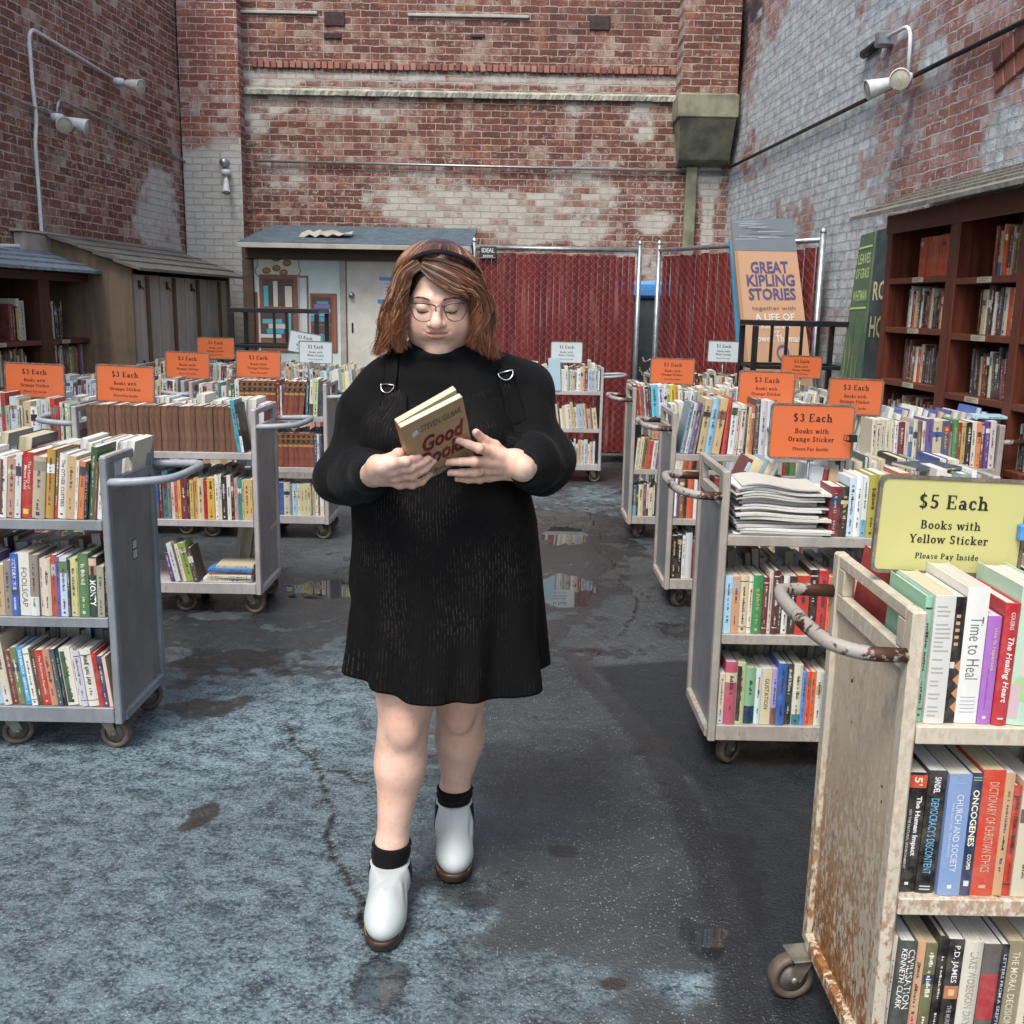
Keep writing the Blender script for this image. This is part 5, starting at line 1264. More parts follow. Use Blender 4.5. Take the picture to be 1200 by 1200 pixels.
# --- C
C_top = [('7a2430', 34, 170), ('2c2422', 26, 170), ('bfd8e4', 22, 200), ('dfe4e4', 22, 208), ('d5dcdc', 18, 205), ('a8a040', 28, 212), ('b0b04a', 34, 214), ('2a4a3a', 10, 210), ('d8dcd8', 22, 205), ('b8623f', 38, 220), ('e0d8d0', 14, 210), ('6a7a58', 22, 205)]
cart_row('C', 0, C_top, seed=71, x0=.365, lean=0, pal=PALE+['2f5a9a', 'b03a32'])
C_mid = [('a5cfe6', 26, 200), ('d9a07a', 26, 200), ('d8ccaa', 28, 202), ('e2dfc8', 14, 202), ('2f8a50', 34, 206), ('6a2a26', 18, 200), ('d5c8bc', 14, 222), ('5a2422', 20, 226), ('3a2a28', 14, 205), ('e2e2de', 20, 205, None, None), ('3a2f2c', 24, 205), ('b8352c', 42, 208), ('33241f', 28, 228), ('b83034', 32, 228, None, None), ('d86a40', 14, 205), ('cf7a50', 14, 205), ('d8d4c8', 14, 205), ('b84a30', 20, 200), ('8a3a34', 26, 210)]
C_bot = [('cfc8ae', 20, 186), ('b5526a', 40, 228), ('b8c48a', 30, 224), ('7fae86', 36, 205), ('c9dde0', 20, 203), ('d0c8a4', 34, 204, 'GUSTATION', '33302a'), ('a89ad0', 18, 204), ('2f66b0', 30, 226), ('2a2c30', 24, 222), ('d8dcc4', 30, 222), ('4f86d0', 14, 195), ('d8542f', 16, 195), ('d86a40', 16, 195), ('e0dcc8', 20, 200)]
cart_row('C', 1, C_mid, seed=72); cart_row('C', 2, C_bot, seed=73)
cart_row('C', 0, [('2f66b0', 46, 235, None, None, 0), ('2a4a8a', 30, 240, None, None, 0)], back=True, x0=.40, seed=74, lean=0, pal=PALE+['2f62b0', '2f7f8a', 'b03a32'], hr=(.2, .24), dr=(.15, .19))
cart_row('C', 1, None, back=True, seed=75, lean=5, pal=PALE); cart_row('C', 2, None, back=True, seed=76, pal=PALE, lean=-6)
# books leaning at the aisle end, back of C, covers showing
row('C', 0, (.70+.045, 3.30+.255, SZ[0]+.0012), (1, 0, 0), (0, -1, 0), .3, [('6a2a30', 14, 240, None, None, 24), ('cfc49a', 34, 235, 'PICT', '3a4a2a', 24), ('7f9aa4', 16, 240, None, None, 24), ('cfc4a4', 22, 225, None, None, 24), ('c9d0d0', 16, 230, None, None, 24)], seed=77, fill=.1, desc='magazine cart', shelfname='top', back='mid', pages_out=True)
row('C', 0, (.70+.33, 3.30+.25, SZ[0]+.0012), (1, 0, 0), (0, -1, 0), .3, [('e0e4e4', 60, 200, None, None, 6), ('8a2a34', 18, 190, None, None, 6), ('d8b890', 40, 190, None, None, 4)], seed=78, fill=.1, desc='magazine cart', shelfname='top', back='mid')
# magazines: a pile of floppy issues
magz = SZ[0]+.0015; rr = random.Random(31); mag_i = 0
MAGS = []
while magz < SZ[0]+.150:
    t_ = rr.uniform(.004, .0105); MAGS.append((.70+.045+rr.uniform(0, .035), 3.316+rr.uniform(-.004, .028), magz, .285+rr.uniform(-.03, .03), .205+rr.uniform(-.02, .01), t_, rr.uniform(-.09, .09), 0)); magz += t_+.0012
# --- D
D_top = [('8fc2a2', 13, 240, None, None, 0), ('d9d8d2', 37, 244, 'RECEIPT', '9a9a96', 0), ('191617', 21, 240, 'TORN', 'c98a5a', 0), ('dfe0da', 40, 258, 'Time to Heal', '55585a', 0), ('a86ac0', 24, 206, 'viva la repartee', 'd8c88a', 0), ('b3242e', 27, 232, 'The Healing Heart', 'f0e4e0', .5), ('b5d2bc', 56, 262, 'MAP', '6a8aa8', .5)]
D_mid = [('161517', 34, 244, 'The Human Impact', 'e8e8e8', 1), ('1a1819', 34, 250, "Democracy's Discontent", '6fb4dc', 1), ('7f9ac4', 42, 248, 'CHURCH AND SOCIETY', 'dde4ee', 0), ('23385a', 20, 250, 'ONCOGENES', 'ece8c8', 0), ('c9452f', 42, 256, 'DICTIONARY OF CHRISTIAN ETHICS', 'd8a890', 0), ('c4a078', 18, 250, None, None, 0), ('b83a2c', 14, 225, None, None, 0), ('d4ccb0', 36, 236, None, None, 0)]
D_bot = [('d8d2c4', 8, 236, None, None, 1.5), ('3a4240', 34, 232, 'CIVILISATION', 'ece8e0', 1.5), ('c9a07a', 20, 226, None, None, 1), ('6a6a44', 22, 222, None, None, 1), ('171516', 16, 240, None, None, 1), ('1d1b1c', 30, 236, 'P.D. JAMES', 'e0e0e0', 1), ('d2cec0', 38, 232, 'LAKE WOBEGON DAYS', '9a9484', 1), ('5a5654', 34, 226, None, 'a83038', 1), ('1f1f2c', 14, 226, 'LETTERS FROM A SKEPTIC', 'c9c9d4', 1), ('8a8468', 34, 228, 'THE MORAL DECISION', 'd8d4bc', 1), ('cfc8b0', 30, 232, None, None, 1)]
cart_row('D', 0, D_top, seed=81, x0=.029, dr=(.16, .17)); cart_row('D', 1, D_mid, seed=82, x0=.029, dr=(.15, .16)); cart_row('D', 2, D_bot, seed=83, x0=.029, dr=(.15, .16))
cart_row('D', 0, [('d8dce0', 40, 220), ('b08a50', 40, 225), ('5fa8c8', 46, 230), ('2a2c30', 18, 225), ('2f66b0', 30, 228), ('b84030', 24, 235), ('a8302c', 30, 236)], back=True, anchor='r', seed=84, pal=PALE, dr=(.17, .19), lean=-7)
cart_row('D', 1, None, back=True, seed=85, pal=PALE+['22242a'], hr=(.23, .26)); cart_row('D', 2, None, back=True, seed=86, pal=PALE, hr=(.22, .25))
# --- G
G_top = [('7f98a8', 18, 268, None, None, 9), ('c9ccd0', 22, 268, None, None, 9), ('6a5a7a', 22, 270, None, None, 9), ('8a8a92', 10, 262, None, None, 9), ('b8a47a', 36, 290, None, None, 7), ('8fc0d8', 40, 292, None, None, 7), ('c4a878', 40, 292, None, None, 7), ('c8402f', 22, 296, None, None, 5), ('d8e0e0', 30, 262, None, None, 3), ('d0b8b0', 16, 250, None, None, 3), ('d5cfc0', 30, 262, None, None, 2), ('3a3a3c', 8, 255, None, None, 2), ('cfb48a', 18, 250, None, None, 1), ('b86a4a', 16, 258, None, None, 1), ('4a4648', 24, 292, None, None, 0), ('c9ccd0', 34, 285, None, None, 0), ('c2c6cc', 36, 285, None, None, 0), ('8a3a3f', 24, 262, None, None, 0)]
cart_row('G', 0, G_top, seed=91, x0=.05, pal=PALE, hr=(.22, .27), dr=(.18, .2)); cart_row('G', 1, None, seed=92, vis=.3); cart_row('G', 2, [('161517', 30, 235), ('1a1a1c', 26, 240), ('d8d4c8', 16, 235)], seed=93, vis=.4)
cart_row('G', 0, None, back=True, seed=94, lean=8, pal=PALE, hr=(.22, .26))
# --- I
I_top = [('d0ccb8', 22, 232), ('c9c4ac', 22, 232), ('d4d0bc', 22, 232), ('cfcab4', 22, 232), ('c4c4b4', 20, 232), ('d8dcdc', 20, 225), ('6a2a34', 30, 222), ('c9b4b0', 20, 220), ('4f7fa0', 18, 200), ('cfcabc', 20, 235), ('6a5a50', 24, 228), ('d4d0c4', 18, 225), ('6a5a9a', 34, 240), ('d0c8ac', 44, 232), ('4a5a78', 36, 232), ('b88a84', 14, 225), ('3f8a4c', 24, 238), ('8a3a2c', 18, 226), ('c4a868', 20, 226), ('1c1e1c', 28, 226), ('e0dcd4', 26, 228), ('d88a58', 20, 228), ('7a4a3a', 18, 222), ('5a3a8a', 22, 230), ('d8d0d0', 30, 235)]
cart_row('I', 0, I_top, seed=101, anchor='r', x0=.032, lean=-1.5, fill=.2)
cart_row('I', 0, None, back=True, seed=102, lean=-10, pal=['c9dce4', 'd8dcd8', '4a6ab0', '5a5a9a', '3a8a9a', 'd4d8d0', 'b8d0d8', 'c9c4ac'], hr=(.24, .28), dr=(.17, .2), tr=(.02, .045))
cart_row('I', 1, None, seed=103, vis=.2); cart_row('I', 2, None, seed=104, vis=.1)
# --- H
H_top = [('8a3a2c', 26, 235, None, None, -6), ('a8452f', 22, 228, None, None, -6), ('cfc6ae', 24, 240, None, None, -6), ('5a2430', 22, 225, None, None, -6), ('3a2a34', 12, 222, None, None, -6), ('5fbcd4', 46, 236, None, None, -5), ('c9d4e4', 40, 240, None, None, -5), ('dfd4d8', 20, 235, None, None, -5), ('8fb870', 20, 238, None, None, -5), ('d8c040', 40, 238, None, None, -5), ('cf8a3a', 16, 232, None, None, -5), ('dcd8c8', 30, 230, None, None, -5)]
cart_row('H', 0, H_top, seed=111, pal=PALE); cart_row('H', 1, [('d0ccba', 24, 215), ('cfc2a0', 22, 222), ('b8734f', 34, 225), ('c8402f', 30, 200)], seed=112, lean=5); cart_row('H', 2, [('2f6a8a', 26, 215), ('2a2a2c', 10, 215), ('d0c8a4', 36, 220), ('6a3a5a', 20, 225), ('cfc4b0', 16, 222)], seed=113)
cart_row('H', 0, None, back=True, seed=114, lean=7, pal=PALE+['3a3a3c', '4a5a3a'])
# magazines / loose covers lying on top of rows
flat('C', 1.36, 3.36, SZ[0]+.222, .18, .14, .012, '3a4a58', .25, note='lying across the row', si=0)
flat('I', 2.28, 5.0, SZ[0]+.243, .16, .13, .014, 'a8d4e4', -.15, note='lying on the row', si=0, vis=.8)
# --- bookcases (local frames)
def case_row(desc, fr_obj, x0, x1, z, seed, shelfname, pal, lean=0.0, fill=1.0, hr=(.18, .24), specs=None, vis=.8, yoff=.05, tr=(.012, .038)):
    Mw = Matrix.Translation(fr_obj.location)@Matrix.Rotation(fr_obj.rotation_euler[2], 4, 'Z')
    O = Mw@Vector((x0, yoff, z+.0012)); e = Mw.to_3x3()@Vector((1, 0, 0)); n = Mw.to_3x3()@Vector((0, -1, 0))
    row(desc, shelfname, O, e, n, x1-x0, specs, seed=seed, pal=pal, lean=lean, fill=fill, hr=hr, vis=vis, desc=desc, shelfname=shelfname, dr=(.13, .17), tr=tr)
DK = ['2a1f1c', '3a2a26', '1c1a1c', '6a2a24', '8a3a2c', 'c9c2ae', 'd8d4c8', 'b8a47a', '22303f', '5a4a3a', 'c8502f', '3a3a40', 'a8a090', '7a2428']
shn = {5: 'uppermost', 4: 'second', 3: 'third', 2: 'fourth', 1: 'fifth', 0: 'lowest'}
case_row('right bookcase first bay', rc, .36, .84, shz[5], 201, 'uppermost', ['b84a24', 'c0522a', 'a83f20'], hr=(.22, .235), specs=[('b84a24', 46, 232)]*9)
case_row('right bookcase first bay', rc, .26, .82, shz[4], 202, 'second', DK); case_row('right bookcase first bay', rc, .28, .80, shz[3], 203, 'third', DK); case_row('right bookcase first bay', rc, .1, .8, shz[2], 204, 'fourth', DK, vis=.2)
case_row('right bookcase second bay', rc, 1.25, 1.57, shz[5]-.02, 205, 'uppermost', DK+['c9c2ae', 'd8c890'], hr=(.22, .26)); case_row('right bookcase second bay', rc, 1.16, 1.57, shz[4]-.02, 206, 'second', DK+['23305a', 'b8404a', 'd8d4c8', 'c9b48a'], hr=(.22, .27)); case_row('right bookcase second bay', rc, 1.14, 1.57, shz[3]-.02, 207, 'third', DK, hr=(.2, .25), lean=-3); case_row('right bookcase second bay', rc, 1.02, 1.57, shz[2]-.02, 208, 'fourth', DK)
for q, z in enumerate(shz[2:]): case_row('right bookcase fourth bay', rc, 2.48, 3.1, z-.02, 240+q, ('fourth', 'third', 'second', 'uppermost')[q], DK, vis=.1)
for q, z in enumerate(shz[2:]): case_row('right bookcase third bay', rc, 1.68, 2.36, z-.02, 210+q, ('fourth', 'third', 'second', 'uppermost')[q], DK, vis=.3)
case_row('left dark bookcase near bay', lc, .52, .72, 1.27, 221, 'upper', DK, hr=(.26, .3), tr=(.03, .05)); case_row('left dark bookcase near bay', lc, .18, .86, .93, 222, 'lower', ['c9c2ae', 'b8a890', '6a4a3a', '3a2a26', 'd0ccba', '2a3a30', '8a6a4a'], hr=(.22, .28), fill=.85)
case_row('left dark bookcase far bay', lc, 1.06, 1.42, 1.27, 223, 'upper', ['d8d4c8', '1c1a1c', '2a1f1c', '3a2020', '3f3434'], hr=(.26, .32), fill=.7); case_row('left dark bookcase far bay', lc, 1.05, 1.62, .93, 224, 'lower', ['d0ccba', 'b8b0a4', '1c1c22', '7a1f24', '6e1a20', '8a8a3a', '2a2a30'], hr=(.24, .3))
case_row('left dark bookcase near bay', lc, .1, .86, .56, 225, 'lowest', DK, vis=.1)

# ------------------------------------------------------------------ turn the specs into objects
ORDW = ['first', 'second', 'third', 'fourth', 'fifth', 'sixth', 'seventh', 'eighth', 'ninth', 'tenth', 'eleventh', 'twelfth', 'thirteenth', 'fourteenth', 'fifteenth', 'sixteenth', 'seventeenth', 'eighteenth', 'nineteenth', 'twentieth']
def ordw(i):
    if i < 20: return ORDW[i]
    t_ = ('twenty', 'thirty', 'forty', 'fifty', 'sixty')[(i+1)//10-2]; u = (i+1) % 10
    return (t_+'-'+ORDW[u-1]) if u else {'twenty': 'twentieth', 'thirty': 'thirtieth', 'forty': 'fortieth', 'fifty': 'fiftieth', 'sixty': 'sixtieth'}[t_]
def jitter_col(h, s):
    c = lin(h); r = random.Random(s); f = r.uniform(.9, 1.08); return tuple(min(.85, max(.006, x*f)) for x in c)
PGC = ['d8d5ca', 'cfcbbd', 'e0e0d8', 'cbbf9f', 'dad9d0', 'd2ccbb', 'dfe2e1', 'd6dadb']
def dark_text(h):
    c = lin(h); return sum(c)/3 > .16
def book_geom(mb, b, Mx, with_pages=True, mp=1):
    t, d, h = b['t'], b['d'], b['h']; r = random.Random(b['seed']); hard = b['hard']
    c = .0026 if hard else .0011; inset = .0035 if hard else .0004; bul = (min(.006, t*.16) if hard else min(.0012, t*.05))
    col = jitter_col(b['c'], b['seed'])
    n = 5; prof = [(0, d), (0, .0)]
    prof += [(t*k/n, -bul*math.sin(math.pi*k/n)) for k in range(1, n)]
    prof += [(t, 0), (t, d), (t-c, d), (t-c, .003), (c, .003), (c, d)]
    N = len(prof); V = [(x, y, 0) for x, y in prof]+[(x, y, h) for x, y in prof]
    if b.get('warp'): pass
    F = [(i, (i+1) % N, N+(i+1) % N, N+i) for i in range(N)]
    V = [Mx@Vector(q) for q in V]
    pc = jitter_col(r.choice(PGC), b['seed']+1)
    mb.add(V, F+[tuple(range(N))[::-1], tuple(range(N, 2*N))], 0, col, False)
    if with_pages: pages_geom(mb, b, Mx, mp)
    # lettering and marks on the spine
    def spine(x0, x1, z0, z1, cl, lift=.0004):
        m_ = (x0+x1)/2; nn = 4
        pts = [x0+(x1-x0)*k/nn for k in range(nn+1)]
        V = []
        for x in pts:
            y = -bul*math.sin(math.pi*min(1, max(0, x/t)))-lift; V += [(x, y, z0), (x, y, z1)]
        mb.add([Mx@Vector(q) for q in V], [(2*k, 2*k+2, 2*k+3, 2*k+1) for k in range(nn)], 0, cl)
    title, tc = b['title'], b['tc']
    if b.get('fine', True) is False: return
    if title == 'SET':
        for z in (.90, .83): spine(t*.25, t*.75, h*z, h*z+.002, lin('8a6a3a'), .0006)
        spine(t*.3, t*.7, h*.86, h*.875, lin('8a6a3a'), .0006); return
    if title == 'LAWBAND':
        for z0, z1, cl in ((.86, .93, '16120f'), (.70, .80, '16120f'), (.60, .66, 'b08a4a'), (.835, .845, 'b08a4a'), (.945, .952, 'b08a4a'), (.69, .695, 'b08a4a'), (.805, .81, 'b08a4a'), (.08, .086, 'b08a4a')):
            spine(.0005, t-.0005, h*z0, h*z1, lin(cl), .0006)
        for z in (.89, .75): spine(t*.25, t*.75, h*z-.004, h*z-.001, lin('b08a4a'), .001); spine(t*.3, t*.7, h*z+.003, h*z+.006, lin('b08a4a'), .001)
        return
    def stext(s, x, z, length, height, cl, bold=.02, shear=0.0, lift=.0007):
        """title running down the spine"""
        v, f = text_fit(s, length, height, bold, shear)
        V = []
        for a, q, _ in v:
            xx = x+q; V.append(Mx@Vector((xx, -bul*math.sin(math.pi*min(1, max(0, xx/t)))-lift, z-a)))
        mb.add(V, f, 0, lin(cl))
    def front(x0, y0, x1, y1, cl):   # mark on the right-hand cover
        mb.add([Mx@Vector((t+.0004, y, z)) for y, z in ((x0, y0), (x1, y0), (x1, y1), (x0, y1))], [(0, 1, 2, 3)], 0, lin(cl))
    if title == 'RECEIPT':
        for k in range(26):
            z = h*(.06+.034*k)
            if r.random() < .78: spine(t*.12, t*r.uniform(.5, .9), z, z+.0028, lin('a9a9a4'))
        return
    if title == 'TORN':
        for k in range(5): spine(t*.25, t*.6, h*(.62+.055*k), h*(.645+.055*k), lin('c4a078'))
        for k in range(4): z = h*(.08+.11*k); mb.add([Mx@Vector(q) for q in ((t, -.0005, z), (t*.45, -bul-.0009, z+h*.05), (t, -.0005, z+h*.1))], [(0, 1, 2)], 0, lin('c98a5a'))
        spine(t*.1, t*.5, h*.44, h*.49, lin('d8d4cc')); return
    if title == 'MAP':
        for (x0, x1, z0, z1, cl) in ((.5, .98, .66, .8, '5f86b8'), (.55, .98, .55, .655, 'd8c48a'), (.2, .98, .36, .54, 'cfc8b8'), (.1, .8, .18, .35, 'a8c88a'), (.02, .3, .05, .3, 'c9b0b8')): spine(t*x0, t*x1, h*z0, h*z1, lin(cl))
        return
    if title == 'PICT':
        front(.02, h*.12, d-.02, h*.88, 'd8d0a8'); 
        mb.add([Mx@Vector((t+.0008, y, z)) for y, z in ((.03, h*.3), (d-.03, h*.3), (d-.03, h*.72), (.03, h*.72))], [(0, 1, 2, 3)], 0, lin('6a6a3a'))
        return
    if title:
        tcol = tc or 'e8e4dc'
        if title == 'The Human Impact':
            spine(.0005, t-.0005, h*.88, h*.985, lin('c8502f'), .0005); stext("5'", t/2, h*.935, t*.5, t*.45, 'e8d8c8', .02, 0, .0012)
            stext(title, t*.62, h*.56, h*.5, t*.36, tcol, .03); stext('ON THE NATURAL ENVIRONMENT', t*.26, h*.45, h*.5, t*.14, 'd0d0d0', .01); spine(t*.4, t*.62, h*.06, h*.085, lin('d8d8d8'))
        elif title == "Democracy's Discontent":
            stext('SANDEL', t*.5, h*.89, h*.13, t*.36, 'e8e8e8', .02); stext("DEMOCRACY'S DISCONTENT", t*.5, h*.47, h*.62, t*.46, tcol, .0); spine(t*.2, t*.8, h*.05, h*.06, lin('c8c8c8')); spine(t*.2, t*.8, h*.025, h*.035, lin('c8c8c8'))
        elif title == 'ONCOGENES':
            spine(t*.1, t*.9, h*.945, h*.952, lin('9ac87a')); spine(t*.1, t*.9, h*.965, h*.972, lin('9ac87a')); stext(title, t*.5, h*.64, h*.46, t*.6, tcol, .02); stext('COOPER', t*.5, h*.28, h*.13, t*.36, tcol, .02); spine(t*.25, t*.75, h*.08, h*.125, lin('d8dce0'))
        elif title == 'CHURCH AND SOCIETY':
            stext(title, t*.56, h*.52, h*.64, t*.3, tcol, .0); stext('THE SOCIAL TEACHING', t*.28, h*.55, h*.45, t*.1, 'c0cce0'); spine(t*.4, t*.6, h*.06, h*.09, lin('dde4ee')); spine(t*.2, t*.8, h*.93, h*.935, lin('a8bcd8'))
        elif title == 'CIVILISATION':
            stext('CIVILISATION', t*.66, h*.66, h*.56, t*.42, tcol, .0); stext('KENNETH CLARK', t*.26, h*.66, h*.56, t*.28, tcol, .0)
        elif title == 'P.D. JAMES':
            stext(title, t*.5, h*.78, h*.34, t*.48, tcol, .01); spine(t*.05, t*.95, h*.46, h*.58, lin('b8734f'), .0006); spine(t*.3, t*.7, h*.49, h*.55, lin('d8b48a'), .001); stext('THE MURDER ROOM', t*.5, h*.22, h*.36, t*.3, '9a9a9a')
        elif title == 'The Healing Heart':
            stext('COUSINS', t*.5, h*.86, h*.14, t*.28, tcol, .0); stext(title, t*.5, h*.46, h*.54, t*.52, tcol, .02, .25); spine(t*.3, t*.7, h*.05, h*.065, lin('e0c8c8'))
        elif title == 'Time to Heal':
            stext(title, t*.55, h*.56, h*.46, t*.58, tcol, -.01)
            for k in range(5): spine(t*.15, t*.85, h*(.08+.028*k), h*(.086+.028*k), lin('a8b0bc'))
        elif title == 'viva la repartee':
            stext(title, t*.62, h*.70, h*.40, t*.34, tcol, .01); stext('clever comebacks and witty retorts', t*.4, h*.33, h*.38, t*.14, '8a4aa0'); spine(t*.35, t*.6, h*.05, h*.075, lin('e8dcf0'))
        elif title == 'FOOLSCAP':
            stext(title, t*.5, h*.45, h*.62, t*.5, tcol, -.005); 
        elif title == 'MONTY':
            spine(t*.03, t*.97, h*.86, h*.98, lin('d8b09a')); spine(t*.3, t*.7, h*.70, h*.85, lin('2a221e')); spine(t*.03, t*.97, h*.70, h*.855, lin('a8806a'), .0003); stext(title, t*.5, h*.40, h*.44, t*.74, tcol, .03)
        elif title == 'VICTORY 1918':
            stext(title, t*.55, h*.68, h*.5, t*.5, tcol, .01); spine(t*.05, t*.95, h*.34, h*.42, lin('2a3a5a')); stext('ALAN PALMER', t*.5, h*.2, h*.2, t*.3, tcol)
        elif title == 'PHILIP MARGOLIN':
            stext(title, t*.5, h*.74, h*.42, t*.42, tcol, .02); stext('SLEEPING BEAUTY', t*.5, h*.28, h*.42, t*.36, tcol, .02)
        elif title == 'The History of Marcus Todd':
            stext('The History of', t*.64, h*.66, h*.42, t*.3, tcol, .01); stext('Marcus Todd', t*.34, h*.62, h*.36, t*.3, tcol, .01); spine(t*.2, t*.7, h*.06, h*.14, lin('d8c05a'))
        else:
            stext(title, t*.52, h*.55, h*min(.72, .05*len(title)+.1), t*.42, tcol, .005)
            if len(title) > 14: spine(t*.35, t*.65, h*.06, h*.085, lin(tcol))
        return
    if tc == 'a83038':
        spine(.0006, t-.0006, h*.28, h*.72, lin(tc)); return
    # unnamed book: bands, a label block, and unreadable ticks of lettering
    k = r.random()
    light = dark_text(b['c'])
    ink = r.choice(['3a3632', '5a2a24', '2a3a5a', '44403a'] if light else ['d8d2c0', 'c9b070', 'e0dcd4', 'b8b0a0'])
    if b.get('fine', True):
        if k < .28:
            z = r.uniform(.55, .8); spine(.0006, t-.0006, h*z, h*(z+r.uniform(.06, .2)), lin(r.choice(PAL)))
        elif k < .42: spine(.0006, t-.0006, h*.90, h*.915, lin(ink)); spine(.0006, t-.0006, h*.1, h*.112, lin(ink))
        elif k < .52: spine(.0006, t-.0006, 0.001, h*r.uniform(.15, .35), lin(r.choice(PAL)))
        elif k < .60: spine(t*.06, t*.5, h*.05, h*.95, lin(r.choice(PAL)))
        # ticks
        for (xc, z_hi, z_lo, hh) in ((.52, r.uniform(.78, .92), r.uniform(.36, .55), r.uniform(.22, .42)), (.5, r.uniform(.28, .34), r.uniform(.14, .2), r.uniform(.16, .26))):
            z = z_hi*h
            while z > z_lo*h:
                w_ = r.uniform(.0022, .0055)
                if r.random() < .85:
                    hx = hh*t*r.choice((1, 1, .7, .7, 1.15)); s_ = r.choice((-1, 0, 1))
                    mb.add([Mx@Vector((xc*t+a, -bul*math.sin(math.pi*xc)-.0008, q)) for a, q in ((-hx/2, z), (-hx/2, z-w_*.8), (hx/2*(1 if s_ else .3), z-w_*.8+s_*w_*.2), (hx/2*(1 if s_ else .3), z-s_*w_*.3))], [(0, 1, 2, 3)], 0, lin(ink))
                z -= w_*1.25
        if r.random() < .4: spine(t*.35, t*.65, h*.05, h*.05+t*.3, lin(ink))
def pages_geom(mb, b, Mx, m=1):
    t, d, h = b['t'], b['d'], b['h']; hard = b['hard']; c = .0028 if hard else .0013; inset = .004 if hard else .0006
    pc = jitter_col(random.Random(b['seed']).choice(PGC), b['seed']+1)
    # fore-edge hollowed a little
    x0, x1, y0, y1, z0, z1 = c, t-c, .0035, d-(.004 if hard else .0008), inset, h-inset
    V = [(x0, y0, z0), (x1, y0, z0), (x1, y1, z0), ((x0+x1)/2, y1-.15*(x1-x0), z0), (x0, y1, z0)]; V += [(a, q, z1) for a, q, _ in V]
    V = [Mx@Vector(q) for q in V]
    mb.add(V, [(0, 4, 3, 2, 1), (5, 6, 7, 8, 9), (0, 1, 6, 5), (1, 2, 7, 6), (2, 3, 8, 7), (3, 4, 9, 8), (4, 0, 5, 9)], m, pc)

# weigh by the size in the photo, what hides it, and how its row is seen
OCC = [((405, 430, 640, 830), 2.4), ((370, 440, 670, 580), 2.3), ((440, 285, 585, 430), 2.3), ((0, 540, 190, 860), 3.3), ((100, 520, 335, 700), 4.95), ((985, 690, 1200, 1200), 1.6), ((1028, 560, 1200, 670), 1.8), ((800, 560, 1200, 880), 3.25), ((850, 600, 1200, 650), 3.2), ((902, 474, 1000, 538), 3.4), ((112, 430, 180, 472), 5.1), ((6, 427, 76, 467), 5.0), ((870, 520, 1160, 700), 3.2), ((800, 480, 870, 640), 5.2), ((1040, 500, 1200, 560), 4.8)]
for b in BK:
    c = b['M']@Vector((b['t']/2, 0, b['h']*.6)); px, py, dd = proj(c); b['px'], b['py'], b['dd'] = px, py, dd
    a = b['t']*b['h']*(CAM_F/max(dd, .3))**2
    w_ = b['vis']
    if not (-12 < px < 1212 and -20 < py < 1215): w_ = 0
    for (x0, y0, x1, y1), od in OCC:
        if x0+3 < px < x1-3 and y0+3 < py < y1-3 and dd > od+.25: w_ *= .04
    b['w'] = a*w_
BK.sort(key=lambda b: -b['w'])
MAXB = 286
solo = [b for b in BK[:MAXB] if b['w'] > 0]; rest = BK[len(solo):]
used_labels = {}
rows = {}
for b in solo: rows.setdefault((b['row'], b['desc'], b['shelfname']), []).append(b)
for (rw, desc, shn_), lst in rows.items():
    lst.sort(key=lambda b: b['px']); last = len(lst)
    for i, b in enumerate(lst):
        col = cname(b['c']); th = 'thick ' if b['t'] > .036 else ('thin ' if b['t'] < .0135 else '')
        sh = {'top': 'top shelf', 'middle': 'middle shelf', 'bottom': 'bottom shelf'}.get(shn_, '%s shelf' % shn_)
        pos = ordw(i) if i < last-1 or last == 1 else 'last'
        if rw[2] == 'flat': lab = '%s%s book %s on the %s of the %s' % (th, col, b.get('note', 'lying flat'), sh, desc)
        elif rw[2] is True: lab = '%s%s book, %s in the rear row %s of the %s' % (th, col, pos, {'top': 'on top', 'middle': 'at middle height', 'bottom': 'at the bottom'}[shn_], desc)
        elif rw[2] == 'mid': lab = '%s%s book leaning, %s from left behind the magazines, %s' % (th, col, pos, desc)
        else: lab = '%s%s book, %s from left on the %s of the %s' % (th, col, pos, sh, desc)
        if b['title'] in ('Time to Heal', 'The Healing Heart', 'viva la repartee', 'The Human Impact', "Democracy's Discontent", 'CHURCH AND SOCIETY', 'ONCOGENES', 'CIVILISATION', 'P.D. JAMES', 'LAKE WOBEGON DAYS', 'VICTORY 1918', 'FOOLSCAP', 'The Reluctant Republic', 'DICTIONARY OF CHRISTIAN ETHICS', 'GUSTATION', 'The History of Marcus Todd') and b['title'] != 'P.D. JAMES':
            lab = '%s%s book titled %s on the %s' % (th, col, b['title'], desc)
        lab = ' '.join(lab.split()[:16])
        if lab in used_labels: lab = lab.replace(' book', ' volume', 1) if lab.replace(' book', ' volume', 1) not in used_labels else lab+' again'
        used_labels[lab] = 1; b['label'] = lab
for k, b in enumerate(solo):
    big = b['w'] > 900
    b['fine'] = b['w'] > 60 or bool(b['title'])
    mb = MB(); book_geom(mb, b, Matrix.Identity(4), not big)
    o = mb.build('book', [M['cover'], M['pages']]); o.matrix_world = b['M']
    tag(o, b['label'], 'book', 'second hand books on the carts and shelves')
    if big:
        mb = MB(); pages_geom(mb, b, Matrix.Identity(4), 0); mb.build('page_block', M['pages'], o)
mb = MB()
for b in rest:
    if b['px'] < -500 or b['px'] > 1750: continue
    b['fine'] = bool(b['title'] in ('LAWBAND', 'SET')) or (b['w'] > 10)
    if b['title'] not in (None, 'LAWBAND', 'SET') and b['w'] < 20: b['title'] = None
    book_geom(mb, b, b['M'])
o = mb.build('books', [M['cover'], M['pages']]); tag(o, 'further smaller and half hidden second hand books packed on carts and shelves', 'books', None, 'stuff')
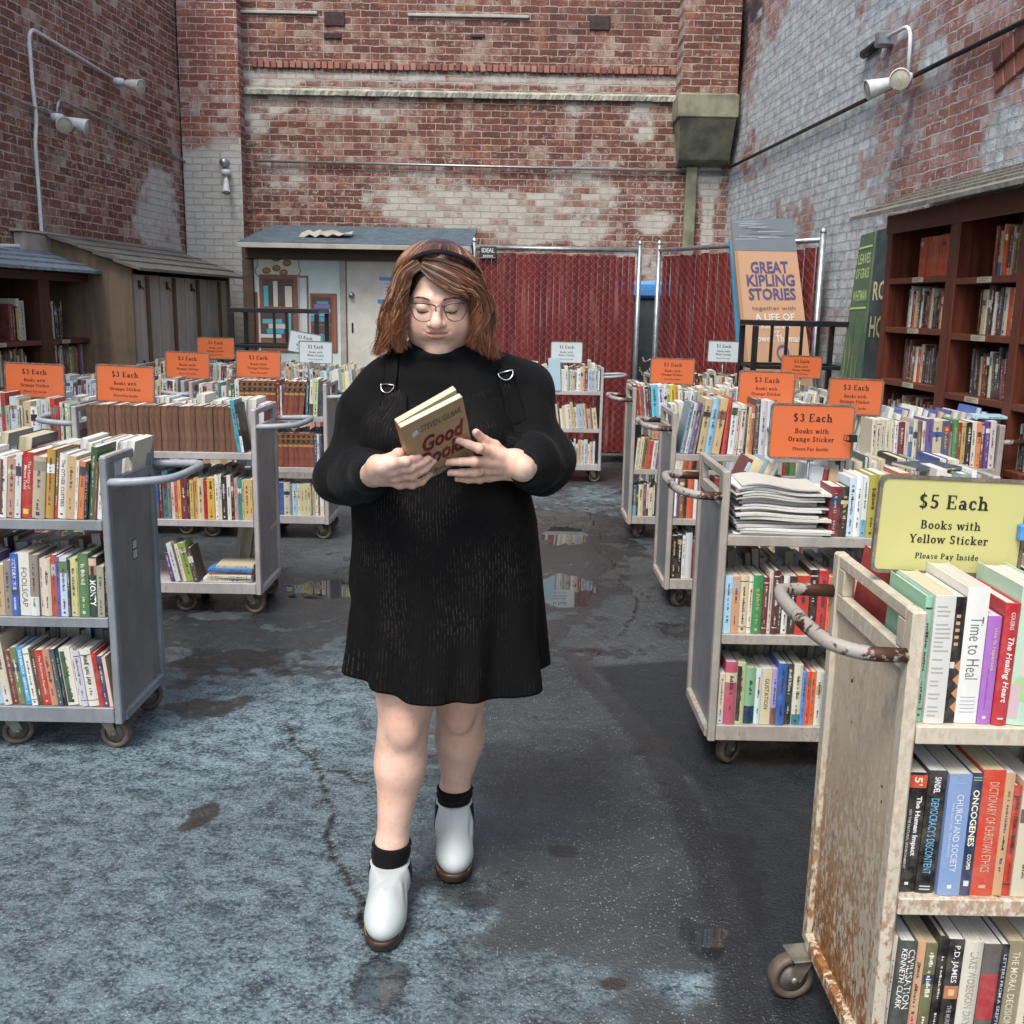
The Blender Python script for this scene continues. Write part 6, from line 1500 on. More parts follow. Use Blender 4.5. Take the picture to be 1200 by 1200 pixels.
# magazines on C
mcols = ['d8d8d4', 'cfcfca', 'e0dfd8', 'd4d6d6', 'c9c8c0', 'b8c8d0', 'd8d4c8']
for i, (x, y, z, w_, d_, t_, rz, sag) in enumerate(MAGS):
    mb = MB(); nx = 18; V = []; r = random.Random(i); fr_i = i/len(MAGS)
    for k in range(nx+1):
        s_ = k/nx; q = x+s_*w_-.745
        # each issue sags over the ones below: the bend grows steadily up the pile
        dz_ = fr_i*(.016*math.sin(q*9.5+.4)+.008*math.sin(q*23))+fr_i*.006
        for yy in (0, d_): V += [(s_*w_, yy, dz_+(.0 if yy == 0 else fr_i*.004)), (s_*w_, yy, t_+dz_+(.0 if yy == 0 else fr_i*.004))]
    F = []
    for k in range(nx):
        a = k*4; F += [(a, a+1, a+5, a+4), (a+2, a+6, a+7, a+3), (a+1, a+3, a+7, a+5), (a, a+4, a+6, a+2)]
    F += [(0, 2, 3, 1), (nx*4, nx*4+1, nx*4+3, nx*4+2)]
    c = jitter_col(mcols[i % 7], i)
    mb.add(V, F, 0, c)
    # page lines on the edge
    mb.box((-.0008, .01, t_*.15), (-.0002, d_-.01, t_*.85), 0, lin(r.choice(['6f9ab0', '8a8a88', '44586a', 'a8b8c0', '9a5a4a'])))
    o = mb.build('magazine', M['pages'], None, (x, y, z), rz)
    tag(o, 'white floppy magazine, %s from the bottom of the pile on the magazine cart' % ordw(i), 'magazine', 'magazines piled on the cart')

# ------------------------------------------------------------------ price signs
SIGN_C = {'o': ('cf6a3c', '3a1210'), 'y': ('c4c07e', '221f1a'), 'w': ('c3d0d4', '2d3438')}
def price_sign(label, c, w, h, kind, lines, stand, tilt=0.0, roll=0.0, rz=0.0):
    """c: centre of the sign face (world); stand: height the rod goes down to"""
    fc, ic = SIGN_C[kind]
    t = thing('price_sign', label, 'price sign', (c[0], c[1], stand), rz, 'price signs standing on the carts')
    A = Matrix.Translation((0, 0, c[2]-stand))@Matrix.Rotation(R(roll), 4, 'Y')@Matrix.Rotation(R(tilt), 4, 'X')
    mb = MB(); mb.bbox((-w/2, -.0035, -h/2), (w/2, .0035, h/2), .002, 0, lin(fc), A)
    k = h/.2
    layout = lines; y = h/2
    for s_, cap, yc in layout:
        polys, wid = slab_text(s_, cap*k)
        if wid > w*.86: f_ = w*.86/wid; polys = [[(a*f_, b*f_) for a, b in p] for p in polys]
        for q, p in enumerate(polys):
            yy = -.0042-.00004*(q % 7)
            mb.add([A@Vector((a, yy, h/2-yc*k+b)) for a, b in p], [tuple(range(len(p)))], 0, lin(ic))
    mb.build('card', M['sign'], t)
    mb = MB(); e = .006*k
    n = 4; rad = .018*k
    def loop(ww, hh, rr_):
        P_ = []
        for (cx, cz, a0) in ((ww/2-rr_, hh/2-rr_, 0), (-ww/2+rr_, hh/2-rr_, 90), (-ww/2+rr_, -hh/2+rr_, 180), (ww/2-rr_, -hh/2+rr_, 270)):
            for i in range(n+1): a = R(a0+90*i/n); P_.append((cx+rr_*math.cos(a), cz+rr_*math.sin(a)))
        return P_
    o_, i_ = loop(w+2*e, h+2*e, rad), loop(w-.2*e, h-.2*e, rad*.8)
    N = len(o_); V = [A@Vector((a, -.0058, b)) for a, b in o_]+[A@Vector((a, -.0058, b)) for a, b in i_]+[A@Vector((a, .0055, b)) for a, b in o_]+[A@Vector((a, .0055, b)) for a, b in i_]
    F = []
    for i in range(N): j = (i+1) % N; F += [(i, j, N+j, N+i)[::-1], (2*N+i, 2*N+j, 3*N+j, 3*N+i), (i, 2*N+i, 2*N+j, j)[::-1], (N+i, N+j, 3*N+j, 3*N+i)[::-1]]
    mb.add(V, F); mb.build('frame', M['sleeve'], t)
    mb = MB(); mb.tube([(0, .009, .002), (0, .009, c[2]-stand-h*.2)], .005, 8); mb.bbox((-.05, -.03, 0), (.05, .05, .003), .001); mb.build('stand', M['steel'], t)
    return t
L3 = [('$%s Each', .030, .062), ('Books with', .0185, .106), ('%s Sticker', .0185, .137), ('Please Pay Inside', .0125, .171)]
def std(n, c): return [(a % n if i == 0 else (a % c if i == 2 else a), b, d) for i, (a, b, d) in enumerate(L3)]
def sign_px(label, cx, cy, wpx, hpx, Y, kind, n, cname_, stand, **kw):
    """size and place surveyed from the photo"""
    a, b = P(cx-wpx/2, cy, Y), P(cx+wpx/2, cy, Y); q0, q1 = P(cx, cy-hpx/2, Y), P(cx, cy+hpx/2, Y); c = P(cx, cy, Y)
    return price_sign(label, c, (b-a)[0], (q0-q1)[2], kind, std(n, cname_), stand, **kw)
TOPZ = SZ[0]+.002
sign_px('large pale yellow five dollar sign above the rusty cart in the right foreground', 1113, 617, 170, 108, 1.94, 'y', '5', 'Yellow', TOPZ, roll=1.5)
sign_px('orange three dollar sign with a black clip on the magazine cart', 951, 506, 96, 62, 3.53, 'o', '3', 'Orange', TOPZ, roll=.5)
sign_px('orange three dollar sign above the tall art books', 898, 456, 64, 40, 5.48, 'o', '3', 'Orange', TOPZ, roll=1)
sign_px('orange three dollar sign in front of the red brown bookcase', 1002, 465, 62, 41, 5.14, 'o', '3', 'Orange', TOPZ, roll=1.5)
sign_px('orange three dollar sign above the turquoise and yellow books', 788, 435, 50, 29, 7.15, 'o', '3', 'Orange', TOPZ, roll=1)
sign_px('small rear orange three dollar sign under the black iron rail', 939, 430, 46, 25, 6.98, 'o', '3', 'Orange', TOPZ, roll=1)
sign_px('white one dollar sign in front of the red fence panel', 664, 413, 36, 24, 9.52, 'w', '1', 'White', TOPZ)
sign_px('white one dollar sign in front of the fence gate', 848, 412, 36, 24, 8.58, 'w', '1', 'White', TOPZ, roll=1)
sign_px('leftmost orange three dollar sign at the edge of the yard', 41, 446, 68, 39, 5.42, 'o', '3', 'Orange', TOPZ, roll=1.5)
sign_px('orange three dollar sign above the row of brown volumes', 147, 450, 66, 42, 5.22, 'o', '3', 'Orange', TOPZ, roll=2)
sign_px('orange three dollar sign left of the law volumes', 220, 428, 50, 30, 7.0, 'o', '3', 'Orange', TOPZ, roll=1.5)
sign_px('orange three dollar sign directly above the law volumes', 303, 427, 51, 30, 6.95, 'o', '3', 'Orange', TOPZ, roll=.5)
sign_px('rearmost orange three dollar sign by the shuttered case', 253, 408, 42, 24, 8.78, 'o', '3', 'Orange', TOPZ, roll=.5)
sign_px('white one dollar sign standing upright beside the reader', 370, 413, 38, 25, 8.74, 'w', '1', 'White', TOPZ, roll=1)
sign_px('white one dollar sign tilted behind the upright white sign', 357, 402, 36, 24, 8.86, 'w', '1', 'White', TOPZ, roll=9)
# a loose pale blue sheet leaning on the fence cart, a bulldog clip on the magazine cart's sign
q = P(651, 440, 9.28); mb = MB(); mb.bbox((-.055, -.004, 0), (.055, .004, .3), .002, 0, lin('a9c9d4'), Matrix.Rotation(R(-3), 4, 'Y'))
tag(mb.build('sheet', M['sign'], None, (q[0], 9.297, .852)), 'pale blue sheet standing at the left end of the fence cart', 'sheet')
q = P(1000, 514, 3.50); mb = MB()
mb.add([(-.013, -.010, -.012), (.013, -.010, -.012), (.013, .010, -.012), (-.013, .010, -.012), (-.012, -.007, .012), (.012, -.007, .012), (.012, .007, .012), (-.012, .007, .012)], [(0, 3, 2, 1), (4, 5, 6, 7), (0, 1, 5, 4), (1, 2, 6, 5), (2, 3, 7, 6), (3, 0, 4, 7)])
mb.tube([(-.010, -.010, -.012), (-.008, -.014, -.028), (.008, -.014, -.028), (.010, -.010, -.012)], .0016, 6); mb.tube([(-.010, .010, -.012), (-.008, .014, -.028), (.008, .014, -.028), (.010, .010, -.012)], .0016, 6)
o = mb.build('binder_clip', M['black_metal'], None, q); o.rotation_euler = (0, R(90), 0); tag(o, 'black binder clip on the right edge of the magazine cart sign', 'clip')
q = P(1200, 624, 1.925); mb = MB(); mb.bbox((-.010, -.010, -.016), (.012, .012, .016), .003); tag(mb.build('binder_clip', M['tarp'], None, q), 'blue clip on the right edge of the yellow sign', 'clip')
# ------------------------------------------------------------------ signed-distance modelling for the figure
def smin(a, b, k):
    h_ = np.clip(.5+.5*(b-a)/k, 0, 1); return b+(a-b)*h_-k*h_*(1-h_)
def smax(a, b, k): return -smin(-a, -b, k)
def sph(p, c, r): return np.linalg.norm(p-np.array(c), axis=1)-r
def ell(p, c, r, M3=None):
    q = p-np.array(c)
    if M3 is not None: q = q@M3
    r = np.array(r); k0 = np.linalg.norm(q/r, axis=1); k1 = np.linalg.norm(q/(r*r), axis=1)+1e-9
    return k0*(k0-1)/k1
def rcone(p, a, b, ra, rb):
    a = np.array(a, float); b = np.array(b, float); ba = b-a; t = np.clip((p-a)@ba/(ba@ba+1e-12), 0, 1)
    return np.linalg.norm(p-a-t[:, None]*ba, axis=1)-(ra+(rb-ra)*t)
def chain(p, pts, rs, k=.004):
    d = None
    for i in range(len(pts)-1):
        e = rcone(p, pts[i], pts[i+1], rs[i], rs[i+1]); d = e if d is None else smin(d, e, k)
    return d
def mesh_sdf(f, lo, hi, h, coarse=4, lip=1.9):
    """surface nets on a sparse grid; returns vertices, quads"""
    lo = np.array(lo, float); hi = np.array(hi, float); n = (np.ceil((hi-lo)/h/coarse).astype(int))*coarse+1
    nc = (n-1)//coarse+1
    ax = [lo[i]+h*np.arange(n[i]) for i in range(3)]; axc = [a[::coarse] for a in ax]
    Xc = np.stack(np.meshgrid(*axc, indexing='ij'), -1).reshape(-1, 3)
    Fc = f(Xc).reshape(nc)
    near = np.abs(Fc) < h*coarse*lip
    cell = np.zeros(nc-1, bool)
    for i in (0, 1):
        for j in (0, 1):
            for k in (0, 1): cell |= near[i:nc[0]-1+i, j:nc[1]-1+j, k:nc[2]-1+k]
    Fv = np.repeat(np.repeat(np.repeat(Fc, coarse, 0), coarse, 1), coarse, 2)[:n[0], :n[1], :n[2]].copy()
    mk = np.zeros(n, bool)
    big = np.repeat(np.repeat(np.repeat(cell, coarse, 0), coarse, 1), coarse, 2)
    for i in (0, 1):
        for j in (0, 1):
            for k in (0, 1): mk[i:i+big.shape[0], j:j+big.shape[1], k:k+big.shape[2]] |= big
    I = np.argwhere(mk); Fv[mk] = f(np.stack([ax[d][I[:, d]] for d in range(3)], 1))
    ins = Fv < 0
    s = [slice(0, -1), slice(1, None)]
    cnt = sum(ins[s[i], s[j], s[k]].astype(np.int8) for i in (0, 1) for j in (0, 1) for k in (0, 1))
    act = (cnt > 0) & (cnt < 8); A = np.argwhere(act)
    vid = -np.ones(act.shape, np.int64); vid[act] = np.arange(len(A))
    acc = np.zeros((len(A), 3)); num = np.zeros(len(A))
    C = [(0,0,0),(1,0,0),(0,1,0),(1,1,0),(0,0,1),(1,0,1),(0,1,1),(1,1,1)]
    vals = np.stack([Fv[A[:, 0]+c[0], A[:, 1]+c[1], A[:, 2]+c[2]] for c in C], 1)
    for a, b in ((0,1),(2,3),(4,5),(6,7),(0,2),(1,3),(4,6),(5,7),(0,4),(1,5),(2,6),(3,7)):
        va, vb = vals[:, a], vals[:, b]; x = (va < 0) != (vb < 0)
        t = np.where(x, va/(va-vb+1e-20), 0); ca, cb = np.array(C[a]), np.array(C[b])
        acc += np.where(x[:, None], ca+(cb-ca)*t[:, None], 0); num += x
    V = lo+h*(A+acc/num[:, None])
    Q = []
    for axis in range(3):
        sl0 = [slice(None)]*3; sl1 = [slice(None)]*3; sl0[axis] = slice(0, -1); sl1[axis] = slice(1, None)
        cr = ins[tuple(sl0)] != ins[tuple(sl1)]; E = np.argwhere(cr)
        u, v = (axis+1) % 3, (axis+2) % 3
        ok = (E[:, u] > 0) & (E[:, v] > 0) & (E[:, u] < act.shape[u]) & (E[:, v] < act.shape[v]); E = E[ok]
        sgn = ins[tuple(E.T)]
        def at(du, dv):
            q = E.copy(); q[:, u] -= du; q[:, v] -= dv; return vid[tuple(q.T)]
        q = np.stack([at(1, 1), at(0, 1), at(0, 0), at(1, 0)], 1); q[~sgn] = q[~sgn][:, ::-1]
        Q.append(q)
    Q = np.concatenate(Q); Q = Q[(Q >= 0).all(1)]
    return V, Q
def np_mesh(name, parts, mats, parent=None, attrs=None, cols=None):
    """parts: list of (V, Q, material index)"""
    V = np.concatenate([p[0] for p in parts]); off = 0; Q = []; mi = []
    for v, q, m_ in parts: Q.append(q+off); off += len(v); mi.append(np.full(len(q), m_))
    Q = np.concatenate(Q); mi = np.concatenate(mi)
    me = bpy.data.meshes.new(name); k = Q.shape[1]
    me.vertices.add(len(V)); me.vertices.foreach_set('co', V.astype(np.float32).ravel())
    me.loops.add(Q.size); me.loops.foreach_set('vertex_index', Q.astype(np.int32).ravel())
    me.polygons.add(len(Q)); me.polygons.foreach_set('loop_start', np.arange(0, Q.size, k, dtype=np.int32))
    for m_ in mats: me.materials.append(m_)
    me.polygons.foreach_set('material_index', mi.astype(np.int32)); me.polygons.foreach_set('use_smooth', np.ones(len(Q), bool))
    for kname, a in (attrs or {}).items():
        at = me.attributes.new(kname, 'FLOAT', 'POINT'); at.data.foreach_set('value', a.astype(np.float32))
    if cols is not None:
        at = me.attributes.new('Col', 'FLOAT_COLOR', 'POINT'); at.data.foreach_set('color', np.concatenate([cols, np.ones((len(cols), 1))], 1).astype(np.float32).ravel())
    me.update(calc_edges=True)
    return link(bpy.data.objects.new(name, me), parent)

# ------------------------------------------------------------------ materials of the figure
def skin_mat():
    g = NT('skin'); co = g.co(); lip, blush = g.attr('lip'), g.attr('blush')
    n = g.noise(co, 14, 5, .6); n2 = g.noise(co, 420, 3, .6); n3 = g.noise(co, 60, 4, .6)
    c = g.mix(g.mr(n, .3, .7), lin('e0b49d'), lin('e8c4b0'))
    c = g.mix(g.m('MULTIPLY', g.mr(n3, .5, .72), .34), c, lin('c98a78'))
    c = g.mix(g.m('MULTIPLY', blush, .42), c, lin('cf8473'))
    c = g.mix(lip, c, lin('b86f63'))
    r = g.mix(lip, (.46,)*3, (.32,)*3)
    return g.done(c, r, 0, g.bump(g.m('ADD', n2, g.m('MULTIPLY', n3, .4)), .12, .001), Subsurface_Weight=.18, Subsurface_Radius=(.012, .005, .003), Subsurface_Scale=.6, Specular_IOR_Level=.4)
SKIN = skin_mat()
def knit(name, hexc, rough=.85, scale=700):
    g = NT(name); co = g.co(); n = g.noise(co, 6, 5, .6); w_ = g.noise(co, scale, 2)
    c = g.mix(g.mr(n, .3, .7), tuple(x*.8 for x in lin(hexc)), tuple(x*1.25 for x in lin(hexc)))
    fd = g.noise(g.map(co, (1, 1, .5), rot=(.3, .2, .4)), 13, 3, .5, .8)
    return g.done(c, rough, 0, g.bump(g.m('ADD', w_, g.m('MULTIPLY', n, 2.0)), .4, .002, g.bump(fd, .55, .022)), Sheen_Weight=.03, Sheen_Roughness=.5, Specular_IOR_Level=.16)
SWEATER = knit('black_knit', '0b0c0d'); SOCK = knit('black_ribbed_sock', '101011', .9, 500)
def dress_mat():
    g = NT('black_pinstripe'); co = g.co(); u = g.attr('stripe'); z = g.N('SeparateXYZ', None, Vector=co).outputs[2]
    f = g.m('FRACT', u); line = g.mr(g.m('ABSOLUTE', g.m('SUBTRACT', f, .5)), .13, .05)
    idn = g.m('FLOOR', u)
    dash = g.noise(g.N('CombineXYZ', None, X=g.m('MULTIPLY', idn, 7.31), Y=g.m('MULTIPLY', z, 55.0), Z=0.0).outputs[0], 1.0, 3, .6)
    vis = g.mr(g.noise(co, 6, 5, .65), .46, .66)
    k = g.m('MULTIPLY', line, g.m('MULTIPLY', g.mr(dash, .42, .58), g.m('ADD', g.m('MULTIPLY', vis, .30), .02)))
    n = g.noise(co, 350, 3)
    return g.done(g.mix(k, (.0042, .004, .0042), lin('766c66')), g.mix(k, (.8,)*3, (.35,)*3), g.mix(k, (0.0,)*3, (.7,)*3), g.bump(n, .25, .0012), Specular_IOR_Level=.14)
DRESS = dress_mat()
def hair_mat():
    g = NT('auburn_hair'); a = g.attr('Col', 'Color')
    g.b.inputs['Anisotropic'].default_value = .5
    return g.done(a, .34, 0, None, Specular_IOR_Level=.55)
HAIR = hair_mat()
BOOT = simple('white_leather', 'b7bfbf', .55, .07, 7, 0, .25, 160); SOLE = simple('brown_rubber_sole', '3a2a20', .45, .3, 20); WELT = simple('welt_stitching', 'b8a060', .6, .2, 40)
ELAST = knit('elastic_gusset', '121214', .8, 300)
SILVER = simple('silver_buckle', 'c4c6c8', .22, .1, 30, 1.0); GOLDR = simple('ring_metal', 'c9a878', .25, .1, 30, 1.0)

# ------------------------------------------------------------------ the body
HC = np.array([P(515, 360, 2.505)[0], 2.505, 1.597]); HP = R(16)
HF = np.array([0, -math.cos(HP), -math.sin(HP)]); HU = np.array([0, -math.sin(HP), math.cos(HP)]); HX = np.array([1.0, 0, 0])
HM = np.stack([HX, HF, HU], 1)                 # columns: local x, forward, up
HS = 1.03
def h2w(q): return HC+(np.atleast_2d(q)*HS)@HM.T
def w2h(p): return ((p-HC)@HM)/HS
def head_sdf(p):
    q = w2h(p); m = q*np.array([-1, 1, 1]); a = np.abs(q[:, :1]); s = np.concatenate([a, q[:, 1:]], 1)     # s: mirrored
    d = ell(q, (0, -.012, .035), (.077, .096, .098))
    d = smin(d, ell(q, (0, .028, -.030), (.072, .064, .080)), .03)
    d = smin(d, sph(s, (.042, .048, -.034), .0345), .026)
    d = smin(d, sph(s, (.040, .030, -.066), .026), .03)
    d = smin(d, ell(q, (0, .068, -.094), (.026, .021, .020)), .020)
    d = smin(d, ell(q, (0, .034, -.106), (.043, .040, .018)), .018)
    d = smin(d, rcone(s, (.012, .083, .031), (.045, .066, .030), .012, .008), .016)
    d = smax(d, -ell(s, (.033, .100, .012), (.019, .016, .014)), .014)
    d = smin(d, ell(s, (.0325, .0718, .0100), (.0168, .0160, .0140)), .005)
    # lid fold above, soft pouch below
    d = smax(d, -rcone(s, (.020, .0890, .0222), (.046, .0770, .0192), .0014, .0010), .004)
    d = smax(d, -rcone(s, (.020, .0880, .0015), (.0455, .0760, .0035), .0010, .0008), .005)
    d = smin(d, rcone(q, (0, .086, .024), (0, .107, -.014), .0085, .0115), .011)
    d = smin(d, sph(q, (0, .109, -.0195), .0135), .007)
    d = smin(d, ell(s, (.0135, .099, -.0225), (.0085, .010, .0075)), .005)
    d = smax(d, -ell(s, (.0068, .1085, -.0315), (.0035, .005, .0032)), .003)
    # philtrum
    d = smin(d, ell(q, (0, .080, -.046), (.034, .016, .018)), .018)
    d = smax(d, -ell(q, (0, .102, -.071), (.018, .007, .004)), .014)
    if LIPS: d = lips_sdf(d, s)
    # ears
    d = smin(d, ell(s, (.0765, -.012, .0), (.007, .018, .030)), .006)
    # neck
    d = smin(d, rcone(q, (0, -.015, -.08), (0, -.055, -.19), .056, .064), .03)
    return d*HS
LIPS = {}
def lips_parts(s):
    up = chain(s, LIPS['u'], [.0046, .0044, .0036, .0014], .002); lo_ = chain(s, LIPS['l'], [.0054, .0051, .0038, .0016], .002)
    return up, lo_
def lips_sdf(d, s):
    up, lo_ = lips_parts(s)
    d = smin(d, up, .0035); d = smin(d, lo_, .004)
    d = smax(d, -chain(s, LIPS['g'], [.0013, .0013, .0012, .0010], .001), .002)
    d = smax(d, -sph(s, LIPS['c'], .0014), .005)
    return d
def front_f(x, z):
    f = np.linspace(.14, .02, 600); d = head_sdf(h2w(np.stack([np.full(600, x), f, np.full(600, z)], 1))); return f[int(np.argmax(d < 0))]
_lp = {'u': [(.003, -.0425, -.0020), (.011, -.0420, -.0020), (.0185, -.0430, -.0018), (.0252, -.0428, -.0012)],
       'l': [(0, -.0545, -.0030), (.009, -.0540, -.0030), (.0165, -.0517, -.0026), (.0230, -.0466, -.0016)],
       'g': [(0, -.0484, .0022), (.010, -.0482, .0020), (.0185, -.0466, .0012), (.0275, -.0422, .0004)]}
_lp = {k: [(x, front_f(x, z)+o, z) for x, z, o in v] for k, v in _lp.items()}
_cz = (.0293, front_f(.0293, -.0414)+.0008, -.0414)
LIPS.update(_lp); LIPS['c'] = _cz
def head_attrs(V):
    q = w2h(V); s = np.concatenate([np.abs(q[:, :1]), q[:, 1:]], 1)
    up, lo_ = lips_parts(s); lip = sstep(.0012, -.0002, np.minimum(up, lo_))
    bl = np.exp(-(np.linalg.norm((s-np.array([.045, .075, -.03]))/np.array([.024, .03, .022]), axis=1))**2)*.8
    bl = np.maximum(bl, np.exp(-(np.linalg.norm((q-np.array([0, .115, -.02]))/.014, axis=1))**2)*.7)
    return lip, bl
X0 = P(513, 575, 2.5)[0]                        # body axis
SHL, SHR = np.array([-.345, 2.565, 1.368]), np.array([.018, 2.56, 1.386])
ELL_, ELR = np.array([-.422, 2.52, 1.165]), np.array([.075, 2.51, 1.215])
WRL, WRR = P(437, 556, 2.232), P(613, 549, 2.275)
def torso_sdf(p):
    x = X0
    d = ell(p, (x, 2.565, 1.30), (.190, .135, .20))
    d = smin(d, ell(p, (x, 2.545, 1.09), (.205, .165, .21)), .08)
    d = smin(d, ell(p, (x, 2.555, .88), (.215, .175, .20)), .08)
    for s_ in (-1, 1): d = smin(d, sph(p, (x+.088*s_, 2.445, 1.262), .078), .06)
    d = smin(d, rcone(p, SHL+np.array([.05, 0, .012]), SHR+np.array([-.05, 0, .012]), .058, .058), .06)
    d = smin(d, rcone(p, (x, 2.575, 1.36), (HC[0], 2.555, 1.47), .085, .066), .05)
    return d
def arms_sdf(p, e=0.0):
    d = None
    for a, b, c in ((SHL, ELL_, WRL), (SHR, ELR, WRR)):
        q = chain(p, [a, b, c], [.062+e, .05+e*1.0, .0295+e*.35], .01); d = q if d is None else np.minimum(d, q)
    return d
# hands --------------------------------------------------------------
BK_TL, BK_TR, BK_BR = P(469.5, 501.5, 2.125), P(542, 465, 2.178), P(551, 536, 2.296)
BX = BK_TR-BK_TL; BWD = np.linalg.norm(BX); BX /= BWD
BZ = BK_TR-BK_BR; BZ -= BX*(BZ@BX); BHT = np.linalg.norm(BZ); BZ /= BHT
BN = np.cross(BX, BZ); BN = BN if BN[1] < 0 else -BN      # cover normal, towards the camera
BTH = .030
def oncover(px, py, off):
    """point on the ray through a pixel, off metres in front of the book's front cover"""
    r = ray(px, py); t = ((BK_TL+BN*off-ORG)@BN)/(r@BN); return ORG+r*t
def zp(x, y): return (420+x/5.4545, 430+y/5.4545)
def oc(x, y, off): return oncover(*zp(x, y), off)
def onY(x, y, Y): return P(*zp(x, y), Y)
BC = (BK_TL+BK_TR)/2-BZ*BHT/2
LH = dict(
    wrist=WRL, palm=[oc(165, 640, .012), oc(205, 690, .010)],
    fingers=[([oc(215, 615, .020), oc(300, 605, .022), oc(345, 592, .014), oc(385, 580, .009)], [.0125, .0108, .0096, .0080]),
             ([oc(225, 655, .020), oc(330, 645, .024), oc(400, 615, .014), oc(447, 588, .009)], [.0130, .0112, .0098, .0080]),
             ([oc(240, 700, .018), oc(345, 692, .024), oc(425, 652, .014), oc(474, 606, .009)], [.0128, .0108, .0095, .0078]),
             ([oc(265, 742, .012), oc(345, 750, .018), oc(405, 735, .012), oc(452, 690, .006)], [.0118, .0098, .0086, .0070])],
    thumb=([oc(205, 600, -.004), oc(255, 560, -.022), oc(300, 545, -.040), oc(350, 520, -.046)], [.0165, .0135, .0115, .0085]))
RH_ = dict(
    wrist=WRR, palm=[oc(965, 610, .028), oc(870, 620, .030)],
    fingers=[([oc(845, 545, .030), oc(770, 520, .034), oc(700, 492, .020), oc(643, 470, .0085)], [.0128, .0108, .0094, .0078]),
             ([oc(828, 605, .034), oc(740, 604, .038), oc(655, 606, .024), oc(578, 609, .010)], [.0130, .0110, .0096, .0080]),
             ([oc(825, 655, .032), oc(745, 672, .036), oc(660, 676, .026), oc(588, 676, .016)], [.0126, .0106, .0092, .0077]),
             ([oc(838, 700, .028), oc(775, 718, .030), oc(700, 722, .024), oc(632, 714, .018)], [.0115, .0094, .0082, .0070])],
    thumb=([oc(930, 570, .022), oc(868, 508, .016), oc(800, 470, .010), oc(752, 420, .008)], [.0175, .0145, .0122, .0092]))
def hand_sdf(p, H):
    w_ = H['wrist']; a, b = H['palm']
    k0, k3 = H['fingers'][0][0][0], H['fingers'][3][0][0]; acr = (k3-k0)/np.linalg.norm(k3-k0)
    d = rcone(p, w_-acr*.008, w_*.5+a*.5-acr*.010, .0195, .0225); d = smin(d, rcone(p, w_+acr*.009, w_*.5+a*.5+acr*.012, .0195, .0215), .014)
    for i, (pts, rs) in enumerate(H['fingers']):
        st = w_*.40+a*.60+acr*(-.0195+.013*i)
        d = smin(d, rcone(p, w_+acr*(-.008+.0055*i), st, .0185, .0205), .016)
        d = smin(d, rcone(p, st, pts[0], .0200, rs[0]*1.10), .012)
    q = (np.array(H['fingers'][1][0][0])+np.array(H['fingers'][2][0][0]))/2*.55+a*.45-BN*.006
    d = smin(d, rcone(p, a-BN*.006, q, .0205, .0175), .012)
    for i, (pts, rs) in enumerate(H['fingers']):
        f = chain(p, pts, rs, .003)
        for k in (0, 1): f = smin(f, sph(p, pts[k], rs[k]*1.05), .005)
        d = smin(d, f, .0055)
    pts, rs = H['thumb']; d = smin(d, chain(p, [a*.5+pts[0]*.5]+pts, [.020]+rs, .006), .008)
    return d
def hand_all(p):
    out = np.full(len(p), 1.0)
    for H in (LH, RH_):
        c = H['palm'][1]; near = np.linalg.norm(p-c, axis=1) < .17
        out[near] = np.minimum(out[near], hand_sdf(p[near], H))
        out[~near] = np.minimum(out[~near], np.linalg.norm(p[~near]-c, axis=1)-.11)
    return out
# legs ---------------------------------------------------------------
HIPF, HIPB = np.array([X0-.085, 2.55, .86]), np.array([X0+.09, 2.56, .86])
KNF, ANF = P(476, 842, 2.475), P(459, 990, 2.485)
KNB, ANB = P(539, 832, 2.635), P(533, 925, 2.745)
def leg(p, hip, kn, an, calf_off, k=1.0):
    cf = kn*.62+an*.38+np.array(calf_off); mid = kn*.28+an*.72
    d = chain(p, [hip, kn+np.array([0, .01, .07]), cf, an, an-(kn-an)/np.linalg.norm(kn-an)*.10], [.095*k, .0735*k, .0600*k, .0385*k, .040*k], .03)
    d = smin(d, ell(p, kn+np.array([0, -.046, -.005]), (.034*k, .022, .046)), .035)
    d = smin(d, ell(p, cf+np.array([0, .025, .02]), (.053*k, .040, .12)), .045)
    return d
def legs_sdf(p): return np.minimum(leg(p, HIPF, KNF, ANF, (-.003, .012, 0)), leg(p, HIPB, KNB, ANB, (.004, .016, 0), 1.02))
def inbox(p, lo, hi): return p
hb = (HC-np.array([.12, .15, .16]), HC+np.array([.12, .15, .17]))
Vh, Qh = mesh_sdf(head_sdf, hb[0], hb[1], .0021)
lh_c = (np.min([q for f in LH['fingers'] for q in f[0]]+LH['thumb'][0]+[WRL], axis=0)-.03, np.max([q for f in LH['fingers'] for q in f[0]]+LH['thumb'][0]+[WRL], axis=0)+.03)
rh_c = (np.min([q for f in RH_['fingers'] for q in f[0]]+RH_['thumb'][0]+[WRR], axis=0)-.03, np.max([q for f in RH_['fingers'] for q in f[0]]+RH_['thumb'][0]+[WRR], axis=0)+.03)
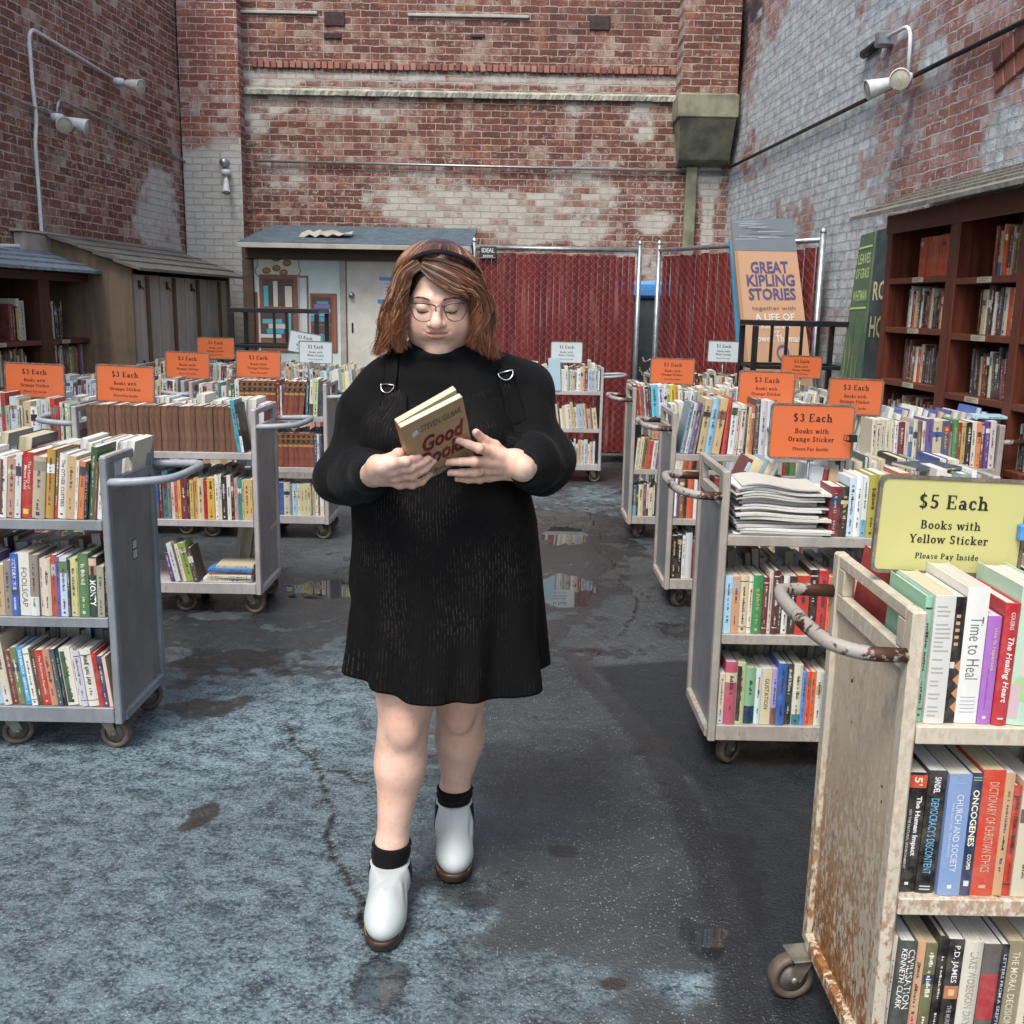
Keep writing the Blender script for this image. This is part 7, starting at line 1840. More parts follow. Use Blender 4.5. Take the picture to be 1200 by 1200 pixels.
# the hands carry on into the forearm inside the sleeve
def lhand(p): return smin(hand_sdf(p, LH), rcone(p, WRL+(ELL_-WRL)*.14, WRL+(ELL_-WRL)*.5, .0255, .034), .025)
def rhand(p): return smin(hand_sdf(p, RH_), rcone(p, WRR+(ELR-WRR)*.14, WRR+(ELR-WRR)*.5, .0255, .034), .025)
Vl, Ql = mesh_sdf(lhand, lh_c[0], lh_c[1], .0019); Vr, Qr = mesh_sdf(rhand, rh_c[0], rh_c[1], .0019)
Vg, Qg = mesh_sdf(legs_sdf, (X0-.27, 2.33, .10), (X0+.27, 2.86, .80), .0055)
def core(p): return np.minimum(smin(torso_sdf(p)+.02, arms_sdf(p), .04), legs_sdf(p))
Vt, Qt = mesh_sdf(core, (X0-.42, 2.2, .72), (X0+.42, 2.85, 1.50), .013, 3)
lip, bl = head_attrs(Vh)
nv = sum(len(v) for v in (Vh, Vl, Vr, Vg, Vt)); lipA = np.zeros(nv); blA = np.zeros(nv); lipA[:len(lip)] = lip; blA[:len(bl)] = bl
# pinker knuckles, fingertips and knees
o_ = len(Vh)
for H, V_ in ((LH, Vl), (RH_, Vr)):
    m_ = np.zeros(len(V_))
    for pts, rs in H['fingers']+[H['thumb']]:
        for q, wgt in ((pts[0], .35), (pts[1], .5), (pts[-1], .6)): m_ = np.maximum(m_, wgt*np.exp(-(np.linalg.norm(V_-q, axis=1)/.014)**2))
    blA[o_:o_+len(V_)] = m_; o_ += len(V_)
for kn in (KNF, KNB): blA[o_:o_+len(Vg)] = np.maximum(blA[o_:o_+len(Vg)], .55*np.exp(-(np.linalg.norm((Vg-kn-np.array([0, -.06, 0]))/np.array([.05, .06, .06]), axis=1))**2))
PERSON_B = np.array([X0, 2.5, 0.0])
body = np_mesh('person', [(Vh-PERSON_B, Qh, 0), (Vl-PERSON_B, Ql, 0), (Vr-PERSON_B, Qr, 0), (Vg-PERSON_B, Qg, 0), (Vt-PERSON_B, Qt, 0)], [SKIN], None, {'lip': lipA, 'blush': blA})
body.location = PERSON_B
tag(body, 'woman in black pinstripe pinafore and white boots walking while reading a paperback', 'person')
def child(name, parts, mats, attrs=None, cols=None, parent=None):
    o = np_mesh(name, [(v-PERSON_B, q, m_) for v, q, m_ in parts], mats, parent or body, attrs, cols); return o
def mbchild(mb, name, mats, parent=None):
    mb.v = [tuple(np.array(q)-PERSON_B) for q in mb.v]; return mb.build(name, mats, parent or body)
# face details: lash lines, brows, glasses
def hl(x, f, z): return h2w((x, f, z))[0]
def on_face(x, z, off=.0):
    """nearest front surface point of the head at local x,z"""
    f = np.linspace(.14, .02, 240); q = h2w(np.stack([np.full(240, x), f, np.full(240, z)], 1)); d = head_sdf(q); i = np.argmax(d < 0); return hl(x, f[i]+off, z)
mb = MB()
for s_ in (-1, 1):
    pts = []
    for t in np.linspace(0, 1, 11):
        x = .0185+t*.0285; z = .0042-.0050*math.sin(math.pi*(t*.9+.05))+.0012*t; pts.append(on_face(s_*x, z, .0004))
    mb.tube(pts, [.0005]+[.0013]*3+[.0017]*4+[.0014]*2+[.0005], 6)
    for k in range(13):
        t = .12+.86*k/12; x = .0185+t*.0285; z = .0042-.0050*math.sin(math.pi*(t*.9+.05))
        a = on_face(s_*x, z, .0006); b = a+HF*.0045+HU*-.0042+HX*s_*.0022*(t-.3); mb.tube([a, (a+b)/2-HU*.0006, b], [.00035, .0003, .0001], 4)
mbchild(mb, 'eyelashes', simple('eyelash_brown', '1d120d', .6, .2, 50))
mb = MB(); rr = random.Random(6)
for s_ in (-1, 1):
    for k in range(70):
        t = rr.random(); x = .014+t*.036; z = .0315+.0045*math.sin(t*2.4)-.004*t*t+rr.uniform(-.0026, .0026)*(1-.5*t)
        a = on_face(s_*x, z, .0004); b = on_face(s_*(x+.0055), z+.0012-.002*t, .0009); mb.tube([a, b], [.0005, .0002], 3, caps=False)
mbchild(mb, 'eyebrows', simple('brow_brown', '5a3420', .6, .2, 50))
gp_ = lambda x, y: (430+x/7.0588, 270+y/7.0588)
def gl(x, y, f):
    """pixel of the face close-up -> point on the glasses' plane (local forward = f)"""
    r = ray(*gp_(x, y)); c0 = hl(0, f, 0); t = ((c0-ORG)@HF)/(r@HF); return ORG+r*t
def smooth_loop(pts, n=5):
    pts = [np.array(p) for p in pts]; N = len(pts); out = []
    for i in range(N):
        p0, p1, p2, p3 = pts[i-1], pts[i], pts[(i+1) % N], pts[(i+2) % N]
        for k in range(n):
            t = k/n; out.append(.5*((2*p1)+(p2-p0)*t+(2*p0-5*p1+4*p2-p3)*t*t+(3*p1-p0-3*p2+p3)*t**3))
    return out
gF = .1035
Lz = [(352, 606, -.012), (420, 603, 0), (500, 607, 0), (560, 624, .002), (571, 660, .002), (548, 722, 0), (500, 750, -.002), (440, 750, -.004), (400, 728, -.007), (375, 680, -.010)]
Rz = [(640, 630, .002), (690, 606, 0), (760, 600, 0), (832, 606, -.012), (822, 662, -.010), (800, 712, -.007), (770, 742, -.004), (710, 750, -.002), (668, 724, 0), (645, 672, .002)]
gm = MB(); lens = MB()
for Z_ in (Lz, Rz):
    lp = smooth_loop([gl(x, y, gF+df) for x, y, df in Z_], 4); gm.tube(lp, .00115, 6, closed=True)
    top = [p for p in lp[:14]] if Z_ is Lz else lp[:15]
    gm.tube(top, .0018, 6)
    c = np.mean(lp, axis=0); N = len(lp); lens.add([tuple(p) for p in lp]+[tuple(c+HF*.0012)], [(i, (i+1) % N, N) for i in range(N)], 0, None, True)
gm.tube([gl(566, 645, gF+.002), gl(585, 628, gF+.005), gl(605, 622, gF+.006), gl(625, 628, gF+.005), gl(642, 645, gF+.002)], .0011, 6)
for a, s_ in (((352, 606), -1), ((832, 606), 1)):
    p0 = gl(*a, gF-.012); p2 = hl(s_*.0825, -.005, .022); gm.tube([p0, p0*.9+p2*.1+HX*s_*.003, p2], .0012, 6)
for (x, y) in ((563, 690), (655, 690)):
    gm.lathe([(0, -.001), (.0026, 0), (0, .001)], gl(x, y, gF-.006), HX+HF*.4, 8)
gcol = NT('metal_glasses_frame'); gcol.done(lin('5a4c44'), .3, .7)
glo = mbchild(gm, 'glasses', gcol.mat)
gg = NT('spectacle_lens'); gg.n.remove(gg.b)
tr_ = gg.N('BsdfTransparent'); tr_.inputs[0].default_value = (.97, .97, .97, 1); gs = gg.N('BsdfGlossy'); gs.inputs['Roughness'].default_value = .03
mx = gg.N('MixShader'); fr_n = gg.N('Fresnel', None, IOR=1.4); gg.L(fr_n.outputs[0], mx.inputs[0]); gg.L(tr_.outputs[0], mx.inputs[1]); gg.L(gs.outputs[0], mx.inputs[2]); gg.L(mx.outputs[0], gg.out.inputs[0])
mbchild(lens, 'lens', gg.mat, glo)

# ------------------------------------------------------------------ hair
def cat(pts, n):
    pts = [np.array(p, float) for p in pts]; pts = [2*pts[0]-pts[1]]+pts+[2*pts[-1]-pts[-2]]; out = []
    N = len(pts)-3
    for i in range(n):
        s_ = (N-1e-6)*i/(n-1); k = int(s_); t = s_-k; p0, p1, p2, p3 = pts[k:k+4]
        out.append(.5*((2*p1)+(p2-p0)*t+(2*p0-5*p1+4*p2-p3)*t*t+(3*p1-p0-3*p2+p3)*t**3))
    return np.array(out)
HGL = [  # viewer's left curtain: front edge to back
 [(494.0, 315, 2.404), (483.0, 323, 2.402), (477.0, 340, 2.412), (473.0, 365, 2.428), (472.0, 388, 2.435), (477.0, 408, 2.44)],
 [(492.0, 309, 2.412), (475.0, 321, 2.420), (469.3, 343, 2.425), (467.2, 367, 2.43), (465.6, 390, 2.435), (467.7, 413, 2.44)],
 [(488, 304, 2.425), (469, 320, 2.440), (462, 344, 2.45), (456, 367, 2.45), (454, 390, 2.455), (447, 416, 2.46)],
 [(485, 298, 2.45), (466, 318, 2.48), (459, 340, 2.49), (452, 360, 2.49), (449, 378, 2.495), (447, 398, 2.50), (434, 417, 2.50)],
 [(488, 291, 2.50), (466, 315, 2.52), (461, 343, 2.53), (456, 366, 2.53), (452, 390, 2.53), (443, 417, 2.53)],
 [(492.0, 288, 2.56), (470.9, 312, 2.60), (466.7, 343, 2.61), (465.1, 368, 2.60), (464.5, 393, 2.59), (463.0, 412, 2.58)]]
HGR = [  # viewer's right: the fringe swept across, then down
 [(494.0, 317, 2.404), (507.0, 330, 2.388), (528.0, 342, 2.390), (549.0, 347, 2.410), (556.0, 362, 2.430), (555.0, 386, 2.436), (547.0, 405, 2.44)],
 [(494.0, 312, 2.408), (511.0, 322, 2.388), (535.0, 336, 2.392), (556.0, 347, 2.416), (562.0, 366, 2.430), (561.0, 391, 2.436), (563.0, 414, 2.44)],
 [(495, 308, 2.414), (514, 314, 2.396), (541, 327, 2.404), (561, 341, 2.428), (571, 362, 2.444), (568, 388, 2.448), (585, 422, 2.45)],
 [(496, 303, 2.425), (518, 305, 2.415), (546, 317, 2.430), (564, 335, 2.460), (577, 361, 2.476), (573, 390, 2.48), (579, 419, 2.48)],
 [(497, 297, 2.46), (522, 297, 2.46), (550, 309, 2.49), (564, 332, 2.515), (574, 363, 2.52), (570, 392, 2.52), (571, 416, 2.52)],
 [(498.0, 290, 2.55), (528.0, 293, 2.56), (553.0, 309, 2.59), (562.0, 335, 2.60), (566.0, 364, 2.60), (563.0, 394, 2.59), (560.0, 412, 2.58)]]
HGC = [  # crown, behind the headband
 [(490, 284.5, 2.56), (476, 292, 2.53), (464, 308, 2.51), (458, 325, 2.51)],
 [(500, 281.5, 2.55), (490, 288, 2.47), (478, 300, 2.445), (468, 315, 2.45)],
 [(511, 280.5, 2.55), (509, 286, 2.455), (503, 294, 2.425), (496, 303, 2.42)],
 [(520, 281, 2.55), (527, 287, 2.455), (528, 295, 2.425), (526, 303, 2.42)],
 [(530, 283.5, 2.56), (544, 293, 2.47), (552, 305, 2.45), (558, 318, 2.46)],
 [(536, 287, 2.58), (553, 300, 2.53), (562, 317, 2.52), (567, 332, 2.52)]]
hr_ = np.random.default_rng(5)
def strands(guides, n_str, n_pt, jit, wave, r0, lo=.0, frizz=.0):
    G = [cat([P(*g) for g in gd], n_pt) for gd in guides]; Vs, Qs, Cs = [], [], []; base = 0
    nclump = max(20, n_str//22); cl = [(hr_.random()*(len(G)-1), hr_.uniform(0, 6.28), hr_.uniform(.65, 1.4), hr_.normal(0, 1, 3), hr_.uniform(.42, 1.45), hr_.choice([.03, .05, .1, .65])) for _ in range(nclump)]
    for i in range(n_str):
        c_ = cl[hr_.integers(nclump)]
        g_ = np.clip(c_[0]+hr_.normal(0, .075), 0, len(G)-1.001); k = int(g_); t = g_-k
        S_ = G[k]*(1-t)+G[k+1]*t
        s = np.linspace(0, 1, n_pt)
        L_ = hr_.uniform(.82, 1.04) if lo == 0 else hr_.uniform(lo, 1.03)
        # resample to its length
        idx = np.clip(s*L_, 0, 1)*(n_pt-1); i0 = np.minimum(idx.astype(int), n_pt-2); f = (idx-i0)[:, None]; S_ = S_[i0]*(1-f)+S_[i0+1]*f
        T_ = np.gradient(S_, axis=0); T_ /= np.linalg.norm(T_, axis=1)[:, None]+1e-9
        vd = S_-ORG; vd /= np.linalg.norm(vd, axis=1)[:, None]; B_ = np.cross(T_, vd); B_ /= np.linalg.norm(B_, axis=1)[:, None]+1e-9
        ph = c_[1]+hr_.normal(0, .22); fq = 2*math.pi*1.55*c_[2]
        env = np.clip((s-.22)/.6, 0, 1)**1.3
        wave_ = wave*c_[2]**2; S_ = S_+B_*(wave_*env*np.sin(fq*s*1.25+ph))[:, None]+vd*(wave_*.8*env*np.cos(fq*s*1.25+ph*1.3))[:, None]
        o3 = c_[3]*jit*.7+hr_.normal(0, 1, 3)*jit*.5
        S_ = S_+o3*(.35+.65*s)[:, None]*np.array([1, 1, .6])
        if frizz: S_ = S_+hr_.normal(0, frizz, (n_pt, 3))*s[:, None]
        rad = r0*hr_.uniform(.7, 1.25)*np.clip(1.15-s, .0, 1)**.35*(1-.75*s**6)
        m_ = 4
        a = np.linspace(0, 2*math.pi, m_, endpoint=False)
        N_ = np.cross(B_, T_)
        ring = S_[:, None, :]+rad[:, None, None]*(np.cos(a)[None, :, None]*B_[:, None, :]*1.5+np.sin(a)[None, :, None]*N_[:, None, :]*.8)
        Vs.append(ring.reshape(-1, 3))
        q = np.arange(n_pt-1)[:, None]*m_+np.arange(m_)[None, :]; q2 = np.arange(n_pt-1)[:, None]*m_+(np.arange(m_)+1)[None, :] % m_
        Qs.append(np.stack([q, q2, q2+m_, q+m_], -1).reshape(-1, 4)+base); base += n_pt*m_
        tone = c_[4]*hr_.uniform(.8, 1.2); hi = hr_.random() < c_[5]
        root = np.array(lin('4c3428' if not hi else '9c7a60')); mid = np.array(lin('643e2a' if not hi else 'b48c6c')); tip = np.array(lin('6f432c' if not hi else 'a06a44'))
        w_ = s[:, None]; cc_ = np.where(w_ < .5, root*(1-2*w_)+mid*2*w_, mid*(2-2*w_)+tip*(2*w_-1))*tone
        Cs.append(np.repeat(cc_, m_, 0))
    return np.concatenate(Vs), np.concatenate(Qs), np.clip(np.concatenate(Cs), .004, .7)
hs = [strands(HGL, 1700, 26, .0030, .0085, .00075, .74), strands(HGR, 2100, 28, .0027, .0075, .00075, .76), strands(HGC, 1000, 10, .0024, .0005, .0009),
      strands(HGL, 240, 26, .007, .013, .0003, .75, .0004), strands(HGR, 240, 28, .0065, .012, .0003, .75, .0004)]
# the hair mass underneath so no scalp shows through
def cap_sdf(p):
    q = w2h(p); d = ell(q, (0, -.016, .040), (.0835, .100, .1035))
    d = smax(d, -ell(q, (-.006, .132, -.002), (.080, .094, .120)), .010)
    d = smax(d, (-.06-q[:, 2]), .01)
    s = np.concatenate([np.abs(q[:, :1]), q[:, 1:]], 1)
    d = smin(d, chain(p, [P(470, 345, 2.56), P(462, 375, 2.55), P(460, 402, 2.55)], [.035, .030, .018], .02), .02)
    d = smin(d, chain(p, [P(558, 345, 2.56), P(567, 375, 2.55), P(567, 402, 2.55)], [.035, .028, .018], .02), .02)
    return d
Vc, Qc = mesh_sdf(cap_sdf, HC-np.array([.16, .16, .2]), HC+np.array([.17, .17, .19]), .0035)
capc = np.tile(np.array(lin('3c2217')), (len(Vc), 1))
hair = child('hair', [(Vc, Qc, 0)]+[(v, q, 0) for v, q, c in hs], [HAIR], None, np.concatenate([capc]+[c for v, q, c in hs]))
# headband: a strip over the crown
hbp = cat([P(*q) for q in ((473, 318, 2.50), (480, 309, 2.452), (495, 299.5, 2.418), (515, 296.5, 2.402), (535, 301, 2.416), (552, 310, 2.450), (560, 320, 2.50))], 40)
mb = MB(); V = []
for i, p in enumerate(hbp):
    out = p-(HC+np.array([0, .02, .03])); out /= np.linalg.norm(out); tn = hbp[min(i+1, 39)]-hbp[max(i-1, 0)]; tn /= np.linalg.norm(tn); w_ = np.cross(tn, out); w_ /= np.linalg.norm(w_)
    for a, b in ((-.0075, .002), (-.004, .0055), (.004, .0055), (.0075, .002), (.0, -.004)): V.append(p+w_*a+out*(b+.003))
mb.add(V, [(5*i+k, 5*i+(k+1) % 5, 5*i+5+(k+1) % 5, 5*i+5+k) for i in range(39) for k in range(5)], 0, None, True)
mbchild(mb, 'headband', knit('black_headband', '17151c', .7, 500))

# ------------------------------------------------------------------ sweater (torso, sleeves, roll neck)
def wrk(p, a=1.0):
    """soft cloth folds"""
    x, y, z = p[:, 0], p[:, 1], p[:, 2]
    return a*(.0040*np.sin(19*x+15*z+2.6*np.sin(9*z+5*y))+.0032*np.sin(27*z-17*x+2.2*np.sin(8*x+11*y))+.0010*np.sin(52*z+25*x+2*np.sin(21*y)))
def sleeve(p):
    d = None
    for a, b, c, s_ in ((SHL, ELL_, WRL, -1), (SHR, ELR, WRR, 1)):
        u = (c-b)/np.linalg.norm(c-b)
        q = rcone(p, a, b+np.array([.0*s_, 0, .015]), .074, .073)
        q = smin(q, rcone(p, b, b+(c-b)*.45, .071, .060), .03)
        q = smin(q, rcone(p, b+(c-b)*.45, c-u*.02, .060, .036), .03)
        q = smin(q, sph(p, b+np.array([-.004*s_, .0, -.010]), .066), .03)
        # crease at the elbow, gathers towards the cuff
        t = (p-b)@u/np.linalg.norm(c-b)
        an_ = (p[:, 0]-c[0])*9+(p[:, 2]-c[2])*14; q = q+.0035*np.sin(an_*2.1+7*t)*np.sin(9*t+an_)*sstep(-.2, .4, t)
        cut = (p-(c-u*.006))@u; q = smax(q, cut, .004)
        d = q if d is None else np.minimum(d, q)
    return d
def tor_o(p): return torso_sdf(p)-.012
def sweater_sdf(p):
    d = smin(tor_o(p), sleeve(p), .035)+wrk(p, .8+.9*sstep(.17, .25, np.abs(p[:, 0]-X0)))
    nk = rcone(p, (HC[0]-.001, 2.545, 1.435), (HC[0], 2.512, 1.492), .080, .073)
    nk = smax(nk, -(rcone(p, (HC[0], 2.545, 1.46), (HC[0], 2.50, 1.56), .066, .066)), .004)
    cutp = (p-np.array([HC[0], 2.512, 1.497]))@np.array([0, -.30, .954]); nk = smax(nk, cutp, .010)
    nk = nk+.0016*np.sin((p[:, 2]+.3*p[:, 1])*210)
    d = smin(d, nk, .022)
    return d
Vs, Qs = mesh_sdf(sweater_sdf, (X0-.40, 2.17, .98), (X0+.40, 2.78, 1.54), .0048)
sweater = child('sweater', [(Vs, Qs, 0)], [SWEATER])

# ------------------------------------------------------------------ pinafore dress
def march(c, dirs, f, r1=.45):
    lo_ = np.zeros(len(c)); hi_ = np.full(len(c), r1)
    for _ in range(22):
        m_ = (lo_+hi_)/2; v = f(c+dirs*m_[:, None]); lo_ = np.where(v < 0, m_, lo_); hi_ = np.where(v < 0, hi_, m_)
    return (lo_+hi_)/2
# silhouettes: z -> half width, centre x, front y, back y
DZ = np.array([.60, .66, .75, .85, .95, 1.05, 1.12, 1.20, 1.5])
DW = np.array([.264, .266, .257, .247, .238, .228, .220, .205, .10])
DX = np.array([-.169, -.169, -.168, -.166, -.164, -.163, -.163, X0, X0])
DF = np.array([2.345, 2.347, 2.352, 2.358, 2.364, 2.372, 2.380, 2.41, 2.5])
DB = np.array([2.79, 2.785, 2.77, 2.76, 2.75, 2.735, 2.72, 2.70, 2.6])
NTH, NZ = 220, 110
th_ = np.linspace(0, 2*np.pi, NTH, endpoint=False)     # 0 = +x, -pi/2 = front
def angd(a, b): return np.abs((a-b+np.pi) % (2*np.pi)-np.pi)
FR_A = -np.pi/2
# hem height round the body
fx = np.cos(th_)
hem = .628+.030*np.clip(np.sin(th_), 0, 1)+.020*np.abs(fx)**2+.008*np.sin(3*th_+1.0)+.006*np.sin(5*th_+2)
hem += .034*np.exp(-(angd(th_, np.pi+.20)/.30)**2)          # lifted left corner
hem -= .012*np.exp(-(angd(th_, FR_A)/.45)**2)
# top edge: bib in front, low under the arms, mid back
sd_ = angd(th_, FR_A)
sg_ = (th_-FR_A+np.pi) % (2*np.pi)-np.pi; ss_ = np.where(sg_ > 0, np.where(sg_ < 1.2, sg_*.84, sg_-.19), -sg_)
front = np.interp(ss_, [0, .20, .38, .50, .66, .85, 1.10, 1.5, np.pi], [1.322, 1.325, 1.342, 1.382, 1.392, 1.33, 1.27, 1.22, 1.27])
Tt = np.linspace(0, 1, NZ)
TH, TT = np.meshgrid(th_, Tt); Zd = hem[None, :]*(1-TT)+front[None, :]*TT
hw = np.interp(Zd, DZ, DW); cx_ = np.interp(Zd, DZ, DX); yf = np.interp(Zd, DZ, DF); yb = np.interp(Zd, DZ, DB)
cy_ = (yf+yb)/2; hd_ = (yb-yf)/2
e_ = 2.35
rad = (np.abs(np.cos(TH)/hw)**e_+np.abs(np.sin(TH)/hd_)**e_)**(-1/e_)
drop = np.clip((1.08-Zd)/.45, 0, 1)
fold = drop**1.3*(.010*np.sin(7*TH+.8+1.2*np.sin(2*TH))+.007*np.sin(11*TH+2.1)+.005*np.sin(17*TH+3*drop))
fold += drop**1.5*.020*np.exp(-(angd(TH, -.55)/.13)**2)-drop**1.5*.016*np.exp(-(angd(TH, -.85)/.12)**2)
fold += drop*.012*np.exp(-(angd(TH, np.pi+.42)/.10)**2)-drop*.014*np.exp(-(angd(TH, np.pi+.62)/.10)**2)
rad = rad+fold
C_ = np.stack([np.full(TH.size, X0), np.full(TH.size, 2.555), Zd.ravel()], 1); D_ = np.stack([np.cos(TH).ravel(), np.sin(TH).ravel(), np.zeros(TH.size)], 1)
rt = march(C_, D_, tor_o).reshape(TH.shape)+.0085
wsw = sstep(1.24, 1.29, Zd)*sstep(1.12, .98, angd(TH, FR_A))
rs_ = march(C_, D_, sweater_sdf, .30).reshape(TH.shape)+.010
rt = rt*(1-wsw)+np.maximum(rt, rs_)*wsw
# both radii measured about their own axis; blend to positions
Pa = np.stack([cx_+rad*np.cos(TH), cy_+rad*np.sin(TH), Zd], -1)
Pt = np.stack([X0+rt*np.cos(TH), 2.555+rt*np.sin(TH), Zd], -1)
ra = np.hypot(Pa[..., 0]-X0, Pa[..., 1]-2.555)
wt_ = sstep(1.04, 1.22, Zd)
wl_ = sstep(-.016, .016, ra-rt)[..., None]; low = Pa*wl_+Pt*(1-wl_)
D3 = low*(1-wt_[..., None])+Pt*wt_[..., None]
iD = np.arange(NZ*NTH).reshape(NZ, NTH)
QD = np.stack([iD[:-1], np.roll(iD[:-1], -1, 1), np.roll(iD[1:], -1, 1), iD[1:]], -1).reshape(-1, 4)
arc = np.cumsum(np.hypot(np.diff(np.concatenate([D3[40, :, 0], D3[40, :1, 0]])), np.diff(np.concatenate([D3[40, :, 1], D3[40, :1, 1]])))); arc = np.concatenate([[0], arc[:-1]])
stripe = np.broadcast_to(arc[None, :]/.0085, TH.shape)
dress = child('dress', [(D3.reshape(-1, 3), QD, 0)], [DRESS], {'stripe': stripe.ravel()})
sm = dress.modifiers.new('thickness', 'SOLIDIFY'); sm.thickness = .004; sm.offset = -1
# straps: ribbons laid on the sweater
def hit(px, py):
    r = ray(px, py); r = r/np.linalg.norm(r); t = 1.9
    for _ in range(90):
        d = sweater_sdf((ORG+r*t)[None, :])[0]
        if d < .0004: break
        t += d*.8
    return ORG+r*t
def grad(f, p):
    e = .002; return np.array([(f((p+np.eye(3)[i]*e)[None])[0]-f((p-np.eye(3)[i]*e)[None])[0]) for i in range(3)])/(2*e)
def ribbon(pts, widths, name, lift=.004):
    lift0 = lift; V = []; U = []; n = len(pts)
    Nn = [grad(sweater_sdf, p) for p in pts]; Nn = [q/(np.linalg.norm(q)+1e-9) for q in Nn]
    for i, p in enumerate(pts):
        lift = lift0 if i < n*.8 else lift0-.016*((i-n*.8)/(n*.2))**2
        tn = pts[min(i+1, n-1)]-pts[max(i-1, 0)]; tn /= np.linalg.norm(tn)+1e-9; s_ = np.cross(tn, Nn[i]); s_ /= np.linalg.norm(s_)+1e-9
        for k in range(9):
            a = (k/8-.5)*widths[i]; q = p+s_*a
            d = sweater_sdf(q[None])[0]; q = q-Nn[i]*d+Nn[i]*(lift+.0015*math.cos(a/widths[i]*3.1)); V.append(q); U.append(k*.62+.3)
    Q = np.array([(9*i+k, 9*i+k+1, 9*i+10+k, 9*i+9+k) for i in range(n-1) for k in range(8)])
    o = child(name, [(np.array(V), Q, 0)], [DRESS], {'stripe': np.array(U)}, None, dress); m_ = o.modifiers.new('t', 'SOLIDIFY'); m_.thickness = .004; m_.offset = 0
    return o
for pts, wd in (([(461, 418), (460, 430), (459, 442), (458, 452), (457, 466), (456, 474), (456, 484)], (.036, .036, .037, .036, .038, .042, .048)),
                ([(584, 408), (587, 420), (589, 430), (591, 438), (594, 452), (600, 472), (607, 500)], (.034, .036, .037, .036, .038, .044, .054))):
    base = [hit(*q) for q in pts]
    back = base[0]+np.array([0, .06, .035]); back2 = base[0]+np.array([.01 if pts[0][0] < 500 else -.01, .12, .03])
    f_ = [back2, back]+base
    for k in (0, 1):
        for _ in range(8): f_[k] = f_[k]-grad(sweater_sdf, f_[k])*sweater_sdf(f_[k][None])[0]
    cc = cat(f_, 34); ww = np.interp(np.linspace(0, 1, 34), np.linspace(0, 1, len(f_)), (wd[0], wd[0])+tuple(wd))
    ribbon(list(cc), list(ww), 'strap', .0065)
for (px, py, rz_) in ((457.5, 452, .05), (591, 437.5, -.25)):
    c = hit(px, py); n_ = grad(sweater_sdf, c); n_ /= np.linalg.norm(n_); c = c+n_*.013
    up = np.array([0, 0, 1.])-n_*n_[2]; up /= np.linalg.norm(up); rt_ = np.cross(up, n_); up = up*math.cos(rz_)+rt_*math.sin(rz_); rt_ = np.cross(up, n_)
    if rt_[0] < 0: rt_ = -rt_
    mb = MB(); pts = [c+rt_*.019*math.cos(a)+up*(.021*math.sin(a)) for a in np.linspace(math.pi, 2*math.pi, 15)]
    mb.tube(pts+[pts[0]], .0021, 8); mbchild(mb, 'buckle', SILVER, dress)

# ------------------------------------------------------------------ socks and boots
def sock(an, lean, up, name):
    ax = np.array(lean); mb = MB(); prof = []
    n = 28; V = []
    hs_ = np.linspace(-.10, up, 16)
    for k, hh in enumerate(hs_):
        c = an+ax*hh; r_ = .0488+(.0040 if hh > up-.045 else 0)+.0012*math.sin(hh*260)+(hh*.03 if hh > 0 else 0)
        if k == len(hs_)-1: r_ -= .004
        for i in range(n): a = 2*math.pi*i/n; V.append(c+np.array([r_*math.cos(a), r_*1.04*math.sin(a), 0]))
    # turn the edge inwards
    c = an+ax*(up-.006)
    for i in range(n): a = 2*math.pi*i/n; V.append(c+np.array([.034*math.cos(a), .036*math.sin(a), 0]))
    F = [(n*j+i, n*j+(i+1) % n, n*(j+1)+(i+1) % n, n*(j+1)+i) for j in range(16) for i in range(n)]
    mb.add(V, F, 0, None, True); return mbchild(mb, name, SOCK)
dirF = (KNF-ANF)/np.linalg.norm(KNF-ANF); dirB = (KNB-ANB)/np.linalg.norm(KNB-ANB)
sock(ANF, dirF, .012, 'sock'); sock(ANB, dirB, .014, 'sock')
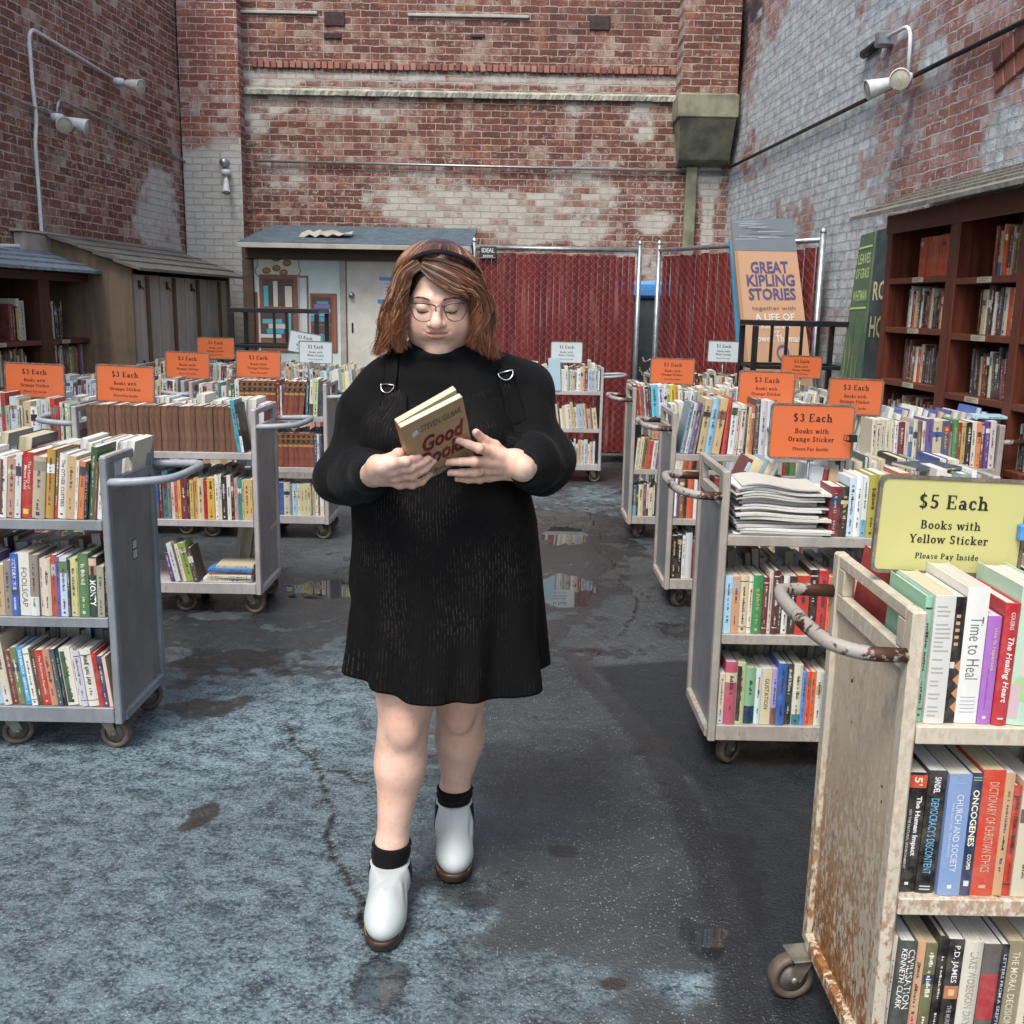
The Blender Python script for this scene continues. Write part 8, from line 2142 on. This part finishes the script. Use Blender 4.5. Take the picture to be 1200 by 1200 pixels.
def boot(an, toe, heel_y, shaft_dir, toe_lift=0.0, rot=0.0):
    """an: ankle centre, toe: tip of the sole on the ground (x, y)"""
    toe = np.array([toe[0], toe[1], 0.0]); heel = np.array([an[0]+.0, heel_y, 0.0])
    fwd = toe-heel; Ls = np.linalg.norm(fwd); fwd /= Ls; side = np.array([-fwd[1], fwd[0], 0])
    if side[0] < 0: side = -side
    top = an+shaft_dir*-.044
    def loc(p): q = p-heel; return np.stack([q@side, q@fwd, q[:, 2]], 1)
    A = loc(top[None])[0]
    def upper(p):
        q = loc(p); f = lambda a, b: (0, a, b)
        d = ell(q, (0.002, Ls-.070, .050), (.0480, .067, .042))
        d = smin(d, ell(q, (.001, Ls-.130, .066), (.042, .085, .056)), .035)
        d = smin(d, ell(q, (0, .058, .062), (.038, .055, .055)), .03)
        d = smin(d, rcone(q, (A[0]*.4, .075+.4*(A[1]-.075), .085), A, .048, .0505), .035)
        d = smin(d, rcone(q, (A[0]*.8, A[1]+.004, A[2]-.03), (.001, Ls-.095, .050), .0475, .0430), .03)
        d = smax(d, q[:, 2]-A[2]-.0+.30*(np.abs(q[:, 0]-A[0])**2/.05)*0, .003)
        d = smax(d, .022-q[:, 2], .004)
        d = smax(d, -(rcone(q, A-np.array([0, 0, .05]), A+np.array([0, 0, .1]), .044, .0445)), .002)
        d = d+.0016*np.sin(q[:, 2]*120+q[:, 1]*60+3*np.sin(q[:, 0]*60))*np.exp(-((q[:, 1]-(Ls-.135))/.03)**2)
        return d
    lo = np.minimum(heel, toe)-np.array([.07, .05, 0]); hi = np.maximum(heel, toe)+np.array([.07, .05, 0]); lo[2] = 0; hi[2] = an[2]+.02; lo = np.minimum(lo, an-.07); lo[2] = 0; hi = np.maximum(hi, an+np.array([.07, .07, .02]))
    V, Q = mesh_sdf(upper, lo, hi, .0032)
    q = loc(V)
    o = child('boot', [(V, Q, 0)], [BOOT])
    # sole outline
    def outline(grow):
        pts = []
        for i in range(40):
            a = 2*math.pi*i/40; s_, c_ = math.sin(a), math.cos(a)
            y = Ls/2-.002+(Ls/2+grow-.002)*c_; t = (y+grow)/(Ls+2*grow)
            w_ = (.034+.0185*sstep(.25, .75, np.array(t)))+grow; pts.append((w_*math.copysign(abs(s_)**.75, s_), y))
        return pts
    def W3(x, y, z): return heel+side*x+fwd*y+np.array([0, 0, z])
    mb = MB(); V = []; lay = [(.003, .0), (.0045, .004), (.005, .013), (.006, .015), (.006, .026), (.003, .028)]
    for gr, z in lay:
        for x, y in outline(gr): V.append(W3(x, y, z+.010*sstep(.75, 1.0, np.array(y/Ls))*(1-z/.05)))
    n = 40; mb.add(V, [(n*j+i, n*j+(i+1) % n, n*(j+1)+(i+1) % n, n*(j+1)+i) for j in range(len(lay)-1) for i in range(n)], 0, None, True)
    mb.add(V[:n], [tuple(range(n))[::-1]]); mb.add(V[-n:], [tuple(range(n))])
    so = mbchild(mb, 'sole', SOLE, o)
    mb = MB(); ou = outline(.0032)
    for i in range(0, 40):
        a, b = np.array(ou[i]), np.array(ou[(i+1) % 40])
        for k in range(2):
            p0, p1 = a+(b-a)*(k*.5+.08), a+(b-a)*(k*.5+.38); mb.tube([W3(*p0, .0292), W3(*p1, .0292)], .0011, 4)
    mbchild(mb, 'stitching', WELT, so)
    # elastic gussets on both sides of the shaft
    for s_ in (-1, 1):
        Vg_, U_ = [], []
        for j in range(9):
            tz = j/8; z = .075+(A[2]-.075-.002)*tz; wy = .010+.020*tz
            for k in range(7):
                y = A[1]*tz+(.082+.35*(A[1]-.082))*(1-tz)+wy*(k/3-1)+.004
                # outermost point of the upper
                xs_ = np.linspace(.085, .0, 120); pp = heel+side*(s_*xs_)[:, None]+fwd*y+np.array([0, 0, z]); dd = upper(pp); i_ = int(np.argmax(dd < 0)); Vg_.append(pp[max(0, i_)]+side*s_*.0016)
        child('elastic_gusset', [(np.array(Vg_), np.array([(7*j+k, 7*j+k+1, 7*j+8+k, 7*j+7+k) for j in range(8) for k in range(6)]), 0)], [ELAST], None, None, o)
    return o
tF, tB = PZ(446, 1119, 0), PZ(531, 1038, 0)
boot(ANF, (tF[0], tF[1]), ANF[1]+.045, dirF); boot(ANB, (tB[0], tB[1]), ANB[1]+.045, dirB)

# ------------------------------------------------------------------ ring on the ring finger
a_, b_ = RH_['fingers'][2][0][0], RH_['fingers'][2][0][1]; c = a_*.45+b_*.55; ax = (b_-a_)/np.linalg.norm(b_-a_)
e1 = np.cross(ax, [0, 0, 1.]); e1 /= np.linalg.norm(e1); e2 = np.cross(ax, e1)
mb = MB(); mb.tube([c+(e1*math.cos(t)+e2*math.sin(t))*.0119 for t in np.linspace(0, 2*math.pi, 24, endpoint=False)], .0011, 6, closed=True); mbchild(mb, 'ring', GOLDR)
# nails on the visible fingers
nm = NT('fingernail'); nm.done(lin('d8a898'), .25, 0)
for H in (LH, RH_):
    for pts, rs in H['fingers']+[H['thumb']]:
        mb = MB(); tip, pr = pts[-1], pts[-2]; ax = (tip-pr)/np.linalg.norm(tip-pr); up = -BN*-1.0; up = BN-ax*(BN@ax); up /= np.linalg.norm(up); sd2 = np.cross(ax, up); r_ = rs[-1]
        V = []
        for i in range(5):
            for j in range(5):
                a = (j/4-.5)*1.7; y = (i/4-.35)*r_*1.5; rr_ = r_*(1.045-.10*max(0, (i-2)/2)**2)
                wv = 1-.18*abs(i/4-.5)*2
                V.append(tip+ax*y+up*rr_*math.cos(a*wv)+sd2*rr_*math.sin(a*wv))
        mb.add(V, [(5*i+j, 5*i+j+1, 5*i+6+j, 5*i+5+j) for i in range(4) for j in range(4)], 0, None, True)
        mbchild(mb, 'fingernail', nm.mat)

# ------------------------------------------------------------------ the paperback she holds (a thing of its own)
hb_ = thing('paperback', 'tan paperback reading Good Books held open-handed by the woman', 'book', BC)
def bw(x, z, o_): return BX*x+BZ*z+BN*o_            # relative to the centre of the front cover
mb = MB(); hw_, hh_ = BWD/2, BHT/2
cov = lin('a58a66')
def slab(x0, x1, z0, z1, o0, o1, col, m=0):
    V = [bw(x, z, o_) for o_ in (o0, o1) for x, z in ((x0, z0), (x1, z0), (x1, z1), (x0, z1))]
    mb.add(V, [(0, 3, 2, 1), (4, 5, 6, 7), (0, 1, 5, 4), (1, 2, 6, 5), (2, 3, 7, 6), (3, 0, 4, 7)], m, col)
slab(-hw_, hw_, -hh_, hh_, -.0008, 0, cov)
slab(-hw_, -hw_+.0008, -hh_, hh_, -BTH, -.00085, lin('a08460'))
# back half of the cover opened a little: a second leaf
mb.build('cover', M['cover'], hb_)
mb = MB(); slab(-hw_+.001, hw_-.0006, -hh_+.0006, hh_-.0006, -BTH*.48, -.0009, lin('d8cdb4')); mb.build('page_block', M['pages'], hb_)
mb = MB(); op = R(9)
V = []
for (x, o_) in ((0, -.0006), (BWD, -.0006), (BWD, -BTH*.5), (0, -BTH*.5)):
    xx = x*math.cos(op)+0; oo = -BTH*.5+o_-x*math.sin(op)*.45
    V.append((xx-hw_+.001, oo))
VV = [bw(x, z, o_) for z in (-hh_+.0006, hh_+.001) for x, o_ in V]
mb.add(VV, [(0, 1, 2, 3)[::-1], (4, 5, 6, 7), (0, 1, 5, 4), (1, 2, 6, 5), (2, 3, 7, 6), (3, 0, 4, 7)], 0, lin('d2c6aa')); mb.build('page_block', M['pages'], hb_)
mb = MB(); V2 = [(V[3][0], V[3][1]-.0004), (V[2][0], V[2][1]-.0004), (V[2][0], V[2][1]-.0012), (V[3][0], V[3][1]-.0012)]
VV = [bw(x, z, o_) for z in (-hh_, hh_+.0005) for x, o_ in V2]
mb.add(VV, [(0, 1, 2, 3)[::-1], (4, 5, 6, 7), (0, 1, 5, 4), (1, 2, 6, 5), (2, 3, 7, 6), (3, 0, 4, 7)], 0, cov); mb.build('back_cover', M['cover'], hb_)
mb = MB()
def ctext(s, cx, cz, w_, h_, col, bold=0.0, shear=0.0, off=.0005):
    v, f = text_fit(s, w_, h_, bold, shear); mb.add([bw(cx+a, cz+b, off) for a, b, _ in v], f, 0, lin(col))
ctext('STEVEN GILBAR', .016, hh_-.032, .10, .017, '4a4034', .0, .2)
ctext('Good', .014, hh_-.082, .108, .046, '6e1c1e', .035, .3, .0006)
ctext('Books', .006, hh_-.128, .118, .046, '6e1c1e', .035, .3, .0007)
ctext('A', .012, hh_-.158, .012, .012, '4a3a2c'); ctext("Book Lover's", .018, hh_-.172, .09, .014, '4a3a2c', .01, .15); ctext('Companion', .018, hh_-.189, .085, .013, '4a3a2c', .01, .15)
mb.add([bw(x, z, .0006) for x, z in ((-hw_+.022, hh_-.045), (-hw_+.036, hh_-.040), (-hw_+.034, hh_-.026), (-hw_+.020, hh_-.031))], [(0, 1, 2, 3)], 0, lin('c9c4cc'))
mb.build('cover_print', M['sign'], hb_)
